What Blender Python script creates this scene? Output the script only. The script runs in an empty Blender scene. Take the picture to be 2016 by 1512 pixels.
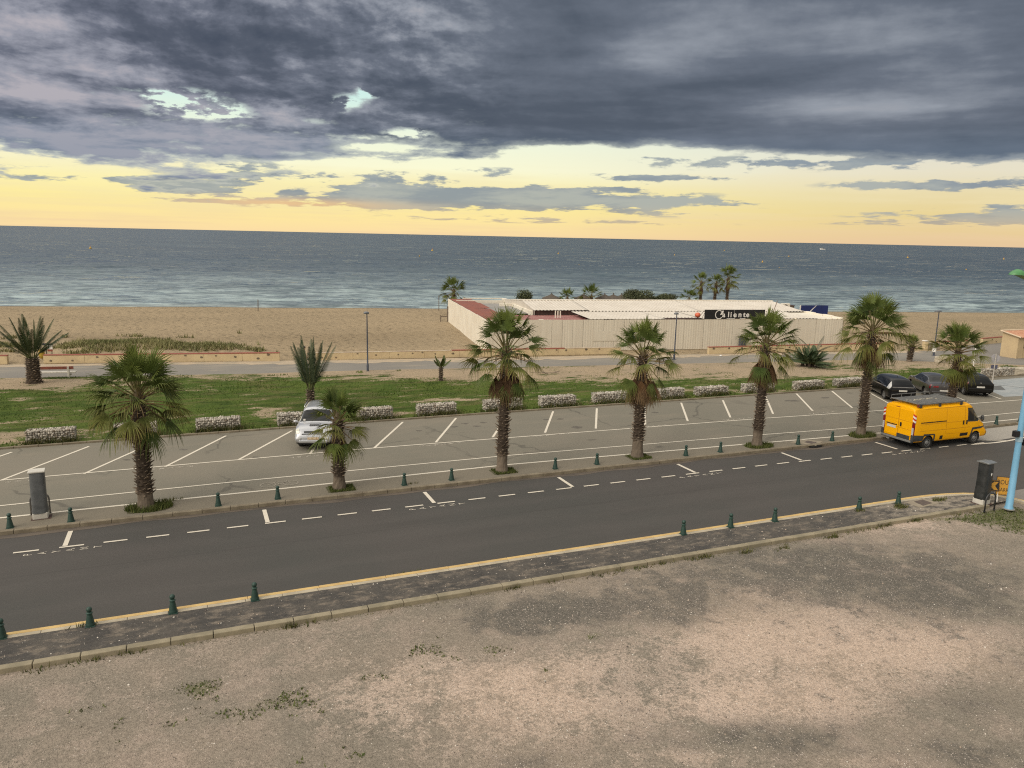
import bpy, bmesh, math, random
import numpy as np
from mathutils import Vector, Matrix
rnd = random.Random(7)
NR = np.random.RandomState(11)
SC = bpy.context.scene
COL = SC.collection
R_ = math.radians
PI = math.pi

# ------------------------------------------------------------------ camera frame / surveying helpers
# World frame: +X runs along the road (to the right), +Y towards the sea, Z up.
H, F, TH = 10.25, 1514.0, R_(22.8)
PIT, ROL = math.atan(290.5 / F), math.atan(.0216)

def ray(x, y):
    u, v, w = (x - 1008) / F, -(y - 756) / F, -1
    a = u * math.cos(ROL) - v * math.sin(ROL)
    b = u * math.sin(ROL) + v * math.cos(ROL)
    t = PI / 2 - PIT
    X, Y, Z = a, b * math.cos(t) - w * math.sin(t), b * math.sin(t) + w * math.cos(t)
    return X, Y, Z

def G(x, y, z=0.0):
    """surveyed ground position of a photographed point lying at height z"""
    X, Y, Z = ray(x, y)
    k = (z - H) / Z
    X, Y = X * k, Y * k
    return (X * math.cos(TH) + Y * math.sin(TH), -X * math.sin(TH) + Y * math.cos(TH), z)

def az_el(x, y):
    X, Y, Z = ray(x, y)
    return math.atan2(X, Y), math.asin(Z / math.sqrt(X * X + Y * Y + Z * Z))

def lin(r, g, b):
    f = lambda c: (c / 12.92 if c <= .04045 else ((c + .055) / 1.055) ** 2.4)
    return (f(r / 255), f(g / 255), f(b / 255), 1)

# ------------------------------------------------------------------ node helpers
class NT:
    def __init__(s, nt): s.nt = nt
    def n(s, typ, **kw):
        nd = s.nt.nodes.new(typ)
        for k, v in kw.items(): setattr(nd, k, v)
        return nd
    def put(s, sock, v):
        if isinstance(v, V): s.nt.links.new(v.o, sock)
        elif isinstance(v, bpy.types.NodeSocket): s.nt.links.new(v, sock)
        else:
            if hasattr(sock.default_value, '__len__') and not hasattr(v, '__len__'): v = (v,) * len(sock.default_value)
            if hasattr(sock.default_value, '__len__') and len(v) > len(sock.default_value): v = v[:len(sock.default_value)]
            sock.default_value = v
    def math(s, op, *a, clamp=False):
        nd = s.n('ShaderNodeMath', operation=op); nd.use_clamp = clamp
        for i, x in enumerate(a): s.put(nd.inputs[i], x)
        return V(s, nd.outputs[0])
    def mix(s, f, a, b, mode='MIX'):
        nd = s.n('ShaderNodeMix', data_type='RGBA', blend_type=mode)
        s.put(nd.inputs[0], f)
        for i, x in ((6, a), (7, b)):
            if isinstance(x, tuple) and len(x) == 3: x = x + (1,)
            s.put(nd.inputs[i], x)
        return V(s, nd.outputs[2])
    def ss(s, x, a, b):
        nd = s.n('ShaderNodeMapRange', interpolation_type='SMOOTHSTEP')
        s.put(nd.inputs[0], x); s.put(nd.inputs[1], a); s.put(nd.inputs[2], b)
        return V(s, nd.outputs[0])
    def noise(s, vec, scale, detail=4, rough=.55, dist=0, col=False):
        nd = s.n('ShaderNodeTexNoise')
        if vec is not None: s.put(nd.inputs['Vector'], vec)
        s.put(nd.inputs['Scale'], scale); s.put(nd.inputs['Detail'], detail); s.put(nd.inputs['Roughness'], rough); s.put(nd.inputs['Distortion'], dist)
        return V(s, nd.outputs[1 if col else 0])
    def voro(s, vec, scale, out=0, rand=1, feature='F1'):
        nd = s.n('ShaderNodeTexVoronoi', feature=feature)
        if vec is not None: s.put(nd.inputs['Vector'], vec)
        s.put(nd.inputs['Scale'], scale); s.put(nd.inputs['Randomness'], rand)
        return V(s, nd.outputs[out])
    def xyz(s, x, y, z):
        nd = s.n('ShaderNodeCombineXYZ')
        for i, q in enumerate((x, y, z)): s.put(nd.inputs[i], q)
        return V(s, nd.outputs[0])
    def sep(s, v):
        nd = s.n('ShaderNodeSeparateXYZ'); s.put(nd.inputs[0], v)
        return [V(s, o) for o in nd.outputs]
    def ramp(s, f, stops):
        nd = s.n('ShaderNodeValToRGB'); cr = nd.color_ramp
        while len(cr.elements) < len(stops): cr.elements.new(.5)
        for e, (p, c) in zip(cr.elements, stops):
            e.position = p; e.color = tuple(c) if hasattr(c, '__len__') else (c, c, c, 1)
        s.put(nd.inputs[0], f)
        return V(s, nd.outputs[0])
    def vmul(s, v, k):
        nd = s.n('ShaderNodeVectorMath', operation='MULTIPLY'); s.put(nd.inputs[0], v); s.put(nd.inputs[1], k)
        return V(s, nd.outputs[0])
    def vadd(s, v, k):
        nd = s.n('ShaderNodeVectorMath', operation='ADD'); s.put(nd.inputs[0], v); s.put(nd.inputs[1], k)
        return V(s, nd.outputs[0])
class V:
    def __init__(s, t, o): s.t, s.o = t, o
    def __add__(s, b): return s.t.math('ADD', s, b)
    __radd__ = __add__
    def __mul__(s, b): return s.t.math('MULTIPLY', s, b)
    __rmul__ = __mul__
    def __sub__(s, b): return s.t.math('SUBTRACT', s, b)
    def __rsub__(s, b): return s.t.math('SUBTRACT', b, s)
    def __truediv__(s, b): return s.t.math('DIVIDE', s, b)

def newmat(name):
    m = bpy.data.materials.new(name); m.use_nodes = True
    t = NT(m.node_tree); bs = m.node_tree.nodes['Principled BSDF']
    return m, t, bs
def coord(t, kind='Object'):
    if kind == 'World': return V(t, t.n('ShaderNodeNewGeometry').outputs['Position'])
    return V(t, t.n('ShaderNodeTexCoord').outputs[kind])
def bump(t, bs, h, strength=.5, dist=.02):
    b = t.n('ShaderNodeBump'); t.put(b.inputs['Strength'], strength); t.put(b.inputs['Distance'], dist); t.put(b.inputs['Height'], h)
    t.nt.links.new(b.outputs[0], bs.inputs['Normal'])
MC = {}
def mat(name, c1, c2=None, scale=3, rough=.6, rough2=None, metal=0, bmp=0, bscale=40, coat=0, kind='Object', detail=5, spec=.5, lo=.35, hi=.65):
    if name in MC: return MC[name]
    m, t, bs = newmat(name)
    co = coord(t, kind)
    if c2 is None: c2 = tuple(x * .82 for x in c1[:3]) + (1,)
    n = t.noise(co, scale, detail, .6)
    t.put(bs.inputs['Base Color'], t.mix(t.ss(n, lo, hi), c1, c2))
    t.put(bs.inputs['Roughness'], rough if rough2 is None else t.ss(n, 0, 1) * (rough2 - rough) + rough)
    bs.inputs['Metallic'].default_value = metal
    bs.inputs['Coat Weight'].default_value = coat
    bs.inputs['Coat Roughness'].default_value = .06
    bs.inputs['Specular IOR Level'].default_value = spec
    if bmp: bump(t, bs, t.noise(co, bscale, 3, .6), bmp, .02)
    MC[name] = m
    return m
def colmat(name, rough=.6, noise=.25, scale=6, attr='Col', spec=.3, trans=0):
    """colour comes from a per-vertex attribute (leaf age, stone colour), broken up by noise"""
    if name in MC: return MC[name]
    m, t, bs = newmat(name)
    a = t.n('ShaderNodeAttribute', attribute_name=attr)
    n = t.noise(coord(t), scale, 4, .6)
    k = n * (2 * noise) + (1 - noise)
    t.put(bs.inputs['Base Color'], t.mix(1.0, V(t, a.outputs['Color']), t.xyz(k, k, k), 'MULTIPLY'))
    bs.inputs['Roughness'].default_value = rough
    bs.inputs['Specular IOR Level'].default_value = spec
    MC[name] = m
    return m

# ------------------------------------------------------------------ mesh helpers
class MB:
    def __init__(s): s.v, s.f, s.c = [], [], []
    def add(s, vs, fs, col=None):
        o = len(s.v); s.v += [tuple(p) for p in vs]; s.f += [tuple(i + o for i in q) for q in fs]
        if col is not None: s.c += ([col] * len(vs) if not hasattr(col[0], '__len__') else list(col))
        elif s.c: s.c += [(1, 1, 1, 1)] * len(vs)
        return s
    def box(s, c, d, rz=0, col=None, M=None):
        x, y, z = (q / 2 for q in d)
        vs = [(sx * x, sy * y, sz * z) for sz in (-1, 1) for sy in (-1, 1) for sx in (-1, 1)]
        if M is None: M = Matrix.Translation(c) @ Matrix.Rotation(rz, 4, 'Z')
        vs = [M @ Vector(q) for q in vs]
        return s.add(vs, [(0, 2, 3, 1), (4, 5, 7, 6), (0, 1, 5, 4), (2, 6, 7, 3), (0, 4, 6, 2), (1, 3, 7, 5)], col)
    def tube(s, pts, r, n=10, cap=True, col=None):
        pts = [Vector(p) for p in pts]; rs = r if hasattr(r, '__len__') else [r] * len(pts)
        vs, fs = [], []
        up = None
        for i, p in enumerate(pts):
            d = (pts[min(i + 1, len(pts) - 1)] - pts[max(i - 1, 0)]).normalized()
            if up is None or abs(up.dot(d)) > .98: up = Vector((0, 0, 1)) if abs(d.z) < .9 else Vector((1, 0, 0))
            a = d.cross(up).normalized(); b = a.cross(d).normalized(); up = b
            for k in range(n):
                q = 2 * PI * k / n; vs.append(p + (a * math.cos(q) + b * math.sin(q)) * rs[i])
        for i in range(len(pts) - 1):
            for k in range(n):
                k2 = (k + 1) % n; fs.append((i * n + k, i * n + k2, (i + 1) * n + k2, (i + 1) * n + k))
        if cap:
            fs.append(tuple(range(n))[::-1]); fs.append(tuple((len(pts) - 1) * n + k for k in range(n)))
        return s.add(vs, fs, col)
    def lathe(s, prof, n=20, c=(0, 0, 0), M=None, col=None):
        vs, fs = [], []
        for r, z in prof:
            for k in range(n): vs.append(Vector((r * math.cos(2 * PI * k / n), r * math.sin(2 * PI * k / n), z)))
        for i in range(len(prof) - 1):
            for k in range(n):
                k2 = (k + 1) % n; fs.append((i * n + k, i * n + k2, (i + 1) * n + k2, (i + 1) * n + k))
        if prof[0][0] > 1e-4: fs.append(tuple(range(n))[::-1])
        if prof[-1][0] > 1e-4: fs.append(tuple((len(prof) - 1) * n + k for k in range(n)))
        M = M or Matrix.Translation(c)
        return s.add([M @ q for q in vs], fs, col)
    def ball(s, c, r, n=12, m=8, col=None, M=None):
        r = r if hasattr(r, '__len__') else (r, r, r)
        vs, fs = [], []
        for i in range(m + 1):
            a = PI * i / m
            for k in range(n):
                b = 2 * PI * k / n
                vs.append(Vector((r[0] * math.sin(a) * math.cos(b), r[1] * math.sin(a) * math.sin(b), -r[2] * math.cos(a))))
        for i in range(m):
            for k in range(n):
                k2 = (k + 1) % n; fs.append((i * n + k, i * n + k2, (i + 1) * n + k2, (i + 1) * n + k))
        M = M or Matrix.Translation(c)
        return s.add([M @ q for q in vs], fs, col)
    def prism(s, poly, z0, z1, M=None, col=None):
        n = len(poly); vs = [Vector((x, y, z0)) for x, y in poly] + [Vector((x, y, z1)) for x, y in poly]
        fs = [tuple(range(n))[::-1], tuple(range(n, 2 * n))] + [(i, (i + 1) % n, n + (i + 1) % n, n + i) for i in range(n)]
        if M is not None: vs = [M @ q for q in vs]
        return s.add(vs, fs, col)
    def obj(s, name, m, parent=None, smooth=False, bevel=0, loc=None, rz=None, auto=None):
        me = bpy.data.meshes.new(name); me.from_pydata(s.v, [], s.f)
        if s.c and len(s.c) == len(s.v):
            at = me.color_attributes.new('Col', 'FLOAT_COLOR', 'POINT')
            at.data.foreach_set('color', np.array([tuple(q[:3]) + (1,) for q in s.c], dtype=np.float32).ravel())
        return link(name, me, m, parent, smooth, bevel, loc, rz, auto)
def link(name, me, m, parent=None, smooth=False, bevel=0, loc=None, rz=None, auto=None):
    o = bpy.data.objects.new(name, me); COL.objects.link(o)
    me.validate(); me.update()
    if m is not None: me.materials.append(m)
    if smooth or auto: me.shade_smooth()
    if auto: me.set_sharp_from_angle(angle=R_(auto))
    if bevel:
        b = o.modifiers.new('Bevel', 'BEVEL'); b.width = bevel; b.segments = 2; b.limit_method = 'ANGLE'
    if parent is not None: o.parent = parent
    if loc is not None: o.location = loc
    if rz is not None: o.rotation_euler = (0, 0, rz)
    return o
def npmesh(name, vs, fs, m, col=None, parent=None, smooth=False, loc=None):
    """vs (N,3), fs (M,k) arrays"""
    me = bpy.data.meshes.new(name)
    vs = np.asarray(vs, np.float32); fs = np.asarray(fs, np.int32)
    k = fs.shape[1]
    me.vertices.add(len(vs)); me.vertices.foreach_set('co', vs.ravel())
    me.loops.add(fs.size); me.loops.foreach_set('vertex_index', fs.ravel())
    me.polygons.add(len(fs)); me.polygons.foreach_set('loop_start', np.arange(len(fs), dtype=np.int32) * k)
    me.update(calc_edges=True)
    if col is not None:
        at = me.color_attributes.new('Col', 'FLOAT_COLOR', 'POINT')
        c4 = np.ones((len(vs), 4), np.float32); c4[:, :3] = np.asarray(col)[:, :3]
        at.data.foreach_set('color', c4.ravel())
    return link(name, me, m, parent, smooth, loc=loc)
def thing(name, label, cat, loc=(0, 0, 0), rz=0, group=None):
    o = bpy.data.objects.new(name, None); COL.objects.link(o)
    o.location = loc; o.rotation_euler = (0, 0, rz); o.empty_display_size = .3
    return tag(o, label, cat, group)
def tag(o, label, cat, group=None):
    o['label'] = label; o['category'] = cat
    if group: o['group'] = group
    return o
def struct(o, kind='structure', label=None):
    o['kind'] = kind
    if label: o['label'] = label
    return o
def copy_tree(o, label, loc=None, rz=None, parent=None):
    c = o.copy(); COL.objects.link(c)
    if parent is not None: c.parent = parent
    if label: c['label'] = label
    if loc is not None: c.location = loc
    if rz is not None: c.rotation_euler = (0, 0, rz)
    for ch in list(o.children): copy_tree(ch, None, parent=c)
    return c
def text_mesh(body, size, extrude=0.0, align='CENTER', bold=0.0):
    cu = bpy.data.curves.new('lettering', 'FONT'); cu.body = body; cu.size = size; cu.offset = bold; cu.extrude = extrude; cu.align_x = align; cu.align_y = 'CENTER'
    o = bpy.data.objects.new('lettering', cu); COL.objects.link(o)
    dg = bpy.context.evaluated_depsgraph_get()
    me = bpy.data.meshes.new_from_object(o.evaluated_get(dg))
    bpy.data.objects.remove(o); bpy.data.curves.remove(cu)
    return me
def add_mesh(mb, me, M):
    mb.add([M @ v.co for v in me.vertices], [tuple(p.vertices) for p in me.polygons])
def vnoise(x, y, seed=0):
    """smooth value noise on arrays"""
    x = np.asarray(x, float); y = np.asarray(y, float)
    xi, yi = np.floor(x).astype(int), np.floor(y).astype(int); fx, fy = x - xi, y - yi
    fx, fy = fx * fx * (3 - 2 * fx), fy * fy * (3 - 2 * fy)
    h = lambda a, b: ((np.sin(a * 127.1 + b * 311.7 + seed * 74.7) * 43758.5453) % 1.0)
    return (h(xi, yi) * (1 - fx) + h(xi + 1, yi) * fx) * (1 - fy) + (h(xi, yi + 1) * (1 - fx) + h(xi + 1, yi + 1) * fx) * fy
def fbm(x, y, seed=0, o=4):
    r = 0; a = .5
    for i in range(o): r = r + a * vnoise(x * 2 ** i, y * 2 ** i, seed + i); a *= .5
    return r

# ------------------------------------------------------------------ camera, view
cam = bpy.data.cameras.new('camera'); co = bpy.data.objects.new('camera', cam); COL.objects.link(co)
co.matrix_world = Matrix.Translation((0, 0, H)) @ Matrix.Rotation(-TH, 4, 'Z') @ Matrix.Rotation(PI / 2 - PIT, 4, 'X') @ Matrix.Rotation(ROL, 4, 'Z')
cam.sensor_fit = 'HORIZONTAL'; cam.sensor_width = 36; cam.lens = 36 * F / 2016
cam.clip_start = .1; cam.clip_end = 90000
SC.camera = co
SC.view_settings.view_transform = 'Standard'; SC.view_settings.look = 'None'; SC.view_settings.gamma = 1
SC.view_settings.exposure = 0.0
SC.render.engine = 'CYCLES'
SC.cycles.use_denoising = False; SC.cycles.use_adaptive_sampling = False; SC.cycles.filter_width = 1.15
SC.cycles.max_bounces = 6; SC.cycles.transparent_max_bounces = 8
SC.cycles.sample_clamp_indirect = 4

# ------------------------------------------------------------------ sky
def build_sky():
    w = bpy.data.worlds.new('World'); SC.world = w; w.use_nodes = True
    t = NT(w.node_tree); bg = w.node_tree.nodes['Background']
    d = V(t, t.n('ShaderNodeTexCoord').outputs['Generated'])
    vr = t.n('ShaderNodeVectorRotate', rotation_type='Z_AXIS'); t.put(vr.inputs['Vector'], d); vr.inputs['Angle'].default_value = TH
    X, Y, Z = t.sep(V(t, vr.outputs[0]))
    a = t.math('ARCTAN2', X, Y); e = t.math('ARCSINE', t.math('MINIMUM', t.math('MAXIMUM', Z, -1.0), 1.0))
    ep = t.math('MAXIMUM', e, 0.0)
    # foreshortened cloud coordinates: finer and flatter towards the horizon
    q = t.math('LOGARITHM', ep + .035, math.e)
    sx, sy = a * 5.0, q * 2.6
    vec = t.xyz(sx, sy, 3.7)
    n1 = t.noise(vec, 1.0, 9, .56, .25)
    n2 = t.noise(t.xyz(a * 9.0, q * 4.6, 9.1), 1.0, 8, .6, .15)      # finer broken puffs
    n3 = t.noise(t.xyz(a * 2.6 + q * .5, q * 2.0, 21.3), 1.0, 7, .55, .4)  # broad light and dark
    n4 = t.noise(t.xyz(a * 4.0, q * 7.0, 5.5), 1.0, 6, .5, .2)       # streaks
    n5 = t.noise(t.xyz(a * 26.0, q * 12.0, 2.2), 1.0, 5, .62)
    n2b = t.noise(t.xyz(a * 9.0 + .12, q * 4.6 + .2, 9.1), 1.0, 8, .6, .15)
    n5b = t.noise(t.xyz(a * 26.0 + .1, q * 12.0 + .2, 2.2), 1.0, 5, .62)
    relief = (n2 - n2b) * 2.4 + (n5 - n5b) * .55
    def blob(x, y, rx, ry, pw=1.0):
        a0, e0 = az_el(x, y); k = 1 / F
        u = (a - a0) * (1 / (rx * k)); v = (e - e0) * (1 / (ry * k))
        return t.math('EXPONENT', (u * u + v * v) * -pw)
    def ssum(L):
        r = None
        for x, y, rx, ry, s in L:
            b = blob(x, y, rx, ry) * s
            r = b if r is None else r + b
        return r
    # clear sky behind the clouds
    Ls = [(0.0, lin(252, 222, 166)), (.04, lin(254, 230, 162)), (.09, lin(254, 236, 160)), (.15, lin(253, 242, 180)), (.21, lin(251, 250, 214)), (.31, lin(240, 248, 224)),
          (.42, lin(210, 240, 232)), (.60, lin(186, 230, 240)), (1.0, lin(150, 196, 226))]
    clear = t.ramp(ep * 2.6, Ls)
    sidef = t.ss(a, -.1, .55)
    clear = t.mix(sidef * .9, clear, t.mix(1.0, clear, (.80, .755, .88), 'MULTIPLY'))
    # cover
    am = t.math('MULTIPLY_ADD', a, 1 / 1.24, .5, clamp=True)      # -0.62..0.62 -> 0..1
    def pos(x): return (math.atan((x - 1008) / F) + .62) / 1.24
    kk = 4.0
    def edge(x, y): return (pos(x), max(az_el(x, y)[1], 0) * kk)
    er = t.ramp(am, [(0, .083 * kk)] + [edge(x, y) for x, y in ((0, 334), (180, 350), (330, 358), (520, 352), (650, 336), (800, 318), (940, 308), (1035, 292), (1250, 286), (1420, 300), (1700, 322), (2016, 322))] + [(1, .1 * kk)])
    ed = t.sep(er)[0] / kk
    left = 1 - t.ss(a, -.16, .05)
    base = t.math('MINIMUM', (ep - ed) / (left * .011 + .007), 2.3 + t.math('MAXIMUM', ep - .15, 0.0) * 28.0)
    gaps = ssum([(375, 208, 95, 24, 1.0), (335, 188, 50, 14, .5), (690, 202, 48, 28, .95), (728, 178, 20, 12, .9), (800, 262, 52, 13, .9), (440, 225, 60, 12, .55), (620, 240, 50, 9, .5), (745, 290, 80, 9, .6), (600, 325, 110, 9, .6), (880, 328, 80, 10, .8), (700, 318, 60, 8, .5), (480, 330, 60, 6, .5), (250, 335, 80, 6, .4), (100, 262, 50, 8, .3), (240, 240, 40, 8, .4), (560, 300, 60, 6, .4)])
    hole = gaps * t.ss(n2 * .45 + n5 * .55, .43, .56) * 4.2
    Dn = base + (n1 - .5) * 4.5 * (left * .9 + .1) + (n2 - .5) * 8.0 * (left * .6 + .4) + (n5 - .5) * 4.0 * (left * .5 + .5) - hole
    far = t.ss(ep, .25, .36)
    cov = t.math('MAXIMUM', t.ss(Dn, .0, .75), far)
    thin = t.math('MULTIPLY', t.ss(Dn, -.1, .4), 1 - t.ss(Dn, .5, 1.7))
    # low separate clouds over the horizon band
    low = ssum([(960, 400, 330, 17, 1.25), (800, 384, 150, 15, .8), (1010, 376, 230, 9, 1.0), (1180, 393, 180, 7, .8), (760, 352, 50, 11, .9), (1240, 353, 95, 7, 1.1), (1330, 350, 90, 4, 1.0), (1225, 372, 70, 5, .7), (1478, 338, 34, 6, .8),
                (1310, 312, 30, 4, .9), (1900, 363, 150, 8, 1.2), (1960, 428, 150, 9, 1.0), (2000, 408, 90, 5, .7), (1640, 320, 240, 10, 1.1), (370, 374, 70, 9, .8), (350, 362, 110, 7, .7), (470, 340, 70, 18, .9), (585, 378, 18, 6, .9), (650, 350, 50, 8, .5), (540, 400, 160, 5, .7), (390, 395, 24, 3, .8), (560, 378, 14, 7, .8),
                (860, 352, 45, 9, .7), (980, 340, 70, 8, .5), (1100, 436, 260, 4, .45), (1870, 440, 200, 4, .5), (180, 352, 150, 9, .6), (60, 350, 40, 4, .5)])
    lowc = t.ss(low * 1.35 + (n2 - .5) * 4.4 + (n5 - .5) * 4.2, .40, 1.0) * t.ss(low, .04, .2)
    # cloud colours
    dark, mid, lit = lin(86, 94, 107), lin(108, 115, 128), lin(150, 155, 165)
    tone = (n3 - .5) * 1.7 + (n4 - .5) * 1.5 + (n1 - .5) * .7 + (n2 - .5) * .8 * left + relief * (left * 1.3 + .32)
    tone = tone + ssum([(40, 105, 120, 70, .5), (150, 150, 160, 40, .3), (0, 180, 120, 30, .2), (150, 290, 260, 45, .35), (330, 255, 240, 50, .6), (560, 250, 240, 45, .55), (1370, 60, 120, 60, .5), (1290, 105, 130, 40, .35), (1620, 212, 170, 26, .6), (860, 40, 160, 40, .3), (900, 150, 60, 30, .25), (740, 130, 60, 14, .15), (1750, 60, 260, 50, .2), (1350, 305, 130, 8, .4),
                         (110, 215, 130, 24, -.55), (240, 262, 90, 22, -.35), (30, 245, 80, 14, -.3), (960, 265, 330, 46, -.3), (560, 165, 230, 30, -.4), (1100, 70, 230, 70, -.25), (380, 70, 240, 60, -.35), (1230, 240, 300, 40, -.2), (1640, 320, 240, 10, -.4), (820, 220, 120, 24, -.25), (1480, 110, 160, 50, -.2), (470, 332, 60, 16, -.3)])
    cl = t.ramp(tone * .43 + .47 + left * .05, [(0, lin(74, 83, 97)), (.3, dark), (.52, mid), (.78, lit), (1, lin(176, 175, 180))])
    cl = t.mix(t.ss(a, -.6, .1) * .55, t.mix(1.0, cl, (1.03, .99, 1.02), 'MULTIPLY'), t.mix(1.0, cl, (.93, 1.0, .98), 'MULTIPLY'))
    bluer = 1 - t.ss(ep, .08, .14)
    cl = t.mix(bluer * .45, cl, lin(118, 136, 156))
    cl = t.mix(thin * (left * .3 + .32), cl, t.mix(.35, lin(196, 204, 204), clear))
    lowcol = t.mix(t.ss(ep, .008, .045), lin(200, 180, 150), t.mix(t.ss(n2, .4, .62), lin(126, 142, 158), lin(164, 172, 172)))
    lowcol = t.mix(blob(560, 400, 190, 10) * .8, lowcol, lin(243, 196, 140))
    hz = t.ss(n4 * .5 + n1 * .5, .42, .62) * (1 - t.ss(ep, .06, .11)) * .42      # uneven peach haze low in the clear band
    clear = t.mix(hz, clear, t.mix(t.ss(ep, .0, .05), lin(236, 203, 164), lin(240, 226, 184)))
    sky = t.mix(lowc * .88, clear, lowcol)
    sky = t.mix(cov, sky, cl)
    # overcast out of view, brightened to light the scene, physical sky showing through it
    ns = t.n('ShaderNodeTexSky', sky_type='NISHITA'); ns.sun_disc = False; ns.sun_elevation = SUN_EL; ns.sun_rotation = SUN_ROT; ns.altitude = 10
    nish = V(t, ns.outputs[0])
    over = t.mix(t.ss(n3, .3, .7), (.66, .65, .61), (1.32, 1.23, 1.07))
    over = t.mix(.85, t.vmul(nish, (.08, .075, .065)), over)
    behind = t.ss(t.math('COSINE', a) * -1.0, -.1, .7)
    hi = t.math('MAXIMUM', t.ss(e, .30, .8), behind * t.ss(e, .02, .3))
    ov = t.math('MULTIPLY_ADD', X, -.75, 1.0) * OVER      # unseen sky made brighter towards the left, to light things from that side
    sky = t.mix(hi, sky, t.mix(1.0, over, t.xyz(ov, ov, ov), 'MULTIPLY'))
    t.put(bg.inputs['Color'], sky); bg.inputs['Strength'].default_value = 1.0
SUN_AZ = R_(248)      # direction the light comes from, measured clockwise from +Y (sea side): from the left and behind
SUN_EL = R_(38); OVER = 1.3
SUN_ROT = SUN_AZ
build_sky()
sun = bpy.data.lights.new('sun', 'SUN'); sun.energy = 1.5; sun.angle = R_(38); sun.color = (1, .90, .76)
so = bpy.data.objects.new('sun', sun); COL.objects.link(so)
sd = Vector((math.sin(SUN_AZ) * math.cos(SUN_EL), math.cos(SUN_AZ) * math.cos(SUN_EL), math.sin(SUN_EL)))
so.rotation_euler = sd.to_track_quat('Z', 'Y').to_euler(); so.location = sd * 200

# ------------------------------------------------------------------ ground sheets
def sheet(name, poly, z, m, label=None):
    me = bpy.data.meshes.new(name); me.from_pydata([(x, y, z) for x, y in poly], [], [tuple(range(len(poly)))])
    return struct(link(name, me, m), label=label)
def grid(xs, ys, zf=None, z=0.0):
    X, Y = np.meshgrid(xs, ys); Z = np.full_like(X, z) if zf is None else zf(X, Y)
    v = np.stack([X.ravel(), Y.ravel(), Z.ravel()], 1)
    nx, ny = len(xs), len(ys)
    i = (np.arange(ny - 1)[:, None] * nx + np.arange(nx - 1)[None]).ravel()
    f = np.stack([i, i + 1, i + 1 + nx, i + nx], 1)
    return v, f
def blobs(x, y, L, z=0.0):
    """soft patches given by surveyed centre and half axes"""
    r = np.zeros_like(x)
    for px, py, rx, ry, s in L:
        c = np.array(G(px, py, z)[:2]); A = np.array(G(px + rx, py, z)[:2]) - c; B = np.array(G(px, py - ry, z)[:2]) - c
        M = np.linalg.inv(np.array([A, B]).T)
        u = M[0, 0] * (x - c[0]) + M[0, 1] * (y - c[1]); v = M[1, 0] * (x - c[0]) + M[1, 1] * (y - c[1])
        r = r + s * np.exp(-(u * u + v * v))
    return r

ZR, ZL, ZP = -.12, -.10, .004       # road, gravel lot, promenade
# --- base terrain
m, t, bs = newmat('earth'); p = coord(t, 'World')
t.put(bs.inputs['Base Color'], t.mix(t.noise(p, .3, 6), lin(150, 128, 100), lin(120, 104, 84))); bs.inputs['Roughness'].default_value = .95
struct(link('ground', *(lambda me: (me.from_pydata([(-900, -600, -.4), (1500, -600, -.4), (1500, 60, -.4), (-900, 60, -.4)], [], [(0, 1, 2, 3)]), (me, m))[1])(bpy.data.meshes.new('ground'))))

# --- asphalt
def asphalt(name, c1, c2, c3, stain=1.0, grain=160, cracks=False, lanes=False):
    m, t, bs = newmat(name); p = coord(t, 'World')
    big = t.noise(p, .12, 5, .6); mid = t.noise(t.vmul(p, (.25, 1.2, 1)), .9, 5, .6); fine = t.noise(p, grain, 2, .7); fine2 = t.noise(p, 24, 3, .7)
    c = t.mix(t.ss(big, .35, .65), c1, c2)
    c = t.mix(t.ss(mid, .5, .75) * .5 * stain, c, c3)
    k = fine * .8 + fine2 * .9 + .15
    if lanes:                                                     # wheel-polished tracks and a long paving seam
        X, Y, Z = t.sep(p); wob = (t.noise(t.xyz(X, 0.0, 0.0), .05, 3) - .5) * .5
        tr = t.math('SINE', (Y + wob) * (2 * PI / 1.75)) * .5 + .5
        c = t.mix(tr * t.ss(mid, .35, .6) * .32, c, tuple(q * 1.28 for q in c1[:3]) + (1,))
        seam = t.math('ABSOLUTE', Y + wob * .3 - 25.6)
        c = t.mix((1 - t.ss(seam, .01, .05)) * t.ss(fine2, .4, .6) * .6, c, tuple(q * .6 for q in c1[:3]) + (1,))
    c = t.mix(1.0, c, t.xyz(k, k, k), 'MULTIPLY')
    if cracks:
        wv = t.noise(p, .7, 4, .6, col=True)
        e = t.voro(t.vadd(p, t.vmul(wv, (1.6, 1.6, 0))), .16, 0, 1, 'DISTANCE_TO_EDGE')
        c = t.mix((1 - t.ss(e, .004, .014)) * t.ss(big, .45, .6) * .45, c, (.045, .04, .035))
        sp = t.voro(p, .55, 0); c = t.mix((1 - t.ss(sp + (fine2 - .5) * .25, .08, .2)) * t.ss(mid, .5, .62) * .5, c, (.05, .045, .04))
    t.put(bs.inputs['Base Color'], c); t.put(bs.inputs['Roughness'], fine2 * .2 + .72); bs.inputs['Specular IOR Level'].default_value = .35
    bump(t, bs, fine + fine2, .35, .01)
    return m
A_ROAD = asphalt('road_asphalt', (.074, .067, .062, 1), (.064, .062, .057, 1), (.053, .049, .045, 1), .9, lanes=True)
A_LOT = asphalt('parking_asphalt', (.202, .180, .142, 1), (.176, .162, .128, 1), (.24, .205, .158, 1), .9, cracks=True)
A_PATH = asphalt('promenade_asphalt', (.20, .185, .165, 1), (.235, .215, .185, 1), (.40, .33, .24, 1), .8)
A_SIDE = asphalt('side_asphalt', (.22, .20, .18, 1), (.2, .185, .165, 1), (.28, .25, .21, 1), .6)
sheet('road', [(-400, 12), (700, 12), (700, 29.5), (-400, 29.5)], ZR, A_ROAD)
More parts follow.
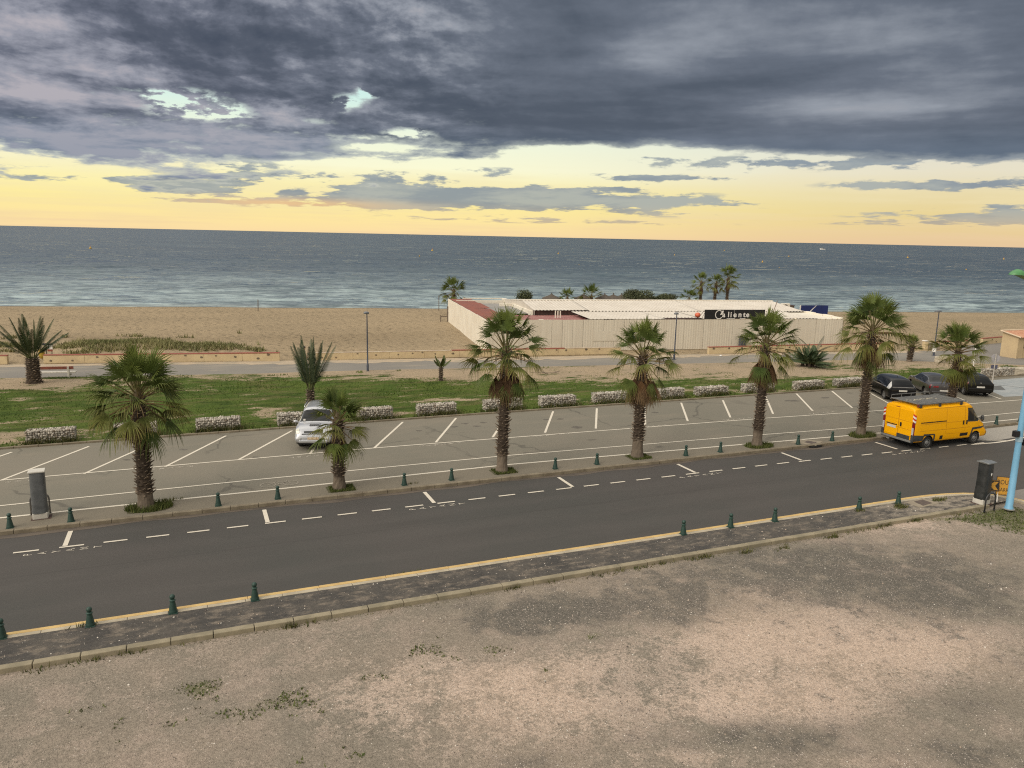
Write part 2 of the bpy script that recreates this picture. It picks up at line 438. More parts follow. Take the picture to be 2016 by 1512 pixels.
kc = [(-400, 21.62), (27.0, 21.66), (28.1, 21.62), (29.0, 21.5), (29.8, 21.3), (30.4, 21.05), (30.85, 20.7), (31.2, 20.2), (31.5, 19.4), (31.9, 17.5), (33.4, 10), (36, -10), (44, -60)]
side_st = [(x + .0, y) for x, y in kc[5:]]
sheet('side_street', [(30.62, 20.95), (33.8, 21.05), (44, 21.4), (120, 21.6), (120, -60), (44, -60), (36, -10), (33.4, 10), (31.9, 17.5), (31.2, 20.2)], ZR + .004, A_SIDE)
sheet('parking_area', [(-400, 29.6), (700, 29.6), (700, 41.05), (-400, 41.05)], 0, A_LOT)

# pavement strip by the palms is a shade browner
m, t, bs = newmat('pavement_asphalt'); p = coord(t, 'World')
c = t.mix(t.noise(p, .5, 5, .6), (.20, .17, .128, 1), (.165, .145, .108, 1)); k = t.noise(p, 60, 3, .75) * 1.1 + .45
t.put(bs.inputs['Base Color'], t.mix(1.0, c, t.xyz(k, k, k), 'MULTIPLY')); bs.inputs['Roughness'].default_value = .9; bump(t, bs, t.noise(p, 60, 3, .7), .5, .01)
sheet('pavement', [(-400, 29.64), (60, 29.64), (60, 30.2), (34, 30.25), (27, 30.65), (13, 31.2), (-7, 31.0), (-400, 31)], .004, m)

# rough old pavement on the near side
m, t, bs = newmat('old_pavement'); p = coord(t, 'World')
n = t.noise(p, .8, 7, .65); f = t.noise(p, 9, 6, .75); f2 = t.voro(p, 16, 0); f3 = t.noise(t.vmul(p, (.5, 1, 1)), 3.2, 6, .7)
c = t.mix(t.ss(n, .3, .7), (.052, .048, .045, 1), (.10, .088, .075, 1))
c = t.mix(t.ss(f3, .48, .64) * .8, c, (.20, .165, .13, 1))
X, Y, Z = t.sep(p); c = t.mix(t.ss(X, 22, 27) * t.ss(f3, .4, .55) * .7, c, (.34, .29, .23, 1))
c = t.mix(1.0, c, t.mix(f, (.25, .25, .25, 1), (1.7, 1.7, 1.7, 1)), 'MULTIPLY')
c = t.mix((1 - t.ss(f2, .09, .2)) * t.ss(f, .5, .6) * .75, c, (.55, .52, .47, 1))
t.put(bs.inputs['Base Color'], c); bs.inputs['Roughness'].default_value = .92; bump(t, bs, f + t.noise(p, 30, 3, .7), .8, .03)
sheet('near_pavement', [(-400, 19.9)] + [(-400, 21.4)] + [(x, y - .22) for x, y in kc[1:5]] + [(30.2, 20.9), (30.6, 20.5), (30.9, 20.0), (29.6, 19.9)], 0.0, m)

# --- gravel lot with its dark worn patches, pale gravel and green bits painted per vertex
xs = np.concatenate([[-400, -120, -40, -20], np.arange(-12, 37, .22), [50, 120]]); ys = np.concatenate([[-60, -20, 0, 6], np.arange(9, 21.4, .22)])
v, f = grid(xs, ys, z=ZL)
x, y = v[:, 0], v[:, 1]
DK = [(1010, 1222, 130, 34, 1.0), (1160, 1205, 150, 34, .7), (1330, 1155, 190, 46, .75), (1700, 1135, 260, 62, 1.0), (1500, 1090, 200, 34, .45), (1340, 1215, 60, 26, .8), (1900, 1180, 180, 70, .6), (1980, 1300, 90, 40, .35), (1100, 1180, 60, 20, .3), (1540, 1455, 190, 34, .8), (1900, 1490, 190, 40, .75), (1060, 1500, 80, 24, .75), (1240, 1400, 90, 22, .4), (1300, 1450, 220, 30, .35), (1880, 1380, 170, 34, .4), (740, 1180, 300, 30, .25)]
PK = [(1500, 1260, 320, 70, 1.0), (1500, 1165, 80, 20, .75), (1120, 1385, 260, 70, .8), (1850, 1270, 170, 50, .8), (1560, 1380, 220, 40, .75), (900, 1330, 220, 40, .45), (1750, 1030, 160, 18, .65), (700, 1400, 160, 60, .4), (1240, 1320, 160, 34, .4), (1650, 1200, 100, 20, .5), (1380, 1490, 120, 18, .5), (1720, 1500, 120, 18, .6)]
BR = [(1290, 1310, 120, 40, .9), (1210, 1350, 120, 30, .7), (1890, 1400, 100, 20, .5), (480, 1440, 220, 60, .5), (1000, 1290, 90, 24, .4), (1180, 1260, 90, 16, .35)]
dk = np.clip(blobs(x, y, DK, ZL), 0, 1.2); pk = np.clip(blobs(x, y, PK, ZL), 0, 1.2); br = np.clip(blobs(x, y, BR, ZL), 0, 1)
GRN_L = [(1990, 1015, 60, 16, 1.2), (1930, 1022, 40, 8, .8), (1850, 1022, 50, 7, .6), (2010, 1040, 40, 12, .7)]
LOT_W = [(392, 1357, 44, 14, 1.1), (868, 1290, 60, 16, .55), (970, 1278, 24, 9, .8), (870, 1258, 20, 8, .6), (1170, 1253, 24, 10, .8), (505, 1395, 90, 26, .38), (420, 1410, 60, 20, .32), (660, 1360, 160, 40, .16), (560, 1380, 50, 14, .45), (1000, 1330, 200, 40, .10), (180, 1420, 160, 50, .16), (660, 1490, 80, 20, .35)]
gr = np.clip(blobs(x, y, GRN_L + [(q[0], q[1], q[2], q[3], q[4] * .75) for q in LOT_W[:9]], ZL), 0, 1)
cols = np.stack([np.clip(dk + br * .22, 0, 1.2), np.clip(pk - br * .55, 0, 1.2), gr], 1)
m, t, bs = newmat('lot_gravel'); p = coord(t, 'World')
a = t.n('ShaderNodeAttribute', attribute_name='Col'); D, P_, Gm = t.sep(V(t, a.outputs['Color']))
n = t.noise(p, 1.1, 7, .65); nb = t.noise(p, .25, 4, .6); f = t.noise(p, 14, 5, .75); f2 = t.noise(p, 55, 3, .8); n4 = t.noise(p, 4.5, 6, .7)
pk2 = t.noise(p, .45, 5, .65); c = t.mix(t.ss(nb, .35, .65), (.25, .218, .176, 1), (.31, .258, .207, 1)); c = t.mix(t.ss(pk2, .5, .66) * .45, c, (.44, .345, .285, 1)); c = t.mix(t.ss(pk2, .46, .32) * .5, c, (.23, .20, .16, 1))
c = t.mix(t.ss(P_ + (n - .5) * 3.0 + (n4 - .5) * 2.0 + (f - .5) * 2.0, .05, 1.25), c, (.62, .485, .395, 1))
c = t.mix(t.ss(P_ + (nb - .5) * 2.0 + (n4 - .5), .2, 1.1) * .4, c, (.50, .38, .29, 1))
c = t.mix(t.ss(D + (n - .5) * 3.0 + (n4 - .5) * 2.4 + (f - .5) * 2.0, .2, 1.25) * .85, c, (.115, .108, .094, 1))
c = t.mix(t.ss(Gm + (n4 - .5) * 1.4, .35, .75) * .75, c, (.115, .12, .05, 1))
# pebbles: light chips and dark chips
v1 = t.n('ShaderNodeTexVoronoi'); t.put(v1.inputs['Vector'], p); v1.inputs['Scale'].default_value = 26
v1d, v1c = V(t, v1.outputs[0]), V(t, v1.outputs[1]); r1, r2, r3 = t.sep(v1c)
v2 = t.n('ShaderNodeTexVoronoi'); t.put(v2.inputs['Vector'], p); v2.inputs['Scale'].default_value = 15
v2d = V(t, v2.outputs[0]); q1, q2, q3 = t.sep(V(t, v2.outputs[1]))
peb = (1 - t.ss(v1d, .28, .42)); 
dens = t.ss(n4 + (P_ - .3) * .25 + D * .08, .34, .6)
c = t.mix(peb * t.ss(r1, .62, .7) * dens * .95, c, t.mix(r2, (.74, .65, .57, 1), (.48, .38, .31, 1)))
c = t.mix(peb * t.ss(r3, .66, .74) * t.ss(n + D * .12, .40, .60) * .9, c, t.mix(r2, (.07, .06, .055, 1), (.16, .12, .1, 1)))
c = t.mix((1 - t.ss(v2d, .18, .28)) * t.ss(q1, .97, .98) * .7, c, (.58, .53, .47, 1))
c = t.mix((1 - t.ss(v2d, .2, .34)) * t.ss(q2, .86, .9) * t.ss(n, .45, .6) * .8, c, (.06, .055, .05, 1))
k = f * 1.3 + f2 * 1.4 - .35
c = t.mix(1.0, c, t.xyz(k, k, k), 'MULTIPLY')
t.put(bs.inputs['Base Color'], c); bs.inputs['Roughness'].default_value = .95; bs.inputs['Specular IOR Level'].default_value = .2
bump(t, bs, f + f2 * .6 + peb * .5, .9, .03)
o = npmesh('gravel_lot', v, grid(xs, ys, z=ZL)[1], m, cols); struct(o)
# keep the lot inside its kerb
bm = bmesh.new(); bm.from_mesh(o.data)
def inside(px, py):
    if px < 27: return py < 21.5
    for (x0, y0), (x1, y1) in zip(kc[:-1], kc[1:]):
        if y1 <= py <= y0: return px < x0 + (x1 - x0) * (y0 - py) / max(y0 - y1, 1e-6) - .1
    return py < 21.5 and px < 28
bmesh.ops.delete(bm, geom=[q for q in bm.faces if not inside(*q.calc_center_median()[:2])], context='FACES')
bm.to_mesh(o.data); bm.free()

# --- kerbs
def kerb(name, pts, w, z0, z1, m, L=1.0, gap=.012, side=1):
    """kerb stones laid end to end along a line; side=+1 puts the width to the left of travel"""
    mb = MB(); pts = [Vector((x, y, 0)) for x, y in pts]; r = random.Random(len(pts))
    for A, B in zip(pts[:-1], pts[1:]):
        d = B - A; ln = d.length; n = max(1, round(ln / L)); d.normalize(); nn = Vector((-d.y, d.x, 0)) * side
        for i in range(n):
            a0, a1 = ln * i / n + gap / 2, ln * (i + 1) / n - gap / 2
            M = Matrix.Translation(A + d * (a0 + a1) / 2 + nn * w / 2 + Vector((0, 0, (z0 + z1) / 2 + r.uniform(-.004, .004)))) @ Matrix.Rotation(math.atan2(d.y, d.x) + r.uniform(-.002, .002), 4, 'Z')
            mb.box(None, (a1 - a0, w, z1 - z0), M=M)
    return struct(mb.obj(name, m, bevel=.018))
CONC = mat('kerb_concrete', (.30, .255, .175, 1), (.22, .19, .13, 1), 2.5, .9, bmp=.4, bscale=50, kind='World')
CONC2 = mat('kerb_brown', (.245, .205, .145, 1), (.16, .13, .09, 1), 1.8, .9, bmp=.4, bscale=50, kind='World')
YEL = mat('kerb_yellow', (.60, .42, .17, 1), (.50, .34, .14, 1), 2, .8, bmp=.3, bscale=40, kind='World')
PALE = mat('kerb_pale', (.46, .40, .30, 1), (.36, .31, .23, 1), 2, .9, bmp=.3, bscale=40, kind='World')
kerb('lot_kerb', [(-60, 19.68), (-14, 19.7), (29.3, 19.76)], .22, -.2, .03, CONC, 1.0, .016)
kerb('road_kerb', [(x, y) for x, y in kc if x < 44], .15, -.2, .012, YEL, 2.0, .004, -1)
kerb('road_kerb_edge', [(x - (.1 if i > 4 else 0), y - .15 * (1 if i < 5 else .4)) for i, (x, y) in enumerate(kc[:9])], .17, -.2, .010, PALE, 1.0, .006, -1)
kerb('median_kerb', [(-60, 29.46), (-12, 29.44), (70, 29.42)], .2, -.25, .022, CONC2, 1.0, .01)
kerb('parking_kerb', [(-60, 41.0), (-9, 41.0), (12, 41.05), (35, 40.75), (47, 40.6), (53, 41.0), (90, 40.8)], .14, -.1, .09, CONC2, 1.0, .01)

# --- painted markings
PAINT = None
m, t, bs = newmat('road_paint'); p = coord(t, 'World')
n = t.noise(p, 6, 6, .7); w = t.ss(n + t.noise(p, .7, 3) * .35, .42, .60)
c = t.mix(w, (.80, .74, .63, 1), (.66, .60, .50, 1))
t.put(bs.inputs['Base Color'], c); bs.inputs['Roughness'].default_value = .75
PAINT = m
m, t, bs = newmat('worn_paint'); p = coord(t, 'World')
n = t.noise(p, 9, 6, .75)
t.put(bs.inputs['Base Color'], t.mix(t.ss(n, .5, .6), (.60, .545, .46, 1), (.28, .25, .205, 1))); bs.inputs['Roughness'].default_value = .8
WORN = m
def strip(mb, pts, w, z):
    pts = [Vector((x, y, 0)) for x, y in pts]
    for i, (A, B) in enumerate(zip(pts[:-1], pts[1:])):
        d = (B - A).normalized(); nn = Vector((-d.y, d.x, 0)) * w / 2; zz = Vector((0, 0, z + .0012 * (i % 2)))
        mb.add([A - nn + zz, B - nn + zz, B + nn + zz, A + nn + zz], [(0, 1, 2, 3)])
k = 1 + .12 / H
mb = MB()
tk_f = [(137, 1049), (520, 1005), (834, 968), (1096, 940), (1331, 914), (1537, 893), (1726, 872)]
tk_n = [(127, 1080), (528, 1031), (855, 990), (1130, 958), (1374, 932), (1585, 907), (1775, 887)]
ticks = []
for i, (a, b) in enumerate(zip(tk_f, tk_n)):
    A, B = G(*a, ZR), G(*b, ZR); s = (A[0] + B[0]) / 2; ticks.append(s)
    strip(mb, [(s, 29.1), (s, 27.72)], .15, ZR + .012)
for s in [ticks[0] - 6.35 * j for j in (1, 2, 3, 4)]: strip(mb, [(s, 29.1), (s, 27.72)], .15, ZR + .012)
s = -60.0
dz = [G(x, 1000, ZR)[0] for x in (0,)]
d0 = G(204, 1068, ZR)[0]; step = 1.28 * k
i0 = int((-60 - d0) / step)
for j in range(i0, 76):
    s = d0 + j * step; ty = 27.62 if s < 25 else 27.62 - (s - 25) * .035
    if s < 38.6: strip(mb, [(s, ty), (s + .72, ty)], .1, ZR + .0145)
struct(mb.obj('road_markings', PAINT))
def lettering(mb, word, s0, t0, pitch, hs, ht, up):
    """stacked painted letters; up = +1/-1 direction along the road of each letter's top"""
    for i, ch in enumerate(word):
        me = text_mesh(ch, 1.0)
        M = Matrix.Translation((s0 - up * i * pitch, t0, 0)) @ Matrix.Rotation(-up * PI / 2, 4, 'Z') @ Matrix.Diagonal((ht, hs, 1, 1))
        add_mesh(mb, me, M)
mb = MB()
for i in (0, 2, 4, 6): lettering(mb, 'PAYANT', ticks[i] - .98, 27.3 - max(0, ticks[i] - 25) * .035, .4, .36, .3, -1)
struct(mb.obj('road_lettering', WORN, loc=(0, 0, ZR + .012)))
mb = MB()
wl2 = [G(*q) for q in ((-300, 1049), (0, 1020), (500, 968), (1000, 915), (1500, 872), (1740, 852), (2016, 824), (2200, 806))]
wl3 = [G(*q) for q in ((-300, 1022), (0, 996), (500, 945), (1000, 897), (1500, 856), (1740, 838), (2016, 811), (2200, 795))]
sl = [G(*q) for q in ((-300, 971), (0, 946), (300, 920), (740, 882), (1000, 862), (1500, 824), (1740, 808), (2016, 787), (2200, 774))]
for L, w in ((wl2, .13), (wl3, .1), (sl, .1)): strip(mb, [q[:2] for q in L], w, .009)
sf = [(175, 879), (310, 868), (445, 858), (575, 848), (650, 840), (793, 831), (898, 823), (1000, 816), (1089, 810), (1175, 804), (1341, 793), (1423, 788), (1507, 780), (1568, 775), (1638, 770), (1709, 769)]
sn = [(4, 945), (165, 933), (325, 919), (470, 905), (610, 894), (737, 882), (858, 871), (970, 861), (1073, 852), (1173, 844), (1354, 829), (1438, 822), (1522, 815), (1600, 809), (1678, 803), (1748, 807)]
stall = []
for a, b in zip(sf[:15], sn[:15]): stall.append((G(*a), G(*b)))
allst = [-7.51 - 3.13 * 1, ] 
near_s = [q[1][0] for q in stall]
for A, B in stall: strip(mb, [A[:2], B[:2]], .12, .0065)
for s in (-10.7, -13.8, -17, -20, 23.25, 41.6, 44.75, 47.9, 51.0): strip(mb, [(s + 2.75, 40.35), (s, 35.85 if s < 30 else 35.85 - (s - 30) * .055)], .12, .0065)
struct(mb.obj('parking_markings', PAINT))
mb = MB()
for s in near_s[0::2][:4] + near_s[8:9] + [23.25] + near_s[11:12] + near_s[13:14]: lettering(mb, 'PAYANT', s + 1.0, 35.45 - max(0, s - 30) * .05, .38, .34, .28, 1)
mbl = mb; mb = MB()
# worn cycle pictogram
c = G(550, 953)
for dx in (-.45, .45):
    ring = [(c[0] + dx + .3 * math.cos(q * PI / 8), c[1] + .3 * math.sin(q * PI / 8)) for q in range(17)]
    strip(mb, ring, .06, 0)
for A, B in (((-.45, 0), (-.1, .3)), ((-.1, .3), (.35, .28)), ((.45, 0), (.3, .42)), ((-.1, .3), (0, -.05)), ((0, -.05), (.33, .25))): strip(mb, [(c[0] + A[0], c[1] + A[1]), (c[0] + B[0], c[1] + B[1])], .06, 0)
struct(mb.obj('cycle_pictogram', mat('faded_paint', (.32, .285, .23, 1), (.22, .195, .155, 1), 7, .85, kind='World'), loc=(0, 0, .009)))
mb = mbl
struct(mb.obj('parking_lettering', WORN, loc=(0, 0, .009)))
# dusty gutter along the far kerb
m, t, bs = newmat('gutter_dust'); p = coord(t, 'World'); n = t.noise(t.vmul(p, (.3, 1, 1)), 2.2, 6, .7)
t.put(bs.inputs['Base Color'], t.mix(t.ss(n, .4, .6), (.125, .10, .078, 1), (.085, .07, .058, 1))); bs.inputs['Roughness'].default_value = .9
ge = [(s, 29.18 + .12 * math.sin(s * .9) * math.sin(s * .37) + .05 * math.sin(s * 2.3)) for s in np.arange(-30, 39, .5)]
sheet('gutter_dust', [(float(s), float(q)) for s, q in ge] + [(38.5, 29.45), (-30, 29.46)], ZR + .004, m)
# oil and tyre stains in the bays
mb = MB(); rs = random.Random(12)
for px, py, rx, ry in ((893, 840, 9, 1.5), (915, 834, 8, 1.3), (938, 839, 8, 1.4), (952, 832, 7, 1.2), (825, 848, 7, 1.2), (1135, 841, 12, 2.6), (1103, 825, 7, 1.4), (1075, 826, 6, 1.2), (1560, 789, 16, 1.6), (1625, 783, 8, 1.2), (720, 846, 7, 1.2), (1290, 812, 8, 1.2), (505, 900, 8, 1.4), (360, 885, 9, 1.4), (250, 905, 8, 1.4), (1245, 815, 9, 1.2)):
    c = Vector(G(px, py)); ax = Vector(G(px + rx, py)) - c; ay = Vector(G(px, py - ry)) - c; pts = []
    for q in range(14):
        an = 2 * PI * q / 14; k = rs.uniform(.65, 1.2); pts.append(c + ax * (math.cos(an) * k) + ay * (math.sin(an) * k) + Vector((0, 0, .004)))
    mb.add(pts, [tuple(range(14))])
struct(mb.obj('oil_stain', mat('oil_dark', (.085, .073, .058, 1), (.135, .118, .092, 1), 7, .7, kind='World')))
# pale concrete apron with white edge in front of the van
apr = [(38.4, 27.75), (40.6, 27.3), (42.6, 27.45), (44.6, 28.0), (47, 28.7), (50, 29.2), (54, 29.38), (38.9, 29.4)]
CPALE = asphalt('apron_concrete', (.36, .335, .295, 1), (.31, .285, .25, 1), (.42, .40, .36, 1), .9)
sheet('concrete_apron', apr, ZR + .004, CPALE)
mb = MB(); strip(mb, [(38.0, 27.1), (39.6, 26.95), (40.8, 27.0), (42.6, 27.25), (44.6, 27.85), (47, 28.6), (50, 29.1)], .14, ZR + .012)
strip(mb, [(38.5, 27.9), (40.7, 27.05)], .07, ZR + .016)
struct(mb.obj('apron_edge_line', PAINT))
# faded blue disabled bay
m, t, bs = newmat('blue_bay_paint'); p = coord(t, 'World')
n = t.noise(p, 1.6, 6, .65); c = t.mix(t.ss(n, .4, .6), (.33, .345, .345, 1), (.27, .295, .305, 1)); c = t.mix(t.ss(t.noise(p, 8, 5, .7), .55, .68) * .4, c, (.22, .22, .21, 1))
t.put(bs.inputs['Base Color'], c); bs.inputs['Roughness'].default_value = .8
sheet('disabled_bay', [(52.0, 35.2), (54.9, 39.9), (57.9, 40.1), (62, 40.2), (64.5, 40.2), (61.5, 34.6), (56, 34.75)], .006, m)
mb = MB(); dkp = [(53.4, 37.4), (54.5, 38.6), (55.9, 38.2), (54.6, 36.9)]; mb.add([(x, y, .010) for x, y in dkp], [(0, 1, 2, 3)])
mb.add([(x, y, .010) for x, y in ((59.2, 38.4), (60.4, 39.4), (62.6, 39.0), (61.4, 37.4), (59.8, 37.6))], [(0, 1, 2, 3, 4)])
strip(mb, [(55.0, 40.1), (58.3, 35.0)], .09, .010)
struct(mb.obj('dark_patch', mat('tar_patch', (.10, .105, .105, 1), (.13, .13, .125, 1), 3, .9, kind='World')))
# ------------------------------------------------------------------ lawn with bare sandy edges
PD = Vector((.985, -.171, 0))     # direction of the promenade
LE = [(-60, 55.5), (-11.4, 56.6), (3.9, 56.6), (10.5, 54.0), (20.3, 49.6), (29.4, 47.3), (40, 46.2), (48.9, 45.2), (60, 44.3), (90, 43)]
def lerp_line(x, L): return np.interp(x, [q[0] for q in L], [q[1] for q in L])
PN = [(-400, 125), (-60, 66.5), (-12.2, 60.7), (4, 57.9), (11.2, 57.3), (23, 55.5), (37.2, 53.4), (56.6, 50.6), (64, 46.5), (70, 43.2), (100, 40.8), (700, 40.8)]
xs = np.concatenate([[-400, -200, -100, -60, -40, -25], np.arange(-16, 75, .4), [80, 100, 200, 700]]); ys = np.arange(0, 1.001, .02)
X, W = np.meshgrid(xs, ys); Y0 = np.full_like(X, 41.1); Y1 = np.maximum(lerp_line(X, PN) + .3, 41.2); Y = Y0 + (Y1 - Y0) * W
Zl = .01 + .10 * np.clip((Y - 41.2) / 1.0, 0, 1) * np.clip((lerp_line(X, PN) - Y) / 2, 0, 1) + .10 * (fbm(X * .25, Y * .25, 3) - .5) * np.clip((Y - 41.2) / 2, 0, 1) * np.clip((lerp_line(X, PN) - Y) / 2, 0, 1)
Zl = np.maximum(Zl, .005)
v = np.stack([X.ravel(), Y.ravel(), Zl.ravel()], 1)
nx, ny = len(xs), len(ys); i = (np.arange(ny - 1)[:, None] * nx + np.arange(nx - 1)[None]).ravel(); f = np.stack([i, i + 1, i + 1 + nx, i + nx], 1)
def lawn_mask(x, y):
    e = lerp_line(x, LE)
    g = 1 / (1 + np.exp(-np.clip((e - y) * 1.1, -20, 20)))
    g = g * .95 + .04
    sand = blobs(x, y, [(560, 735, 300, 7, .3), (760, 905, 40, 10, 0), (1600, 735, 130, 14, .55), (1180, 796, 120, 5, .3), (880, 790, 80, 5, .65), (700, 800, 50, 10, .35), (160, 858, 200, 8, .55), (20, 860, 60, 22, .5), (60, 762, 130, 9, .65), (300, 770, 80, 6, .3), (540, 815, 50, 16, .5), (1010, 785, 60, 4, .5), (1480, 772, 200, 5, .45), (930, 825, 50, 6, .6), (790, 822, 30, 8, .5), (1850, 735, 160, 8, .5), (1130, 790, 60, 3, .4), (40, 792, 40, 8, .35), (1260, 775, 60, 3, .5)])
    grass = blobs(x, y, [(1640, 726, 70, 7, .75), (1800, 735, 120, 7, .75), (130, 742, 180, 5, .8), (420, 737, 140, 4, .6), (1900, 742, 90, 6, .5), (700, 742, 60, 3, .2)])
    return np.clip(g - sand + grass, 0, 1)
gm = lawn_mask(v[:, 0], v[:, 1])
m, t, bs = newmat('lawn_turf'); p = coord(t, 'World')
a = t.n('ShaderNodeAttribute', attribute_name='Col'); Gm = t.sep(V(t, a.outputs['Color']))[0]
n = t.noise(t.vmul(p, (.55, 1.2, 1)), .8, 8, .68); n2 = t.noise(p, .22, 4, .6); f1 = t.noise(p, 7, 5, .75); f2 = t.noise(p, 30, 3, .8); st = t.noise(t.vmul(p, (.3, 1, 1)), 1.2, 5, .6)
gc = t.mix(t.ss(n2, .3, .7), (.058, .098, .018, 1), (.098, .132, .028, 1)); gc = t.mix(t.ss(st, .48, .64) * .65, gc, (.145, .125, .055, 1)); gc = t.mix(t.ss(n, .5, .62) * .6, gc, (.028, .05, .010, 1))
sc = t.mix(t.ss(n2, .3, .7), (.40, .31, .21, 1), (.34, .27, .19, 1)); sc = t.mix(t.ss(f1, .5, .62) * .5, sc, (.26, .205, .14, 1))
c = t.mix(t.ss(Gm + (n - .5) * 3.4 + (f1 - .5) * 1.6 + (n2 - .5) * .8, .30, .62), sc, gc)
k = f1 * 1.3 + f2 * .9 - .1; c = t.mix(1.0, c, t.xyz(k, k, k), 'MULTIPLY')
t.put(bs.inputs['Base Color'], c); bs.inputs['Roughness'].default_value = .95; bs.inputs['Specular IOR Level'].default_value = .1; bump(t, bs, f1 + f2 * .5, 1.0, .06)
struct(npmesh('lawn', v, f, m, np.stack([gm, gm, gm], 1), smooth=True))
# blades of grass
N = 90000
bx = NR.uniform(-17, 66, N); by = NR.uniform(41.3, 60, N)
keep = (by < lerp_line(bx, PN) - .1); bx, by = bx[keep], by[keep]
g = lawn_mask(bx, by) + (fbm(bx * .7, by * 1.5, 5) - .47) * 2.2
keep = g > .5; bx, by = bx[keep], by[keep]; g = g[keep]
def blades(name, bx, by, bz, h, w, lean, cols, m, label=None):
    n = len(bx); an = NR.uniform(0, 2 * PI, n); la = NR.uniform(0, 2 * PI, n); ll = NR.uniform(.1, 1, n) * lean * h
    dx, dy = np.cos(an) * w / 2, np.sin(an) * w / 2
    v = np.zeros((n, 3, 3)); v[:, 0] = np.stack([bx - dx, by - dy, bz], 1); v[:, 1] = np.stack([bx + dx, by + dy, bz], 1)
    v[:, 2] = np.stack([bx + np.cos(la) * ll, by + np.sin(la) * ll, bz + h], 1)
    c = np.repeat(cols[:, None, :], 3, 1)
    o = npmesh(name, v.reshape(-1, 3), np.arange(n * 3).reshape(-1, 3), m, c.reshape(-1, 3))
    return struct(o, 'stuff', label)
BL = colmat('grass_blade', .8, .15, 3, spec=.15)
q = NR.uniform(0, 1, (len(bx), 1)); gc = (1 - q) * np.array([[.058, .105, .018]]) + q * np.array([[.14, .17, .042]])
zz = .05 * np.ones_like(bx)
blades('grass', bx, by, zz, NR.uniform(.06, .15, len(bx)), NR.uniform(.05, .10, len(bx)), .8, gc, BL, 'short green turf between the parking bays and the promenade')

# ------------------------------------------------------------------ promenade
PF = [(-400, 133), (-60, 74.0), (-13.2, 66.4), (4.4, 63.4), (24.6, 60.0), (43.5, 57.0), (60.7, 54.4), (75, 52.5), (100, 49.5), (700, 10)]
xs2 = sorted(set([q[0] for q in PN + PF if -400 <= q[0] <= 700]))
mb = MB(); A = [(x, float(lerp_line(x, PN)), ZP) for x in xs2]; B = [(x, float(lerp_line(x, PF)), ZP) for x in xs2]
for i in range(len(xs2) - 1): mb.add([A[i], A[i + 1], B[i + 1], B[i]], [(0, 1, 2, 3)])
struct(mb.obj('promenade', A_PATH))
# drifted sand edge in front of the low walls
m, t, bs = newmat('sand_drift'); p = coord(t, 'World')
nn = t.noise(t.vmul(p, (.4, 1, 1)), 1.5, 6, .7); ff = t.noise(p, 20, 4, .75); k = ff * .9 + .55
t.put(bs.inputs['Base Color'], t.mix(1.0, t.mix(t.ss(nn, .45, .6), (.43, .34, .24, 1), (.33, .28, .21, 1)), t.xyz(k, k, k), 'MULTIPLY')); bs.inputs['Roughness'].default_value = .95
def drift(pts, wfun, z, seed):
    mb = MB(); L = []
    for (x0, y0), (x1, y1) in zip(pts[:-1], pts[1:]):
        n = int(abs(x1 - x0) / .35) + 1
        for i in range(n): L.append((x0 + (x1 - x0) * i / n, y0 + (y1 - y0) * i / n))
    a = np.array(L); w = wfun(a[:, 0]) * (.35 + 1.2 * fbm(a[:, 0] * .9, a[:, 0] * 0 + seed, seed))
    vs = [(x, y + .4, z) for x, y in L] + [(x, y - ww, z) for (x, y), ww in zip(L, w)]
    n = len(L); mb.add(vs, [(i + n, i + 1 + n, i + 1, i) for i in range(n - 1)])
    return mb
struct(drift([(-60, 74), (-13.2, 66.6), (4.4, 63.6), (24.6, 60.3), (43.5, 57.2), (66, 53.6)], lambda x: np.where((x > 4) & (x < 42), 1.5, .8), ZP + .006, 4).obj('sand_drift', m))
# paved ground at the right end by the kiosk
sheet('kiosk_paving', [(66.5, 46.2), (69, 44.6), (75, 44.0), (90, 43), (90, 58), (72, 55), (68.5, 49.0)], ZP + .008, A_SIDE)

# ------------------------------------------------------------------ beach
SH = [G(x, y, -.55) for x, y in ((-600, 597), (-200, 601.5), (0, 603), (150, 603.6), (300, 604.3), (430, 604.6), (520, 606), (620, 606.6), (740, 606.6), (860, 608), (1000, 608.5), (1250, 611), (1500, 613), (1700, 614.2), (1850, 615), (2016, 616.4), (2300, 618), (2700, 621))]
shx = np.array([-3000] + [q[0] for q in SH] + [3000]); shy = np.array([SH[0][1] + .27 * (SH[0][0] + 3000)] + [q[1] for q in SH] + [SH[-1][1] - .24 * (3000 - SH[-1][0])])
def shore(x): return np.interp(x, shx, shy)
xs = np.concatenate([[-3000, -1000, -400, -150, -80], np.arange(-50, 150, 1.0), [200, 400, 1000, 3000]]); ws = np.concatenate([np.linspace(0, .9, 60), np.linspace(.905, 1.12, 40)])
X, W = np.meshgrid(xs, ws); Y0 = np.minimum(lerp_line(X, PF) - .25, shore(X) - 30); Y = Y0 + (shore(X) - Y0) * W
dS = shore(X) - Y
DUNE = [(300, 690, 150, 12, .55), (190, 692, 70, 9, .35), (440, 692, 70, 7, .3), (-10, 695, 60, 14, .5), (300, 672, 60, 6, .15)]
Z = -.02 - .5 * np.clip(1 - dS / 22, 0, 1) ** 1.3 + np.clip(blobs(X, Y, DUNE), 0, .8) * np.clip((Y - Y0 - 1.0) / 2, 0, 1)
Z = Z + .18 * (fbm(X * .12, Y * .25, 8) - .5) * np.clip((Y - Y0 - 2) / 4, 0, 1) * np.clip(dS / 8, 0, 1)
Z = np.where(dS < 0, -.52 + dS * .12, Z)
v = np.stack([X.ravel(), Y.ravel(), Z.ravel()], 1); nx, ny = len(xs), len(ws)
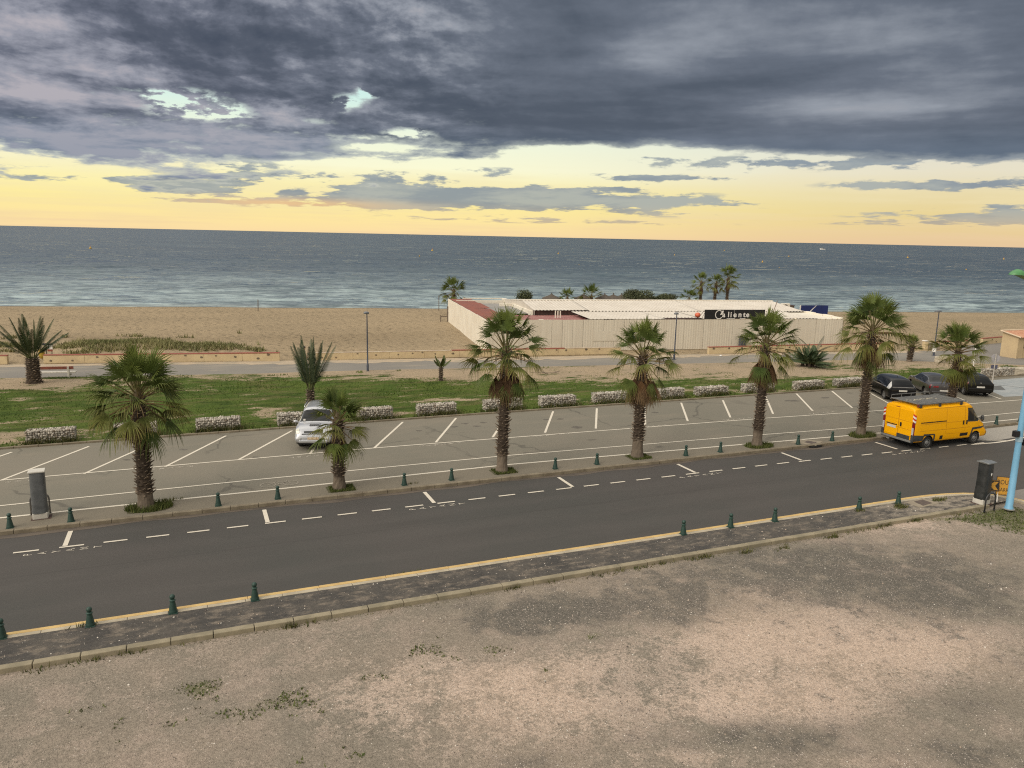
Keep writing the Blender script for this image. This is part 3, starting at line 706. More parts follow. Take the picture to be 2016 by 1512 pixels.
i = (np.arange(ny - 1)[:, None] * nx + np.arange(nx - 1)[None]).ravel(); f = np.stack([i, i + 1, i + 1 + nx, i + nx], 1)
wet = np.clip(1 - dS.ravel() / 2.6, 0, 1); dkb = np.clip(blobs(v[:, 0], v[:, 1], [(640, 665, 170, 9, .8), (800, 657, 120, 7, .5), (230, 664, 60, 5, .6), (330, 668, 140, 3, .6), (150, 665, 60, 3, .5)]), 0, 1)
m, t, bs = newmat('beach_sand'); p = coord(t, 'World')
a = t.n('ShaderNodeAttribute', attribute_name='Col'); Wt, Dk, _ = t.sep(V(t, a.outputs['Color']))
n = t.noise(t.vmul(p, (.4, 1, 1)), .16, 6, .6); f1 = t.noise(p, 1.5, 5, .7); f2 = t.noise(p, 9, 3, .75)
vo = t.voro(t.vadd(p, t.vmul(t.noise(p, 1.2, 3, .6, col=True), (.8, .8, 0))), 1.05, 0)
c = t.mix(t.ss(n, .35, .65), (.36, .278, .178, 1), (.315, .245, .158, 1)); c = t.mix(Dk * .6, c, (.21, .16, .10, 1)); c = t.mix(t.ss(f1, .55, .75) * .3, c, (.25, .19, .125, 1))
k = f2 * .5 + .75; c = t.mix(1.0, c, t.xyz(k, k, k), 'MULTIPLY'); c = t.mix(t.ss(Wt + (f1 - .5) * .4, .3, .8) * .7, c, (.20, .155, .11, 1))
t.put(bs.inputs['Base Color'], c); bs.inputs['Roughness'].default_value = .95; bs.inputs['Specular IOR Level'].default_value = .15
bump(t, bs, t.ss(vo, 0, .55) * .8 + f1 * 1.1 + f2 * .15, 1.0, .26)
struct(npmesh('beach', v, f, m, np.stack([wet, dkb, wet * 0], 1), smooth=True))
# seaweed-like dune grass on the small dunes behind the low wall
N = 90000
bx = NR.uniform(-40, 12, N); by = NR.uniform(63, 84, N)
dn = blobs(bx, by, [(270, 687, 120, 9, 1.0), (180, 690, 60, 7, .8), (360, 692, 60, 7, .55), (450, 691, 55, 6, .7), (-10, 690, 55, 18, 1.1), (303, 676, 30, 5, .8), (268, 662, 10, 2, .9), (230, 682, 40, 5, .5), (508, 692, 12, 5, .6)])
cl = fbm(bx * .45, by * .6, 12)
edge = lerp_line(bx, PF) + 1.6
keep = (dn + (cl - .5) * 2.2 > .52) & (by > edge); bx, by, cl = bx[keep], by[keep], cl[keep]
bz = np.clip(blobs(bx, by, DUNE), 0, .8) * np.clip((by - lerp_line(bx, PF) - 1) / 2, 0, 1) - .05
q = np.clip(NR.uniform(0, 1, (len(bx), 1)) * .7 + (fbm(bx * .3, by * .4, 2)[:, None] - .3), 0, 1); gc = (1 - q) * np.array([[.105, .12, .045]]) + q * np.array([[.30, .27, .13]])
blades('dune_grass', bx, by, bz, NR.uniform(.12, .42, len(bx)) * (.5 + cl), NR.uniform(.06, .14, len(bx)), 1.1, gc, BL, 'dry grass and scrub growing on the low dune behind the wall')

# ------------------------------------------------------------------ sea
SD = np.array([.972, -.235]); SN = np.array([.235, .972]); P0 = np.array([30.0, float(shore(30.0))])
us = np.concatenate([-np.geomspace(60000, 330, 26), np.arange(-320, 421, 1.6), np.geomspace(430, 60000, 26)])
vs_ = [-14.0]
while vs_[-1] < 70000: vs_.append(vs_[-1] + max(.55, .022 * (vs_[-1] + 20) * .8))
vs_ = np.array(vs_); U, Vv = np.meshgrid(us, vs_)
X = P0[0] + U * SD[0] + Vv * SN[0]; Y = P0[1] + U * SD[1] + Vv * SN[1]
rr = np.random.RandomState(5); Z = np.zeros_like(X)
for i in range(30):
    L = rr.uniform(2.2, 14) if i > 7 else rr.uniform(16, 34); ang = rr.normal(0, .28); kx, ky = math.sin(ang) * 2 * PI / L, math.cos(ang) * 2 * PI / L
    ph = U * kx + Vv * ky + rr.uniform(0, 6.28) + 1.6 * fbm(U * .02, Vv * .03, i)
    fade = np.clip(1 - Vv * .02 * 9 / L / 12, 0, 1)
    Z += .0085 * L ** .72 * (1 - np.abs(np.sin(ph / 2)) * 2) * fade * (.4 + 1.2 * vnoise(U * .03, Vv * .05, 40 + i))
Z *= np.clip(1 - (Vv - 140) / 320, 0, 1) * np.clip((Vv + 4) / 10, .25, 1) * 1.0
Z = np.where(np.abs(U) > 330, 0, Z) * .85 - .52
# a low shore break just off the beach
Z += .28 * np.exp(-((Vv - 6.5 - 2.5 * fbm(U * .03, U * 0, 9)) / 1.3) ** 2) * np.clip(fbm(U * .05, U * 0 + 3, 6) * 2.4 - .75, 0, 1)
v = np.stack([X.ravel(), Y.ravel(), Z.ravel()], 1); nx, ny = len(us), len(vs_)
i = (np.arange(ny - 1)[:, None] * nx + np.arange(nx - 1)[None]).ravel(); f = np.stack([i, i + 1, i + 1 + nx, i + nx], 1)
off = np.clip((Y - shore(X)) / 8, 0, 1).ravel(); off2 = np.clip((Y - shore(X)) / 240, 0, 1).ravel()
WC1, WC2, SPL, SHC = (.030, .056, .085, 1), (.042, .072, .10, 1), .36, (.37, .46, .47, 1)
m, t, bs = newmat('sea_water'); p = coord(t, 'World')
a = t.n('ShaderNodeAttribute', attribute_name='Col'); Of, Sh, _ = t.sep(V(t, a.outputs['Color']))
mp = t.n('ShaderNodeVectorRotate', rotation_type='Z_AXIS'); t.put(mp.inputs['Vector'], p); mp.inputs['Angle'].default_value = math.atan2(.235, .972); pr = V(t, mp.outputs[0])
w1 = t.noise(t.vmul(pr, (.35, 1, 1)), .07, 5, .6, .4); w2 = t.noise(t.vmul(pr, (.45, 1, 1)), .42, 5, .65, .5); w3 = t.noise(t.vmul(pr, (.6, 1, 1)), 1.9, 4, .7, .3); big = t.noise(t.vmul(pr, (.3, 1, 1)), .012, 5, .6)
c1 = t.noise(t.vmul(pr, (.4, 1, 1)), .16, 3, .6, .3, col=True); c2 = t.noise(t.vmul(pr, (.55, 1, 1)), .8, 3, .65, .3, col=True); c3 = t.noise(t.vmul(pr, (.7, 1, 1)), 3.4, 2, .6, col=True)
k2a = t.noise(t.vmul(pr, (.22, 1, 1)), .9, 4, .7, .3)
wc = t.mix(t.ss(big, .35, .65), WC1, WC2)
shal_sheen = t.math('POWER', 1 - t.math('MINIMUM', Sh, 1.0), 2.6)
stk = t.ss(w2 * .35 + k2a * .45 + w1 * .35, .50, .66)
wc = t.mix(shal_sheen * (stk * .85 + .15), wc, SHC)  # pale shallows, with the sky's sheen near the shore put into the colour
wc = t.mix((1 - t.ss(Of, .2, 1)) * .5, wc, (.22, .24, .21, 1))
foam = t.math('MAXIMUM', (1 - t.ss(Of + (w3 - .5) * .16, .03, .085)), t.ss(w2 + (w3 - .5) * .5, .70, .80) * (1 - t.ss(Of, .4, 1.0)) * .8)
wc = t.mix(foam * .8, wc, (.62, .62, .58, 1))
t.put(bs.inputs['Base Color'], wc); t.put(bs.inputs['Roughness'], foam * .5 + .16); bs.inputs['IOR'].default_value = 1.33; bs.inputs['Specular IOR Level'].default_value = SPL
# small waves: facet slopes from three octaves, steeper on the side that runs up the beach
k1, k2, k3 = t.sep(c1), t.sep(c2), t.sep(c3)
gx = (k1[0] - .5) * .5 + (k2[0] - .5) * .7 + (k3[0] - .5) * .3; gy = (k1[1] - .5) * 1.1 + (k2[1] - .5) * 1.2 + (k3[1] - .5) * .45 + (w1 - .5) * .6 - .24
vr2 = t.n('ShaderNodeVectorRotate', rotation_type='Z_AXIS'); t.put(vr2.inputs['Vector'], t.xyz(gx, gy, 0.0)); vr2.inputs['Angle'].default_value = -math.atan2(.235, .972)
nv = t.vadd(V(t, t.n('ShaderNodeNewGeometry').outputs['Normal']), V(t, vr2.outputs[0])); nz = t.n('ShaderNodeVectorMath', operation='NORMALIZE'); t.put(nz.inputs[0], nv); t.nt.links.new(nz.outputs[0], bs.inputs['Normal'])
struct(npmesh('sea', v, f, m, np.stack([off, off2, off], 1), smooth=True))
# ------------------------------------------------------------------ palms
LEAF = colmat('palm_leaf', .55, .3, 5, spec=.22)
BARK = colmat('palm_bark', .9, .3, 9, spec=.15)
DEAD = colmat('dead_frond', .85, .3, 6, spec=.15)
def mixc(a, b, k): return tuple(a[i] * (1 - k) + b[i] * k for i in range(3))
GR_D, GR_M, GR_L, YEL_T, BRN = (.036, .062, .017), (.092, .132, .030), (.20, .235, .052), (.20, .155, .045), (.13, .072, .034)
def fan_leaf(mb, hub, az, el, pet, R, rd, age, droop, nseg=26, dead=False, petr=.02, spread=92):
    """one palmate leaf: arching petiole and a pleated fan of drooping segments"""
    d = Vector((math.cos(az) * math.cos(el), math.sin(az) * math.cos(el), math.sin(el)))
    side = Vector((-math.sin(az), math.cos(az), 0))
    pts = []; sag = droop * .16 * pet * max(0, math.cos(el))
    for i in range(5):
        k = i / 4; pts.append(hub + d * pet * k - Vector((0, 0, sag * k * k)))
    pc = mixc((.11, .115, .04), (.20, .13, .06), 1 if dead else age)
    mb.tube(pts, [petr * (1.25 - .5 * i / 4) for i in range(5)], 4, False, col=pc)
    d2 = (pts[4] - pts[3]).normalized()
    roll = rd.gauss(0, .35); up = side.cross(d2); side = (side * math.cos(roll) + up * math.sin(roll)).normalized(); nrm = side.cross(d2).normalized()
    o = pts[4]; sp = R_(spread) * rd.uniform(.85, 1.08) * (.42 if dead else 1 - .38 * max(0, age - .45)); cup = rd.uniform(.0, .45)
    base = mixc(GR_L, mixc(GR_M, GR_D, rd.random()), min(1, age * 3)) if age < .3 else mixc(mixc(GR_D, GR_M, rd.random()), mixc(GR_M, YEL_T, .45), max(0, age - .62) * 2.4)
    base = mixc(base, GR_M, .2)
    tipc = mixc(base, YEL_T, .10 + .85 * max(0, age - .38))
    if dead: base = mixc(BRN, (.09, .055, .033), rd.random()); tipc = mixc(BRN, (.26, .19, .11), rd.random() * .8)
    for s in range(nseg):
        ph = -sp + 2 * sp * (s + .5) / nseg + rd.gauss(0, .012); dph = 2 * sp / nseg
        Ls = R * (1 - .34 * abs(ph / sp) ** 1.6) * rd.uniform(.82, 1.1)
        dirv = (d2 * math.cos(ph) + side * math.sin(ph))
        dirv = (dirv + nrm * cup * abs(math.sin(ph)) * .8).normalized(); tang = (-d2 * math.sin(ph) + side * math.cos(ph))
        dr = droop * rd.uniform(.35, 1.6)
        tw = rd.gauss(0, .25)
        vs, cs = [], []
        for j, (kk, wf) in enumerate(((.06, 1.0), (.32, 1.0), (.52, .74), (.76, .45), (1.0, .04))):
            rho = Ls * kk; w = min(rho * dph, Ls * .5 * dph) * wf * .53 + .003
            bend = max(0, kk - .42); q = dirv * rho * (1 - .35 * dr * bend * bend)
            q = o + q - Vector((0, 0, dr * R * bend * bend * (1.15 if not dead else .9)))
            tg = (tang + nrm * tw * bend).normalized()
            c = mixc(base, tipc, max(0, kk - .35) / .65)
            vs += [q - tg * w - nrm * w * .35, q + nrm * w * .45, q + tg * w - nrm * w * .35]; cs += [c, mixc(c, GR_L, .0 if dead else .12), c]
        n0 = []
        for j in range(4):
            b = j * 3; n0 += [(b, b + 1, b + 4, b + 3), (b + 1, b + 2, b + 5, b + 4)]
        mb.add(vs, n0, cs)
def palm_trunk(h, r0, r1, rd, bare, lean, boots=True, boot_len=.17, ring=.13):
    mb = MB(); n = 18; L = []
    cb, ct = (.15, .12, .092), (.06, .045, .034)
    k = 0
    for i in range(24):
        z = h * i / 23; kk = i / 23
        r = r0 + (r1 - r0) * kk ** .7 + (r0 * .22 * max(0, 1 - z / .35))
        r *= 1 + rd.uniform(-.025, .025)
        L.append((Vector((lean[0] * kk ** 1.3, lean[1] * kk ** 1.3, z)), r))
    vs, fs, cs = [], [], []
    for p, r in L:
        for q in range(n):
            a = 2 * PI * q / n; rr_ = r * (1 + rd.uniform(-.04, .04)); vs.append(p + Vector((rr_ * math.cos(a), rr_ * math.sin(a), 0))); g = rd.uniform(.75, 1.2); cs.append(tuple(x * g for x in (cb if p.z < bare else ct)))
    for i in range(23):
        for q in range(n):
            q2 = (q + 1) % n; fs.append((i * n + q, i * n + q2, (i + 1) * n + q2, (i + 1) * n + q))
    fs.append(tuple(23 * n + q for q in range(n)))
    mb.add(vs, fs, cs)
    if boots:
        z = bare; row = 0; per = max(7, int(2 * PI * r0 / .2))
        while z < h + .05:
            kk = min(1, z / h); i = min(22, int(kk * 23)); p, r = L[i]; p2 = L[i + 1][0]; c0 = p.lerp(p2, kk * 23 - i) if i < 23 else p; c0 = Vector((c0.x, c0.y, z))
            for q in range(per):
                a = 2 * PI * (q + .5 * (row % 2)) / per + rd.gauss(0, .1); u = Vector((math.cos(a), math.sin(a), 0)); s = Vector((-math.sin(a), math.cos(a), 0))
                l = boot_len * rd.uniform(.6, 1.35); w = .075 * rd.uniform(.7, 1.2); g = rd.uniform(.6, 1.5)
                zz = rd.uniform(-.03, .03); b0 = c0 + u * (r - .02) + Vector((0, 0, zz))
                tip = b0 + u * (.05 + l * rd.uniform(.3, .75)) + Vector((0, 0, l * rd.uniform(.25, .8))) + s * rd.gauss(0, .02)
                ca = tuple(x * g for x in (.085, .062, .046)); cbk = tuple(x * g * 1.3 for x in (.20, .16, .12))
                mb.add([b0 - s * w, b0 + s * w, b0 + s * w * .8 + Vector((0, 0, .05)) + u * .015, b0 - s * w * .8 + Vector((0, 0, .05)) + u * .015, tip - s * w * .4, tip + s * w * .4, tip + Vector((0, 0, .018))],
                       [(0, 1, 5, 4), (1, 2, 6, 5), (3, 0, 4, 6), (2, 3, 6), (4, 5, 6)], [ca, ca, ca, ca, cbk, cbk, cbk])
            z += ring * rd.uniform(.85, 1.1); row += 1
    return mb, L
def fan_palm(name, label, base, h, r0, r1, R, pet, seed, nleaf=34, skirt=14, bare=.8, lean=(0, 0), group=None, low=-.75, nseg=26, droop=1.0, skirt_len=1.0, boots=True, cat='palm tree', yellow=0, extra=()):
    rd = random.Random(seed)
    t = thing(name, label, cat, base, 0, group)
    mb, L = palm_trunk(h, r0, r1, rd, bare, lean, boots)
    mb.obj('trunk', BARK, t)
    top = L[-1][0]
    mb = MB()
    for i in range(nleaf):
        k = (i + .5) / nleaf                          # 0 youngest, 1 oldest
        el = R_(88) - (R_(88) - low) * k ** 1.05 + rd.gauss(0, .15); az = i * 2.39996 + rd.gauss(0, .22)
        hub = top + Vector((math.cos(az) * r1 * .4, math.sin(az) * r1 * .4, .25 - .5 * k))
        fan_leaf(mb, hub, az, el, pet * (.95 + .12 * min(1, k * 2.2)) * rd.uniform(.72, 1.25), R * (.98 + .06 * min(1, k * 2)) * rd.uniform(.82, 1.14), rd, min(1, k + yellow), droop * (.22 + .72 * k), nseg)
    for az, el, age in extra:
        fan_leaf(mb, top - Vector((0, 0, .25)), R_(az), R_(el), pet * 1.1, R, rd, age, droop, nseg)
    mb.ball(top + Vector((0, 0, .05)), (r1 * .9, r1 * .9, .35), 10, 6, col=(.10, .075, .04))
    mb.obj('crown', LEAF, t)
    if skirt:
        mb = MB()
        for i in range(skirt):
            az = i * 2.39996 + rd.gauss(0, .3); el = R_(rd.uniform(-86, -62))
            fan_leaf(mb, top + Vector((math.cos(az) * r1 * .7, math.sin(az) * r1 * .7, -.25 - .3 * rd.random())), az, el, pet * .8 * skirt_len * rd.uniform(.6, 1.1), R * .95 * skirt_len, rd, 1, .6, 16, True, .016)
        mb.obj('dead_fronds', DEAD, t)
    return t
GP = 'fan palms planted along the pavement strip'
PALMS = [
    # base px, height, r0, r1, R, pet, nleaf, skirt, bare, lean, label, droop, skirt length, lowest leaf, yellowing, extra leaves
    ((288, 1000), 4.2, .27, .20, .92, .95, 52, 9, .55, (.0, .0), 'bushy short fan palm with dense green crown, nearest the wrapped meter on the left', 1.05, .9, -.3, .05, ((10, -32, .5), (215, -28, .5), (300, -50, .5))),
    ((668, 962), 2.8, .24, .19, .78, .62, 22, 5, .6, (.0, .0), 'smallest fan palm in front of the silver parked car', .8, .9, -.1, .16, ((190, -20, .5), (240, -42, .7), (290, -48, .6), (330, -35, .8), (20, -12, .5))),
    ((988, 928), 5.35, .25, .17, .86, 1.02, 38, 40, .75, (.12, .05), 'tall fan palm in front of the white club wall corner with a thick brown skirt', 1.1, 1.1, -.3, .1, ((200, -22, .5), (185, 0, .3), (265, -62, .7), (300, -58, .55), (340, -30, .4))),
    ((1254, 900), 4.85, .27, .18, .80, .92, 32, 36, .85, (.1, .1), 'fan palm with long ragged brown skirt and pale trunk foot, left of the black sign', 1.05, 1.35, .0, .05, ((195, -42, .7), (-25, -40, .7), (-60, -60, .8), (5, -8, .3))),
    ((1490, 878), 5.2, .25, .17, .86, .90, 37, 50, .9, (.1, .05), 'fan palm covering the end of the black sign, with rounded brown skirt', 1.1, 1.1, -.15, .08, ((215, -42, .5), (280, -68, .8), (-35, -38, .55), (5, -15, .3))),
    ((1694, 858), 5.7, .24, .165, .95, 1.05, 48, 50, .55, (.1, .05), 'tallest fan palm standing behind the yellow van rear with golden brown skirt', 1.1, .95, -.3, .12, ((255, -70, .7), (-15, -40, .6), (195, -30, .6))),
    ((1865.5, 837.2), 4.35, .23, .165, .86, .80, 34, 14, .5, (.1, .0), 'fan palm with yellowing low leaves between the grey and black cars', .85, 1.1, -.1, .16, ((200, -45, .8), (285, -62, .85), (-25, -45, .8), (235, -65, .9), (-55, -50, .85), (0, -20, .4))),
]
for i, (px, h, r0, r1, R, pet, nl, sk, bare, lean, lab, dr, sl, low, yl, ex) in enumerate(PALMS):
    fan_palm('fan_palm', lab, G(*px), h, r0, r1, R, pet, 101 + i * 7, nl, sk, bare, lean, GP, low, 26, dr, sl, yellow=yl, extra=ex)
    # square of earth and grass at the foot
    b = G(*px); n = 1500; hw = .62 if i not in (1, 2, 3) else .5
    if i == 6: continue
    q = NR.uniform(0, 1, (n, 1)); gcol = (1 - q) * np.array([[.05, .075, .018]]) + q * np.array([[.13, .135, .045]])
    rr_ = np.sqrt(NR.uniform(0, 1, n)) * hw * (1.05 if i in (0, 4, 5) else 1); aa = NR.uniform(0, 2 * PI, n)
    bx = b[0] + (rr_ * np.cos(aa) * 1.25 if i in (0, 4, 5) else NR.uniform(-hw, hw, n)) + .1; by = b[1] - .05 + (rr_ * np.sin(aa) * .8 if i in (0, 4, 5) else NR.uniform(-hw * .8, hw * .8, n))
    hh = (.26 if i in (0, 5) else .18) if i in (0, 4, 5) else .12
    o = blades('grass_tuft', bx, by, np.full(n, .005), NR.uniform(.3, 1, n) * hh, NR.uniform(.02, .045, n), .8, gcol, BL)
    del o['kind']; tag(o, 'green grass growing round the foot of the ' + ['bushy short palm by the meter', 'smallest palm by the silver car', 'tall palm by the club corner', 'palm with ragged long skirt', 'palm at the end of the black sign', 'tallest palm behind the van'][i], 'grass tuft', 'grass tufts at the palm feet')
    me_s = .5; sheet('planting_pit', [(b[0] - hw, b[1] - hw * .8), (b[0] + hw * 1.1, b[1] - hw * .8), (b[0] + hw * 1.1, b[1] + hw * .7), (b[0] - hw, b[1] + hw * .7)], .012, mat('pit_earth', (.10, .085, .05, 1), (.07, .075, .03, 1), 5, .95, kind='World'))

# feather palms
def feather_frond(mb, o, az, el, L, rd, droop, cols, nl=34, ll=.42, vee=.75):
    d = Vector((math.cos(az) * math.cos(el), math.sin(az) * math.cos(el), math.sin(el))); side = Vector((-math.sin(az), math.cos(az), 0))
    pts = []
    for i in range(9):
        k = i / 8; pts.append(o + d * L * k + Vector((math.cos(az) * droop * .3 * L * k * k, math.sin(az) * droop * .3 * L * k * k, -droop * L * .32 * k ** 2.2)))
    mb.tube(pts, [.03 * (1 - .85 * i / 8) for i in range(9)], 4, False, col=mixc((.13, .13, .05), cols[1], .3))
    for s in range(nl):
        k = .16 + .84 * s / nl; f = k * 8; i = min(7, int(f)); p = pts[i].lerp(pts[i + 1], f - i); td = (pts[i + 1] - pts[i]).normalized(); nn = side.cross(td).normalized()
        l = ll * math.sin(PI * (.12 + .83 * k) ** .8) * rd.uniform(.85, 1.1) + .06
        c = mixc(cols[0], cols[1], rd.random())
        for sg in (-1, 1):
            dv = (side * sg * .8 + td * (.75 + .5 * k) - nn * -vee * .5).normalized(); w = td * .022
            q = p + dv * l * .55; q2 = p + dv * l - Vector((0, 0, .12 * l))
            mb.add([p - w, p + w, q + w * 1.1, q - w * 1.1, q2], [(0, 1, 2, 3), (3, 2, 4)], c)
def feather_palm(name, label, base, h, r0, r1, L, n, seed, ellow=.6, elhigh=1.45, droop=.35, cols=((.04, .062, .025), (.075, .095, .04)), squat=False, cat='palm tree', nl=36, ll=.42, multi=1, boots=True):
    rd = random.Random(seed); t = thing(name, label, cat, base)
    mb = MB(); c2 = MB()
    for mstem in range(multi):
        off = Vector((rd.uniform(-.6, .6), rd.uniform(-.35, .35), 0)) if multi > 1 else Vector((0, 0, 0)); hh = h * rd.uniform(.35, 1.1) if multi > 1 else h
        tm, TL = palm_trunk(hh, r0, r1, rd, .12, (0, 0), boots, .1, .13); mb.add([Vector(q) + off for q in tm.v], tm.f, tm.c)
        for i in range(n):
            k = (i + .5) / n; az = i * 2.39996 + rd.gauss(0, .25); el = elhigh + (ellow - elhigh) * k + rd.gauss(0, .06)
            feather_frond(c2, off + TL[-1][0] + Vector((math.cos(az) * r1 * .5, math.sin(az) * r1 * .5, 0)), az, el, L * rd.uniform(.82, 1.08), rd, droop * (.4 + k), cols, nl, ll)
    mb.obj('trunk', BARK, t); c2.obj('crown', LEAF, t)
    return t
feather_palm('date_palm', 'squat date palm with thick trunk and upright feathery fronds beside the red bench', G(68, 757), 1.75, .42, .36, 3.0, 18, 5, .75, 1.5, .3, ((.030, .046, .02), (.055, .075, .03)))
feather_palm('date_palm', 'narrow upright date palm on the lawn behind the silver car', G(612, 800), .95, .26, .2, 3.2, 17, 8, 1.17, 1.52, .14, ((.05, .072, .04), (.09, .11, .065)), ll=.46)
feather_palm('date_palm', 'bushy clump of low date palm shoots on the sandy ground by the promenade', G(1592, 724), .5, .14, .12, 1.55, 11, 12, .25, 1.45, .55, ((.035, .06, .028), (.07, .10, .05)), multi=7, nl=24, ll=.34, boots=False)
t_ = feather_palm('date_palm', 'young leaning palm stem with two bare drooping fronds above the shoots', G(1600, 722), 1.0, .09, .08, 2.0, 4, 19, .5, 1.3, .8, ((.09, .09, .065), (.14, .13, .10)), nl=22, ll=.3, boots=False)
feather_palm('date_palm', 'little young palm with thin shaggy trunk alone on the lawn edge', G(868, 752), 1.0, .13, .12, .95, 7, 23, .75, 1.35, .3, ((.045, .065, .02), (.09, .105, .03)), nl=18, ll=.22)
fan_palm('fan_palm', 'small palm with flat green crown on a crooked trunk near the promenade lamp', G(1790, 712), 1.35, .2, .24, .52, .45, 61, 30, 0, .2, (.12, 0), None, .0, 14, .5)

# palms and bushes behind the club
def beach_palm(label, px, py, h, R, pet, seed, nl=26, sk=8, lean=(0, 0), yl=.1):
    return fan_palm('fan_palm', label, G(px, py), h, .2, .17, R, pet, seed, nl, sk, .4, lean, 'fan palms on the beach behind the club', -.7, 14, .9, .8, yellow=yl)
beach_palm('full-crowned fan palm at the far left end of the white side wall', 893, 617, 2.9, 1.05, 1.0, 301, 34, 12)
beach_palm('low fan palm poking above the white roof beside the thatched parasols', 1116, 619, 2.1, .85, .8, 302, 22, 4)
beach_palm('yellowish low fan palm above the white roof, left of the dark parasols', 1163, 619, 2.3, .95, .95, 303, 26, 4, yl=.3)
beach_palm('slender fan palm leftmost of the three tall ones behind the roof', 1377, 617, 4.3, .8, .85, 304, 26, 8)
beach_palm('shorter fan palm in the middle of the three tall ones behind the roof', 1404, 617, 4.2, .75, .75, 305, 22, 8, (.2, 0))
beach_palm('biggest fan palm of the three tall ones behind the roof', 1429, 617, 4.9, .95, 1.0, 306, 32, 10)
beach_palm('squat dark fan palm at the foot of the three tall ones', 1355, 617, 1.9, .85, .85, 307, 26, 0)
LEAFB = colmat('bush_leaf', .6, .3, 8, spec=.3)
def bush(label, px, py, w, d, h, z0, seed, n=2600, cat='tree', lumps=None):
    rd = np.random.RandomState(seed); t = thing('coastal_tree', label, cat, G(px, py), 0, 'windswept trees behind the club')
    mb = MB(); q = random.Random(seed)
    for a in range(4):
        an = q.uniform(0, 6.28); mb.tube([(q.uniform(-.15, .15), 0, 0), (math.cos(an) * w * .12, math.sin(an) * d * .1, z0 * .7), (math.cos(an) * w * .3, math.sin(an) * d * .3, z0 + (h - z0) * .45)], [.12, .09, .04], 6, col=(.12, .10, .08))
    mb.obj('trunk', BARK, t)
    C = lumps or [(q.uniform(-.38, .38) * w, q.uniform(-.35, .35) * d, z0 + (h - z0) * q.uniform(.3, .75), q.uniform(.2, .34)) for _ in range(9)]
    P, Cc = [], []
    for cx, cy, cz, r in C:
        k = n // len(C); u = rd.normal(size=(k, 3)); u /= np.linalg.norm(u, axis=1)[:, None]; rad = rd.uniform(.35, 1, k)[:, None] ** .5 * (1 + .25 * rd.normal(size=(k, 1)) * .6)
        P.append(np.array([cx, cy, cz]) + u * rad * np.array([r * w, r * d, r * (h - z0) * 1.05])); Cc.append(np.repeat(np.array([[.05, .062, .03]]) * rd.uniform(.7, 1.3) + rd.uniform(0, .055, (k, 1)) * np.array([[1, 1, .5]]), 1, 0))
    P = np.concatenate(P); Cc = np.concatenate(Cc); a = rd.normal(size=(len(P), 3)); a /= np.linalg.norm(a, axis=1)[:, None]; b = np.cross(a, rd.normal(size=(len(P), 3))); b /= np.linalg.norm(b, axis=1)[:, None]
    s = rd.uniform(.06, .14, (len(P), 1)); v = np.stack([P - a * s, P + b * s * .5, P + a * s, P - b * s * .5], 1).reshape(-1, 3)
    npmesh('crown', v, np.arange(len(v)).reshape(-1, 4), LEAFB, np.repeat(Cc, 4, 0), t)
    return t
bush('dark rounded wind-bent tree above the left part of the white roof', 1026, 618, 2.8, 2.2, 3.3, 1.0, 401)
bush('broad umbrella-shaped tree with pale green crown behind the roof', 1246, 618, 4.6, 3.0, 3.5, 1.3, 402, 4200)
bush('small low tree just right of the broad umbrella-shaped tree', 1285, 618, 2.2, 2.0, 2.5, 1.1, 403, 1800)
bush('leaning tree with a visible trunk and flat crown, right of the low tree', 1309, 618, 2.8, 2.2, 2.9, 1.6, 404, 2200)

# ------------------------------------------------------------------ bollards
BOL = mat('bollard_green', (.016, .045, .036, 1), (.022, .058, .045, 1), 6, .42, .6, bmp=.15, bscale=60, spec=.5)
def bollard():
    t = thing('bollard', '', 'bollard')
    mb = MB(); mb.box((0, 0, .012), (.235, .235, .024)); mb.obj('base_plate', BOL, t, bevel=.006)
    mb = MB(); mb.lathe([(.108, .024), (.112, .05), (.105, .075), (.098, .13), (.082, .22), (.066, .30), (.060, .335), (.062, .345)], 24); mb.obj('body', BOL, t, auto=50)
    mb = MB(); mb.lathe([(.062, .345), (.08, .352), (.082, .37), (.066, .378), (.052, .392), (.052, .40), (.0525, .404)], 24); mb.obj('collar', BOL, t, auto=40)
    mb = MB(); mb.ball((0, 0, .462), .072, 20, 14); mb.obj('ball_head', BOL, t, smooth=True)
    return t
B0 = bollard(); first = True
BF = [((20, 1039), 'left of the wrapped meter, at the left edge'), ((140, 1027), 'just right of the wrapped grey meter'), ((430, 996), 'first one right of the bushy short palm'), ((547, 982), 'left of the smallest palm, beside the painted cycle'), ((796, 955), 'first one right of the smallest palm'), ((889, 945), 'left of the tall palm in the middle'),
      ((1093, 923), 'first one right of the tall middle palm'), ((1175, 914), 'left of the ragged-skirted palm'), ((1350, 897), 'first one right of the ragged-skirted palm'), ((1418, 890), 'left of the palm at the sign end'), ((1571, 875), 'beside the manhole cover on the palm strip'), ((1638, 868), 'left of the tallest palm, near the manhole'), ((1961, 836), 'ahead of the yellow van')]
BN = [((4, 1256), 'cut by the left edge'), ((178, 1232), 'with moss at its foot, first full one from the left'), ((341, 1206), 'second full one from the left'), ((502, 1181), 'last of the left group'), ((1345, 1052), 'first of the right group'), ((1438, 1038), 'second of the right group'), ((1525, 1026), 'third of the right group'), ((1691, 1003), 'second from the drain cover'), ((1768, 992), 'with weeds at its foot, next to the drain cover')]
for L, pre, grp in ((BF, 'green bollard on palm strip, ', 'bollards along the palm strip'), (BN, 'green bollard on near pavement, ', 'bollards along the near pavement')):
    for px, lab in L:
        loc = G(*px); rz = rnd.uniform(-.05, .05)
        if first: o = B0; o.location = loc; o['label'] = pre + lab; first = False
        else: o = copy_tree(B0, pre + lab, loc, rz)
        o['group'] = grp
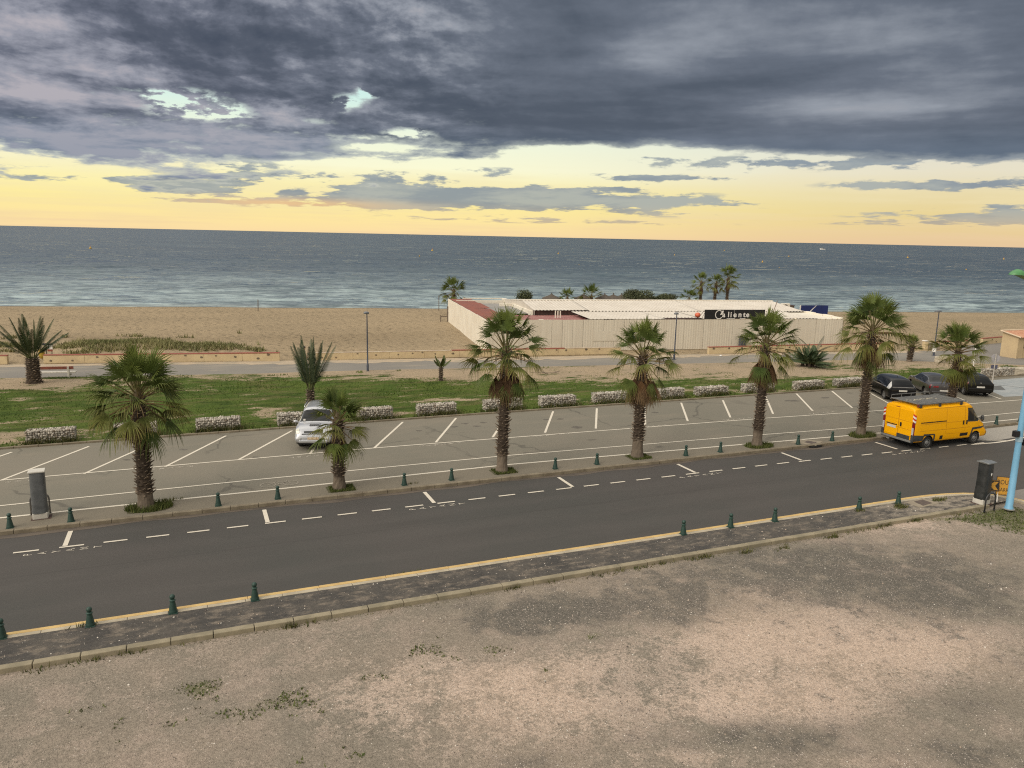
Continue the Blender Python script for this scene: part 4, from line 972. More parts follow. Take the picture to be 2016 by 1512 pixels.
o = copy_tree(B0, 'dark green bollard on the palm strip, behind the blue post', (G(1961, 836)[0] + 2.15, 29.6, 0)); o['group'] = 'bollards along the palm strip'

# ------------------------------------------------------------------ gabions
STONE = colmat('gabion_stone', .85, .2, 12, spec=.2)
WIRE = mat('galvanised_wire', (.30, .29, .27, 1), (.22, .21, .2, 1), 5, .5, metal=.6)
def gabion_meshes(L, W, Hh, seed):
    rd = random.Random(seed); mb = MB()
    step = .105
    def stone(p, r):
        g = rd.choice((.9, .8, 1.0, .65, .5)) * rd.uniform(.85, 1.1); c = (.56 * g, .51 * g, .44 * g)
        if rd.random() < .12: c = (.32 * g, .26 * g, .2 * g)
        M = Matrix.Translation(p) @ Matrix.Rotation(rd.uniform(0, 6), 4, Vector((rd.random(), rd.random(), rd.random() + .1)).normalized())
        n, m_ = 6, 4; vs, fs = [], []
        rr_ = (r * rd.uniform(.8, 1.3), r * rd.uniform(.7, 1.1), r * rd.uniform(.6, 1.0))
        mb.ball(None, rr_, 6, 4, c, M)
    nx, nz = int(L / step), int(Hh / step); ny = int(W / step)
    for i in range(nx + 1):
        for k in range(nz + 1):
            for yy in (-W / 2 + .04, W / 2 - .04):
                stone((-L / 2 + .05 + i * (L - .1) / nx + rd.gauss(0, .015), yy + rd.gauss(0, .012), .05 + k * (Hh - .08) / nz + rd.gauss(0, .015)), .064)
        for j in range(1, ny):
            stone((-L / 2 + .05 + i * (L - .1) / nx + rd.gauss(0, .015), -W / 2 + j * W / ny + rd.gauss(0, .015), Hh - .05 + rd.gauss(0, .018)), .064)
    for k in range(nz):
        for j in range(1, ny):
            for xx in (-L / 2 + .05, L / 2 - .05): stone((xx, -W / 2 + j * W / ny, .05 + k * (Hh - .08) / nz), .062)
    mb.box((0, 0, Hh / 2 - .03), (L - .16, W - .14, Hh - .1), col=(.26, .23, .19))
    wm = MB(); e = .012
    for i in range(int(L / .22) + 1):
        x = -L / 2 + i * L / int(L / .22)
        for y in (-W / 2 - e, W / 2 + e): wm.tube([(x, y, 0), (x, y, Hh + e)], .0035, 4)
        wm.tube([(x, -W / 2, Hh + e), (x, W / 2, Hh + e)], .0035, 4)
    for k in range(5):
        z = .02 + k * (Hh - .01) / 4
        for y in (-W / 2 - e, W / 2 + e): wm.tube([(-L / 2, y, z), (L / 2, y, z)], .0035, 4)
        for x in (-L / 2 - e, L / 2 + e): wm.tube([(x, -W / 2, z), (x, W / 2, z)], .0035, 4)
    return mb, wm
g1 = [gabion_meshes(2.05, .6, .62, 900 + i) for i in range(2)]
proto = []
def first_gabion(i):
    t = thing('gabion', '', 'gabion', (0, 0, 0), 0, 'gabions along the parking bays')
    g1[i][0].obj('stones', STONE, t); g1[i][1].obj('wire_cage', WIRE, t); return t
GB = [(50, 150, 878, 868, 'leftmost, with weeds at its left corner'), (225, 310, 866, 858, 'half hidden behind the bushy short palm'), (387, 473, 853, 843, 'first one right of the bushy short palm'), (547, 640, 842, 833, 'behind the nose of the silver car'), (706, 772, 830, 823, 'right of the silver car, partly behind the smallest palm'), (825, 896, 822, 814, 'standing clear between the smallest palm and the tall palm'),
      (953, 1022, 810, 803, 'behind the trunk of the tall middle palm'), (1065, 1129, 803, 797, 'first one right of the tall middle palm'), (1169, 1230, 795, 790, 'left of the ragged-skirted palm'), (1293, 1336, 785, 780, 'partly behind the ragged-skirted palm'), (1367, 1427, 781, 774, 'standing clear between the ragged palm and the sign-end palm'), (1461, 1520, 774, 769, 'partly behind the palm at the sign end'), (1562, 1618, 768, 764, 'between the sign-end palm and the tallest palm, with a dark gap'), (1642, 1691, 763, 757, 'left of the black estate car, behind the tallest palm')]
WB = []
for i, (x0, x1, y0, y1, lab) in enumerate(GB):
    A, B = G(x0, y0), G(x1, y1); c = ((A[0] + B[0]) / 2, 41.76 - (.25 if i > 11 else 0), .03); ln = B[0] - A[0]
    if i < 2: o = first_gabion(i); proto.append(o); o.location = c; o['label'] = 'white stone gabion ' + lab
    else: o = copy_tree(proto[i % 2], 'white stone gabion ' + lab, c)
    o.rotation_euler.z = (PI if i % 4 > 1 else 0) + rnd.uniform(-.02, .02); o.scale = (max(.9, min(1.2, ln / 2.05)), 1, 1 if i < 10 else .9)
    for q in range(rnd.randint(90, 220)): WB.append((c[0] + rnd.gauss(rnd.choice((-.7, .2, .8)), .3), c[1] - .36 + rnd.gauss(0, .06), .07, rnd.uniform(.12, .42)))
o = copy_tree(proto[0], 'long low gabion beside the disabled bay at the right edge', (59.8, 41.3, .03)); o.scale = (1.6, 1, 1)
# weeds against gabions, kerbs and in the lot
WB = [w for w in WB]
for q in range(700):
    s = rnd.uniform(-14, 29); WB.append((s, 19.62 + rnd.gauss(0, .05), ZL, rnd.uniform(.03, .10) * (1.6 if fbm(s * .8, 1, 31) > .55 else .35)))
for px, n in (((1085, 1143), 40), ((1470, 1088), 26), ((1640, 1058), 40), ((1010, 1158), 34), ((1300, 1110), 18), ((1390, 1097), 30), ((1540, 1080), 20), ((1740, 1035), 60), ((1800, 1025), 90), ((575, 1235), 26), ((770, 1195), 20), ((172, 1238), 16), ((160, 1234), 10), ((1768, 997), 40), ((1775, 1000), 30), ((1690, 1006), 20), ((1850, 985), 50), ((790, 1135), 16), ((812, 1130), 16), ((340, 985), 30), ((1500, 878), 5), ((815, 952), 10)):
    z = ZL if px[1] > 1010 and px[0] not in (178, 160) else 0; g0 = G(*px, z)
    for q in range(n): WB.append((g0[0] + rnd.gauss(0, .16), g0[1] + rnd.gauss(0, .045), z, rnd.uniform(.05, .17)))
a = np.array(WB); n = len(a); k3 = 3
a = np.repeat(a, k3, 0); n = len(a); a[:, 0] += NR.normal(0, .03, n); a[:, 1] += NR.normal(0, .03, n); q = NR.uniform(0, 1, (n, 1))
blades('weeds', a[:, 0], a[:, 1], a[:, 2] - .02, a[:, 3] * NR.uniform(.6, 1.2, n) + .02, NR.uniform(.02, .05, n), 1.0, (1 - q) * np.array([[.05, .07, .02]]) + q * np.array([[.16, .14, .06]]), BL, 'weeds along the kerbs and gabions')
# low creeping greens on the gravel lot
N = 110000; bx = NR.uniform(-12, 33, N); by = NR.uniform(10, 19.5, N)
g = blobs(bx, by, LOT_W + GRN_L, ZL); cl = fbm(bx * 3.2, by * 3.2, 17) + .35 * (fbm(bx * .8, by * .8, 3) - .5)
k = (g * .85 + (cl - .5) * 1.3 > .30) & (g > .08); bx, by = bx[k], by[k]; q = NR.uniform(0, 1, (len(bx), 1))
blades('creeping_weeds', bx, by, np.full(len(bx), ZL), NR.uniform(.02, .08, len(bx)), NR.uniform(.02, .06, len(bx)), 1.5, (1 - q) * np.array([[.06, .085, .022]]) + q * np.array([[.13, .14, .05]]), BL, 'creeping weeds scattered over the gravel')
# loose stones
N = 9000; bx = np.concatenate([NR.uniform(-9, 26, N), NR.uniform(-8, 28, 700)]); by = np.concatenate([NR.uniform(9.5, 19.6, N), NR.uniform(19.95, 21.3, 700)])
pk_ = blobs(bx, by, PK, ZL); cl = fbm(bx * .9, by * .9, 23); k = (cl + pk_ * .2 > NR.uniform(.3, .8, len(bx))) | (by > 19.9); bx, by = bx[k], by[k]; n = len(bx)
s = np.clip(NR.lognormal(-4.35, .42, n), .006, .04); bz = np.where(by > 19.9, 0, ZL)
oc = np.array([(1, 0, 0), (0, 1, 0), (-1, 0, 0), (0, -1, 0), (0, 0, .75), (0, 0, -.4)]); an = NR.uniform(0, 6.28, n); ca, sa = np.cos(an), np.sin(an)
sc3 = NR.uniform(.7, 1.3, (n, 6, 1)); P = oc[None] * sc3 * s[:, None, None]
Q = np.stack([P[..., 0] * ca[:, None] - P[..., 1] * sa[:, None] + bx[:, None], P[..., 0] * sa[:, None] + P[..., 1] * ca[:, None] + by[:, None], P[..., 2] + bz[:, None]], -1)
of = np.array([(0, 1, 4), (1, 2, 4), (2, 3, 4), (3, 0, 4), (1, 0, 5), (2, 1, 5), (3, 2, 5), (0, 3, 5)]); f = (np.arange(n)[:, None, None] * 6 + of[None]).reshape(-1, 3)
pal = np.array([(.66, .60, .53), (.5, .42, .35), (.40, .32, .26), (.60, .56, .50), (.12, .10, .09), (.22, .18, .15)]); pc = pal[NR.choice(6, n, p=[.24, .24, .2, .1, .1, .12])]
struct(npmesh('gravel', Q.reshape(-1, 3), f, STONE, np.repeat(pc, 6, 0)), 'stuff', 'loose stones lying on the gravel lot')
# ------------------------------------------------------------------ low cream walls with red coping
m, t, bs = newmat('cream_render'); p = coord(t, 'World')
n = t.noise(p, 1.3, 6, .65); n2 = t.noise(p, 6, 5, .7); X, Y, Z = t.sep(p)
c = t.mix(t.ss(n, .35, .7), (.60, .475, .285, 1), (.50, .385, .235, 1)); c = t.mix(t.ss(n2 - Z * .5, .45, .7) * .35, c, (.40, .30, .19, 1))
t.put(bs.inputs['Base Color'], c); bs.inputs['Roughness'].default_value = .9; bump(t, bs, n2, .3, .01)
CREAM = m
RED = mat('red_coping', (.30, .075, .045, 1), (.24, .07, .05, 1), 3, .7, kind='World')
PALECOP = mat('worn_coping', (.50, .42, .31, 1), (.40, .30, .22, 1), 2, .8, kind='World')
HOLE = mat('wall_stone', (.20, .15, .10, 1), (.10, .08, .06, 1), 6, .9)
def low_wall(label, A, B, h, red=(0, 1), seed=1, back=.0):
    A, B = Vector((*A[:2], 0)), Vector((*B[:2], 0)); d = B - A; L = d.length; rz = math.atan2(d.y, d.x); r = random.Random(seed)
    t = thing('low_wall', label, 'wall', A, rz, 'low cream walls along the promenade')
    n = max(1, round(L / 3)); mb = MB()
    for i in range(n): mb.box((L * (i + .5) / n, .15, h / 2), (L / n - .012, .3, h))
    mb.obj('wall_panel', CREAM, t, bevel=.015)
    mb = MB(); x0, x1 = red[0] * L, red[1] * L
    if x1 > x0: mb.box(((x0 + x1) / 2, .15, h + .03), (x1 - x0, .34, .06)); mb.obj('coping', RED, t, bevel=.012)
    mb = MB()
    for a, b in ((0, x0), (x1, L)):
        if b - a > .1: mb.box(((a + b) / 2, .15, h + .02), (b - a, .33, .04))
    if mb.v: mb.obj('worn_coping', PALECOP, t, bevel=.012)
    mb = MB(); x = .5
    while x < L - .3:
        z = r.choice((.12, .18, .3, .38, .42)) * h / .5; w = r.uniform(.07, .13); k = r.randint(5, 8)
        M = Matrix.Translation((x, 0, z)); pts = [(w * math.cos(2 * PI * q / k) * r.uniform(.8, 1.2), w * .75 * math.sin(2 * PI * q / k) * r.uniform(.8, 1.2)) for q in range(k)]
        mb.prism(pts, -.0, .02, Matrix.Translation((x, 0, z)) @ Matrix.Rotation(PI / 2, 4, 'X')); x += r.uniform(.8, 1.9)
    if mb.v: mb.obj('inset_stone', HOLE, t)
    return t
low_wall('cream wall piece cut by the left edge, before the sandy gap', G(-330, 719.5), G(15, 717), .62, seed=2)
low_wall('long cream wall with full red coping in front of the dune grass', G(86, 716), G(551, 710.5), .62, seed=3)
low_wall('cream wall running from behind the narrow date palm to the club corner', G(622, 709.5), G(1222, 697), .58, (.42, .8), seed=4)
low_wall('short cream wall with red coping behind the ragged-skirted palm', G(1142, 700.5), G(1222, 698.6), .60, seed=5) if False else None
low_wall('cream wall with red coping under the club front, right of the weedy gap', G(1395, 697.5), G(1760, 688), .62, seed=6)
low_wall('far cream wall with red coping left of the kiosk', G(1846, 686), G(1905, 682.5), .62, seed=7)
low_wall('cream wall with thick red coping running up to the kiosk', G(1934, 678.5), G(1985, 674), .62, seed=8)

# ------------------------------------------------------------------ beach club
CF = Matrix.Translation((24.4, 64.3, 0)) @ Matrix.Rotation(math.atan2(-.176, .984), 4, 'Z')
CRZ = math.atan2(-.176, .984)
def CP(u, v, z=0): return CF @ Vector((u, v, z))
m, t, bs = newmat('white_cladding'); p = coord(t, 'Object')
X, Y, Z = t.sep(p); n = t.noise(t.vmul(p, (1.2, 1.2, .12)), 2.2, 5, .65); n2 = t.noise(p, .5, 4)
c = t.mix(t.ss(n, .3, .72), (.64, .585, .485, 1), (.58, .52, .425, 1)); c = t.mix(t.ss(n2, .5, .7) * .25, c, (.53, .47, .39, 1))
t.put(bs.inputs['Base Color'], c); bs.inputs['Roughness'].default_value = .55; WCL = m
WSIDE = mat('white_panel', (.80, .74, .63, 1), (.73, .66, .55, 1), .6, .6)
m, t, bs = newmat('white_roof_sheet'); p = coord(t, 'Object')
n = t.noise(p, .6, 6, .65); n2 = t.noise(t.vmul(p, (3, .4, 1)), 1.2, 6, .7)
c = t.mix(t.ss(n, .3, .7), (.66, .60, .52, 1), (.58, .52, .44, 1)); c = t.mix(t.ss(n2, .64, .72) * .7, c, (.38, .20, .13, 1))
t.put(bs.inputs['Base Color'], c); bs.inputs['Roughness'].default_value = .5; WROOF = m
RROOF = mat('red_roof_sheet', (.27, .085, .055, 1), (.21, .075, .06, 1), 1.2, .6)
GREYR = mat('grey_roof_felt', (.30, .285, .265, 1), (.24, .23, .215, 1), 1.0, .85)
DKIN = mat('dark_interior', (.05, .03, .025, 1), (.09, .05, .04, 1), 2, .9)
club = thing('beach_club', 'white corrugated beach club building with white sheet roof and red side roof on the sand', 'building', (24.4, 64.3, 0), CRZ)
def ribs(mb, A, d, L, up, hgt, nrm, pitch=.25, dep=.03, th=.02, fl=.35):
    """trapezoid profiled sheet starting at A, running L along d, hgt along up"""
    A, d, up, nrm = Vector(A), Vector(d).normalized(), Vector(up).normalized(), Vector(nrm).normalized()
    xs = [0]; x = 0; prof = []
    n = int(L / pitch)
    for i in range(n):
        a = i * pitch
        prof += [(a, 0), (a + pitch * fl, 0), (a + pitch * (fl + .12), dep), (a + pitch * .86, dep)]
    prof.append((L, 0))
    vs = [A + d * x + nrm * y for x, y in prof] + [A + d * x + nrm * y + up * hgt for x, y in prof]
    k = len(prof); mb.add(vs, [(i, i + 1, k + i + 1, k + i) for i in range(k - 1)])
mb = MB(); r = random.Random(5); u = 0
while u < 36.2:                                   # separate cladding panels with slightly uneven tops
    w = min(r.choice((1.0, 2.0, 3.05)), 36.3 - u)
    if w < .3: break
    if r.random() < .8: ribs(mb, (u + .012, -r.uniform(0, .012), .0), (1, 0, 0), w - .02, (0, 0, 1), 2.86 + r.uniform(-.015, .015), (0, -1, 0), .25 if r.random() < .7 else .34, .008)
    else: mb.box((u + w / 2, 0, 1.43), (w - .02, .03, 2.86))
    u += w
mb.box((18.1, .09, 1.4), (36.1, .06, 2.8))
mb.obj('front_wall', WCL, club)
mb = MB(); mb.box((11.45, -.045, 1.35), (2.8, .02, .95)); mb.obj('patch_panel', WCL, club)
mb = MB()
for i in range(5): mb.box((0, 2.5 + i * 5, 1.42 - .035 * i), (.08, 4.98, 2.84 - .0 * i))
mb.obj('side_wall', WSIDE, club)
mb = MB()
for i in range(4):
    v0, v1 = .3 + i * 6.1, .3 + (i + 1) * 6.1
    ribs(mb, (.1, v0, 2.74 - .012 * i), (0, 1, 0), v1 - v0 + .1, (1, 0, -.02 if i % 2 else .015), 2.6, (0, 0, 1), .3, .03)
mb.obj('red_roof', RROOF, club)
mb = MB(); mb.box((4.4, 14, 2.45), (3.4, 9, .08)); mb.box((4.6, 20, 2.4), (3.2, 3, .08)); mb.obj('grey_roof', GREYR, club)
mb = MB(); mb.box((4.2, 24.6, 2.78), (5.0, .12, .12)); mb.box((6.6, 20.5, 2.62), (.5, 7, .5)); mb.box((5.6, 17.6, 2.6), (1.6, .3, .45)); mb.box((6.3, 12.5, 2.6), (.3, 9, .5)); mb.obj('parapet', WSIDE, club, bevel=.02)
# white roof: upper slope rising to a ridge, a lower apron, back slope
mb = MB()
def slope(u0, u1, v0, z0, v1, z1, pitch=.36):
    up = Vector((0, v1 - v0, z1 - z0)); ribs(mb, (u0, v0, z0), (1, 0, 0), u1 - u0, up, up.length, (0, -up.z, up.y), pitch, .03, fl=.45)
slope(6.2, 11.9, 7.2, 3.02, 13, 3.56); slope(11.9, 24.0, 6.6, 2.99, 13, 3.57); slope(24.0, 36.0, 6.4, 2.985, 13, 3.55)
slope(9.9, 17.4, .35, 2.86, 6.7, 2.95); slope(17.4, 21.3, 1.4, 2.86, 6.7, 2.95); slope(21.3, 33.6, .4, 2.87, 6.5, 2.96)
slope(6.2, 36.0, 13, 3.56, 22, 2.9)
for u_ in (6.25, 35.95): mb.add([(u_, 7.2, 2.3), (u_, 21.9, 2.3), (u_, 21.9, 2.9), (u_, 13, 3.55), (u_, 7.2, 3.0)], [(0, 1, 2, 3, 4)])
mb.obj('white_roof', WROOF, club)
mb = MB(); mb.box((21.1, 12.95, 3.6), (29.8, .34, .06)); mb.obj('roof_ridge', WSIDE, club)
mb = MB(); ribs(mb, (2.9, .35, 2.5), (1, 0, 0), 8.0, (0, 1, 0), 7.0, (0, 0, 1), .3, .03); mb.obj('low_red_roof', mat('faded_red_sheet', (.26, .10, .09, 1), (.32, .16, .14, 1), 1.4, .7), club)
mb = MB(); mb.box((9.1, 7.5, 2.75), (5.8, .1, .5)); mb.obj('dark_eave', DKIN, club)
mb = MB(); mb.box((19.35, 1.15, 2.75), (3.9, .4, .14)); mb.obj('dark_gutter', DKIN, club)
mb = MB()
for u in (7.7, 7.95, 8.2): mb.box((u, 4.6, 2.85), (.09, .09, .75))
mb.obj('vent_pipe', WSIDE, club)
mb = MB(); mb.box((5.2, .5, 2.72), (.42, .3, .26)); mb.obj('roof_box', WSIDE, club, bevel=.01)
mb = MB()
for i in range(5): mb.box((36.15 + (i % 2) * .02, .9 + i * 1.55, 2.78 + .05 * (i % 2)), (.3, 1.48, .42))
mb.box((34.9, 3.5, 2.83), (2.2, 6.6, .06)); mb.obj('right_parapet', WSIDE, club, bevel=.02)
mb = MB(); mb.box((36.3, 4.1, 1.35), (.08, 8, 2.7)); mb.obj('right_wall', mat('brown_boards', (.26, .21, .16, 1), (.2, .16, .12, 1), 2, .8), club)
mb = MB(); mb.box((18, 21.9, 1.4), (35, .08, 2.8)); mb.obj('back_wall', WSIDE, club)
BULB = mat('bulb_glass', (.85, .75, .55, 1), None, 3, .3)
for u in (25.4, 30.9, 33.6, 34.2, 34.9, 35.5, 36.0): mb = MB(); mb.ball((u, -.02, 2.90), .06, 8, 6); mb.obj('bulb', BULB, club)
# roof furniture standing on the club
o = thing('rooftop_mast', 'thin tilted rusty pole standing on the white roof right of the black sign', 'pole', CP(30.5, 3.2, 2.95), CRZ)
mb = MB(); mb.tube([(-.25, 0, 0), (.2, 0, 1.45)], .035, 6); mb.obj('pole', mat('rusty_pole', (.22, .15, .11, 1), (.16, .11, .09, 1), 4, .8), o)
mb = MB(); mb.box((-.25, 0, .02), (.25, .25, .05)); mb.obj('foot_plate', MC['rusty_pole'], o)
o = thing('air_conditioner', 'cream air conditioning box on the roof left of the blue sign', 'air conditioner', CP(36.9, 11.6, 2.55), CRZ)
mb = MB(); mb.box((0, 0, .45), (.95, .45, .8)); mb.obj('casing', WSIDE, o, bevel=.02)
mb = MB(); mb.lathe([(.3, 0), (.3, .02), (.05, .03)], 18, M=Matrix.Translation((-.1, -.225, .45)) @ Matrix.Rotation(PI / 2, 4, 'X')); mb.obj('fan_grille', DKIN, o)
mb = MB(); mb.box((0, 0, .02), (1.0, .5, .08)); mb.obj('stand', DKIN, o)
o = thing('roof_hut', 'brownish shed block beside the cream air conditioner', 'shed', CP(38.0, 12.6, 0), CRZ)
mb = MB(); mb.box((0, 0, 1.5), (.9, .8, 3.1)); mb.obj('wall', MC['brown_boards'], o); mb = MB(); mb.box((0, 0, 3.08), (1.0, .95, .07)); mb.obj('roof', DKIN, o)
BLACK = mat('sign_black', (.006, .006, .008, 1), (.01, .01, .012, 1), 3, .5)
WHT = mat('lettering_white', (.80, .77, .72, 1), (.74, .70, .66, 1), 3, .6)
o = thing('club_sign', 'long black sign with white script name on top of the white club wall', 'sign', CP(21.14, -.02, 2.89), CRZ)
for u, lab in ((1.56, 0), (4.75, 1)):
    mb = MB(); mb.box((u, .0, .46), (3.1 if not lab else 3.2, .05, .88)); mb.obj('board', BLACK, o)
mb = MB()
for u in (.15, 3.1, 6.2): mb.tube([(u, .06, 0), (u, .06, .86)], .025, 6); mb.tube([(u, .06, .8), (u, .8, -.02)], .02, 6)
mb.tube([(-.02, .03, .85), (-.55, .2, -.02)], .02, 6)
mb.obj('strut', DKIN, o)
mb = MB(); Fm = Matrix.Translation((-.18, -.031, 0)) @ Matrix.Rotation(PI / 2, 4, 'X')
def letters(mb, s, x, y, size, k=1.0):
    me = text_mesh(s, size, .004, 'LEFT', .014); add_mesh(mb, me, Fm @ Matrix.Translation((x, y, 0)) @ Matrix.Diagonal((k, 1, 1, 1)))
ring = []
for i in range(33):
    a = R_(48) + R_(272) * i / 32; ring.append((1.68 + .37 * math.cos(a), .43 + .40 * math.sin(a)))
for (x0, y0), (x1, y1) in zip(ring[:-1], ring[1:]):
    cx, cy = 1.68, .43; w = .036
    def off(x, y, q): l = math.hypot(x - cx, y - cy); return (cx + (x - cx) * (1 + q / l), cy + (y - cy) * (1 + q / l))
    mb.prism([off(x0, y0, -w), off(x1, y1, -w), off(x1, y1, w), off(x0, y0, w)][::-1], 0, .006, Fm)
leaf = [(1.82, .42), (1.80, .52), (1.88, .56), (1.86, .66), (1.95, .68), (1.96, .80), (2.08, .86), (2.16, .76), (2.10, .70), (2.12, .60), (2.03, .58), (2.02, .48), (1.92, .46)]
mb.prism([(x, y - .03) for x, y in leaf], 0, .006, Fm)
for s, x, y in (('a', 2.02, .36), ('l', 2.60, .36), ('i', 2.86, .36), ('e', 3.18, .36), ('n', 3.70, .36), ('t', 4.22, .36), ('e', 4.52, .36)): letters(mb, s, x, y + .05, .72, 1.02)
mb.obj('lettering', WHT, o)
mb = MB(); mb.box((2.75, -.034, .03), (.85, .006, .05)); mb.box((3.95, -.034, .035), (.5, .006, .05)); mb.obj('peeled_strip', WHT, o)
o = thing('festoon_ball', 'orange red round float beside the left end of the black sign', 'float', CP(20.75, .6, 2.86), CRZ)
ORG = mat('orange_plastic', (.62, .13, .06, 1), (.55, .12, .06, 1), 3, .5)
mb = MB(); mb.ball((0, 0, .36), (.28, .28, .24), 14, 10); mb.obj('ball', ORG, o, smooth=True); mb = MB(); mb.tube([(0, 0, 0), (0, 0, .2)], .05, 8); mb.obj('stem', DKIN, o)
BLUE = mat('sign_blue', (.008, .022, .13, 1), (.006, .018, .105, 1), 2, .45)
o = thing('blue_sign', 'dark blue sign panel with a white diagonal stripe behind the club right end', 'sign', CP(39.15, 12, 0), CRZ)
mb = MB(); mb.box((1.77, 0, 2.35), (3.55, .08, 1.6)); mb.obj('panel', BLUE, o)
mb = MB(); mb.box((-.05, 0, 2.35), (.09, .12, 1.62)); mb.box((.1, .08, 1.2), (.1, .1, 2.4)); mb.box((3.4, .08, 1.2), (.1, .1, 2.4)); mb.obj('frame', WHT, o)
mb = MB(); Fm = Matrix.Translation((0, -.041, 0)) @ Matrix.Rotation(PI / 2, 4, 'X')
mb.prism([(.98, 2.3), (1.2, 2.32), (2.02, 3.14), (1.95, 3.14)], 0, .008, Fm)
me = text_mesh('Caliente', .62, .004, 'LEFT'); add_mesh(mb, me, Fm @ Matrix.Translation((.72, 1.86, 0))); mb.obj('lettering', WHT, o)
o = thing('utility_box', 'small dark grey box leaning on the club front above the low wall', 'box', G(1463, 693), CRZ)
o.location = CP(25.1, -.45, 0); mb = MB(); mb.box((0, 0, .55), (.62, .35, 1.1)); mb.obj('casing', mat('slate_box', (.055, .06, .085, 1), (.07, .075, .1, 1), 3, .6), o, bevel=.02); mb = MB(); mb.box((0, -.18, .7), (.5, .02, .5)); mb.obj('door', MC['slate_box'], o)

# thatched parasols beyond the roof
THA = mat('thatch', (.075, .062, .05, 1), (.11, .09, .07, 1), 8, .95, bmp=.6, bscale=30)
WOOD = mat('weathered_wood', (.17, .13, .10, 1), (.12, .095, .075, 1), 5, .85)
def parasol():
    t = thing('parasol', '', 'parasol', (0, 0, 0), 0, 'thatched parasols behind the club')
    mb = MB(); mb.tube([(0, 0, 0), (0, 0, 2.3)], .06, 8); mb.obj('pole', WOOD, t)
    mb = MB(); n = 22; vs = [(0, 0, 2.72)]; r = random.Random(3)
    for k, (rr, z) in enumerate(((.35, 2.5), (.8, 2.32), (1.3, 2.12), (1.32, 2.02))):
        for q in range(n): a = 2 * PI * q / n; f = rr * r.uniform(.94, 1.06); vs.append((f * math.cos(a), f * math.sin(a), z + r.uniform(-.03, .03)))
    fs = [(0, 1 + q, 1 + (q + 1) % n) for q in range(n)]
    for k in range(3): fs += [(1 + k * n + q, 1 + (k + 1) * n + q, 1 + (k + 1) * n + (q + 1) % n, 1 + k * n + (q + 1) % n) for q in range(n)]
    mb.add(vs, fs); mb.tube([(0, 0, 2.68), (0, 0, 2.85)], .07, 6); mb.obj('thatch_canopy', THA, t); return t
P0_ = parasol(); first = True
for px, lab in ((1085, 'broad dark thatched parasol between the dark tree and the low palm'), (1148, 'dark thatched parasol just left of the yellowish low palm'), (1189, 'left one of the two dark parasols right of the yellowish palm'), (1206, 'right one of the two dark parasols right of the yellowish palm'), (1222, 'low parasol half behind the umbrella-shaped tree'), (1265, 'dark parasol below the umbrella-shaped tree')):
    loc = G(px, 617.5)
    if first: P0_.location = loc; P0_['label'] = lab; first = False
    else: copy_tree(P0_, lab, loc, rnd.uniform(0, 3))
for px, py, lab in ((508, 612, 'thin wooden post on the sand at the water edge, left of the lamp'), (864, 612, 'thin wooden post on the sand near the club side wall')):
    o = thing('beach_post', lab, 'post', G(px, py, -.3), 0, 'wooden posts by the water'); h = 1.45 if px < 600 else 2.1
    mb = MB(); mb.tube([(0, 0, -.2), (.05 if px < 600 else 0, 0, h)], .055, 8); mb.obj('post', WOOD, o)
    mb = MB(); mb.tube([(.05 if px < 600 else 0, 0, h - .02), (.05 if px < 600 else 0, 0, h + .05)], .065, 8); mb.obj('cap', WOOD, o)
o = thing('wooden_gate', 'short weathered wooden fence beside the back of the white side wall', 'fence', (28.55, 88.7, -.05), CRZ)
mb = MB(); mb.box((.1, 0, .9), (.14, .12, 1.9)); mb.obj('post', WOOD, o); mb = MB(); mb.box((-.75, 0, .4), (.1, .1, .8)); mb.obj('post', WOOD, o); mb = MB(); mb.box((-.3, 0, .62), (1.0, .05, .1)); mb.obj('rail', WOOD, o)

# ------------------------------------------------------------------ promenade lamps
LPM = mat('lamp_navy', (.045, .055, .085, 1), (.06, .07, .10, 1), 3, .45, spec=.5)
def prom_lamp(label, loc, h, arm, rz=0, col=True):
    t = thing('street_lamp', label, 'street lamp', loc, rz, 'promenade lamps')
    mb = MB(); mb.lathe([(.085, 0), (.085, .5), (.06, .56), (.05, h * .6), (.04, h)], 12); mb.obj('pole', LPM, t, auto=40)
    mb = MB(); mb.lathe([(.17, 0), (.17, .02), (.1, .03)], 12); mb.obj('base_plate', LPM, t)
    mb = MB()
    if arm: mb.ball((-.12, 0, h + .06), (.42, .17, .075), 16, 8); mb.box((-.12, 0, h + .02), (.7, .28, .03))
    else: mb.ball((-.05, 0, h + .08), (.22, .16, .1), 14, 8); mb.box((-.05, 0, h + .02), (.34, .24, .03))
    mb.obj('lamp_head', mat('lamp_head_grey', (.14, .15, .17, 1), (.18, .19, .21, 1), 3, .4), t, auto=50)
    mb = MB(); mb.box((-.12 if arm else -.05, 0, h + .0), (.5 if arm else .26, .2, .012)); mb.obj('diffuser', mat('lamp_glass', (.45, .46, .45, 1), None, 3, .2), t)
    return t
prom_lamp('slim dark lamp post standing alone before the bare sand', G(724, 731), 4.35, False)
prom_lamp('slim dark lamp post in front of the club wall, by the ragged-skirted palm', G(1327, 708), 3.95, False)
lp = prom_lamp('lamp post with flat wide head near the kiosk at the right', G(1838, 700), 4.15, True)
mb = MB(); mb.lathe([(.17, 0), (.17, .75), (.12, .8)], 12); mb.obj('white_sleeve', WHT, lp, loc=(0, 0, .35))

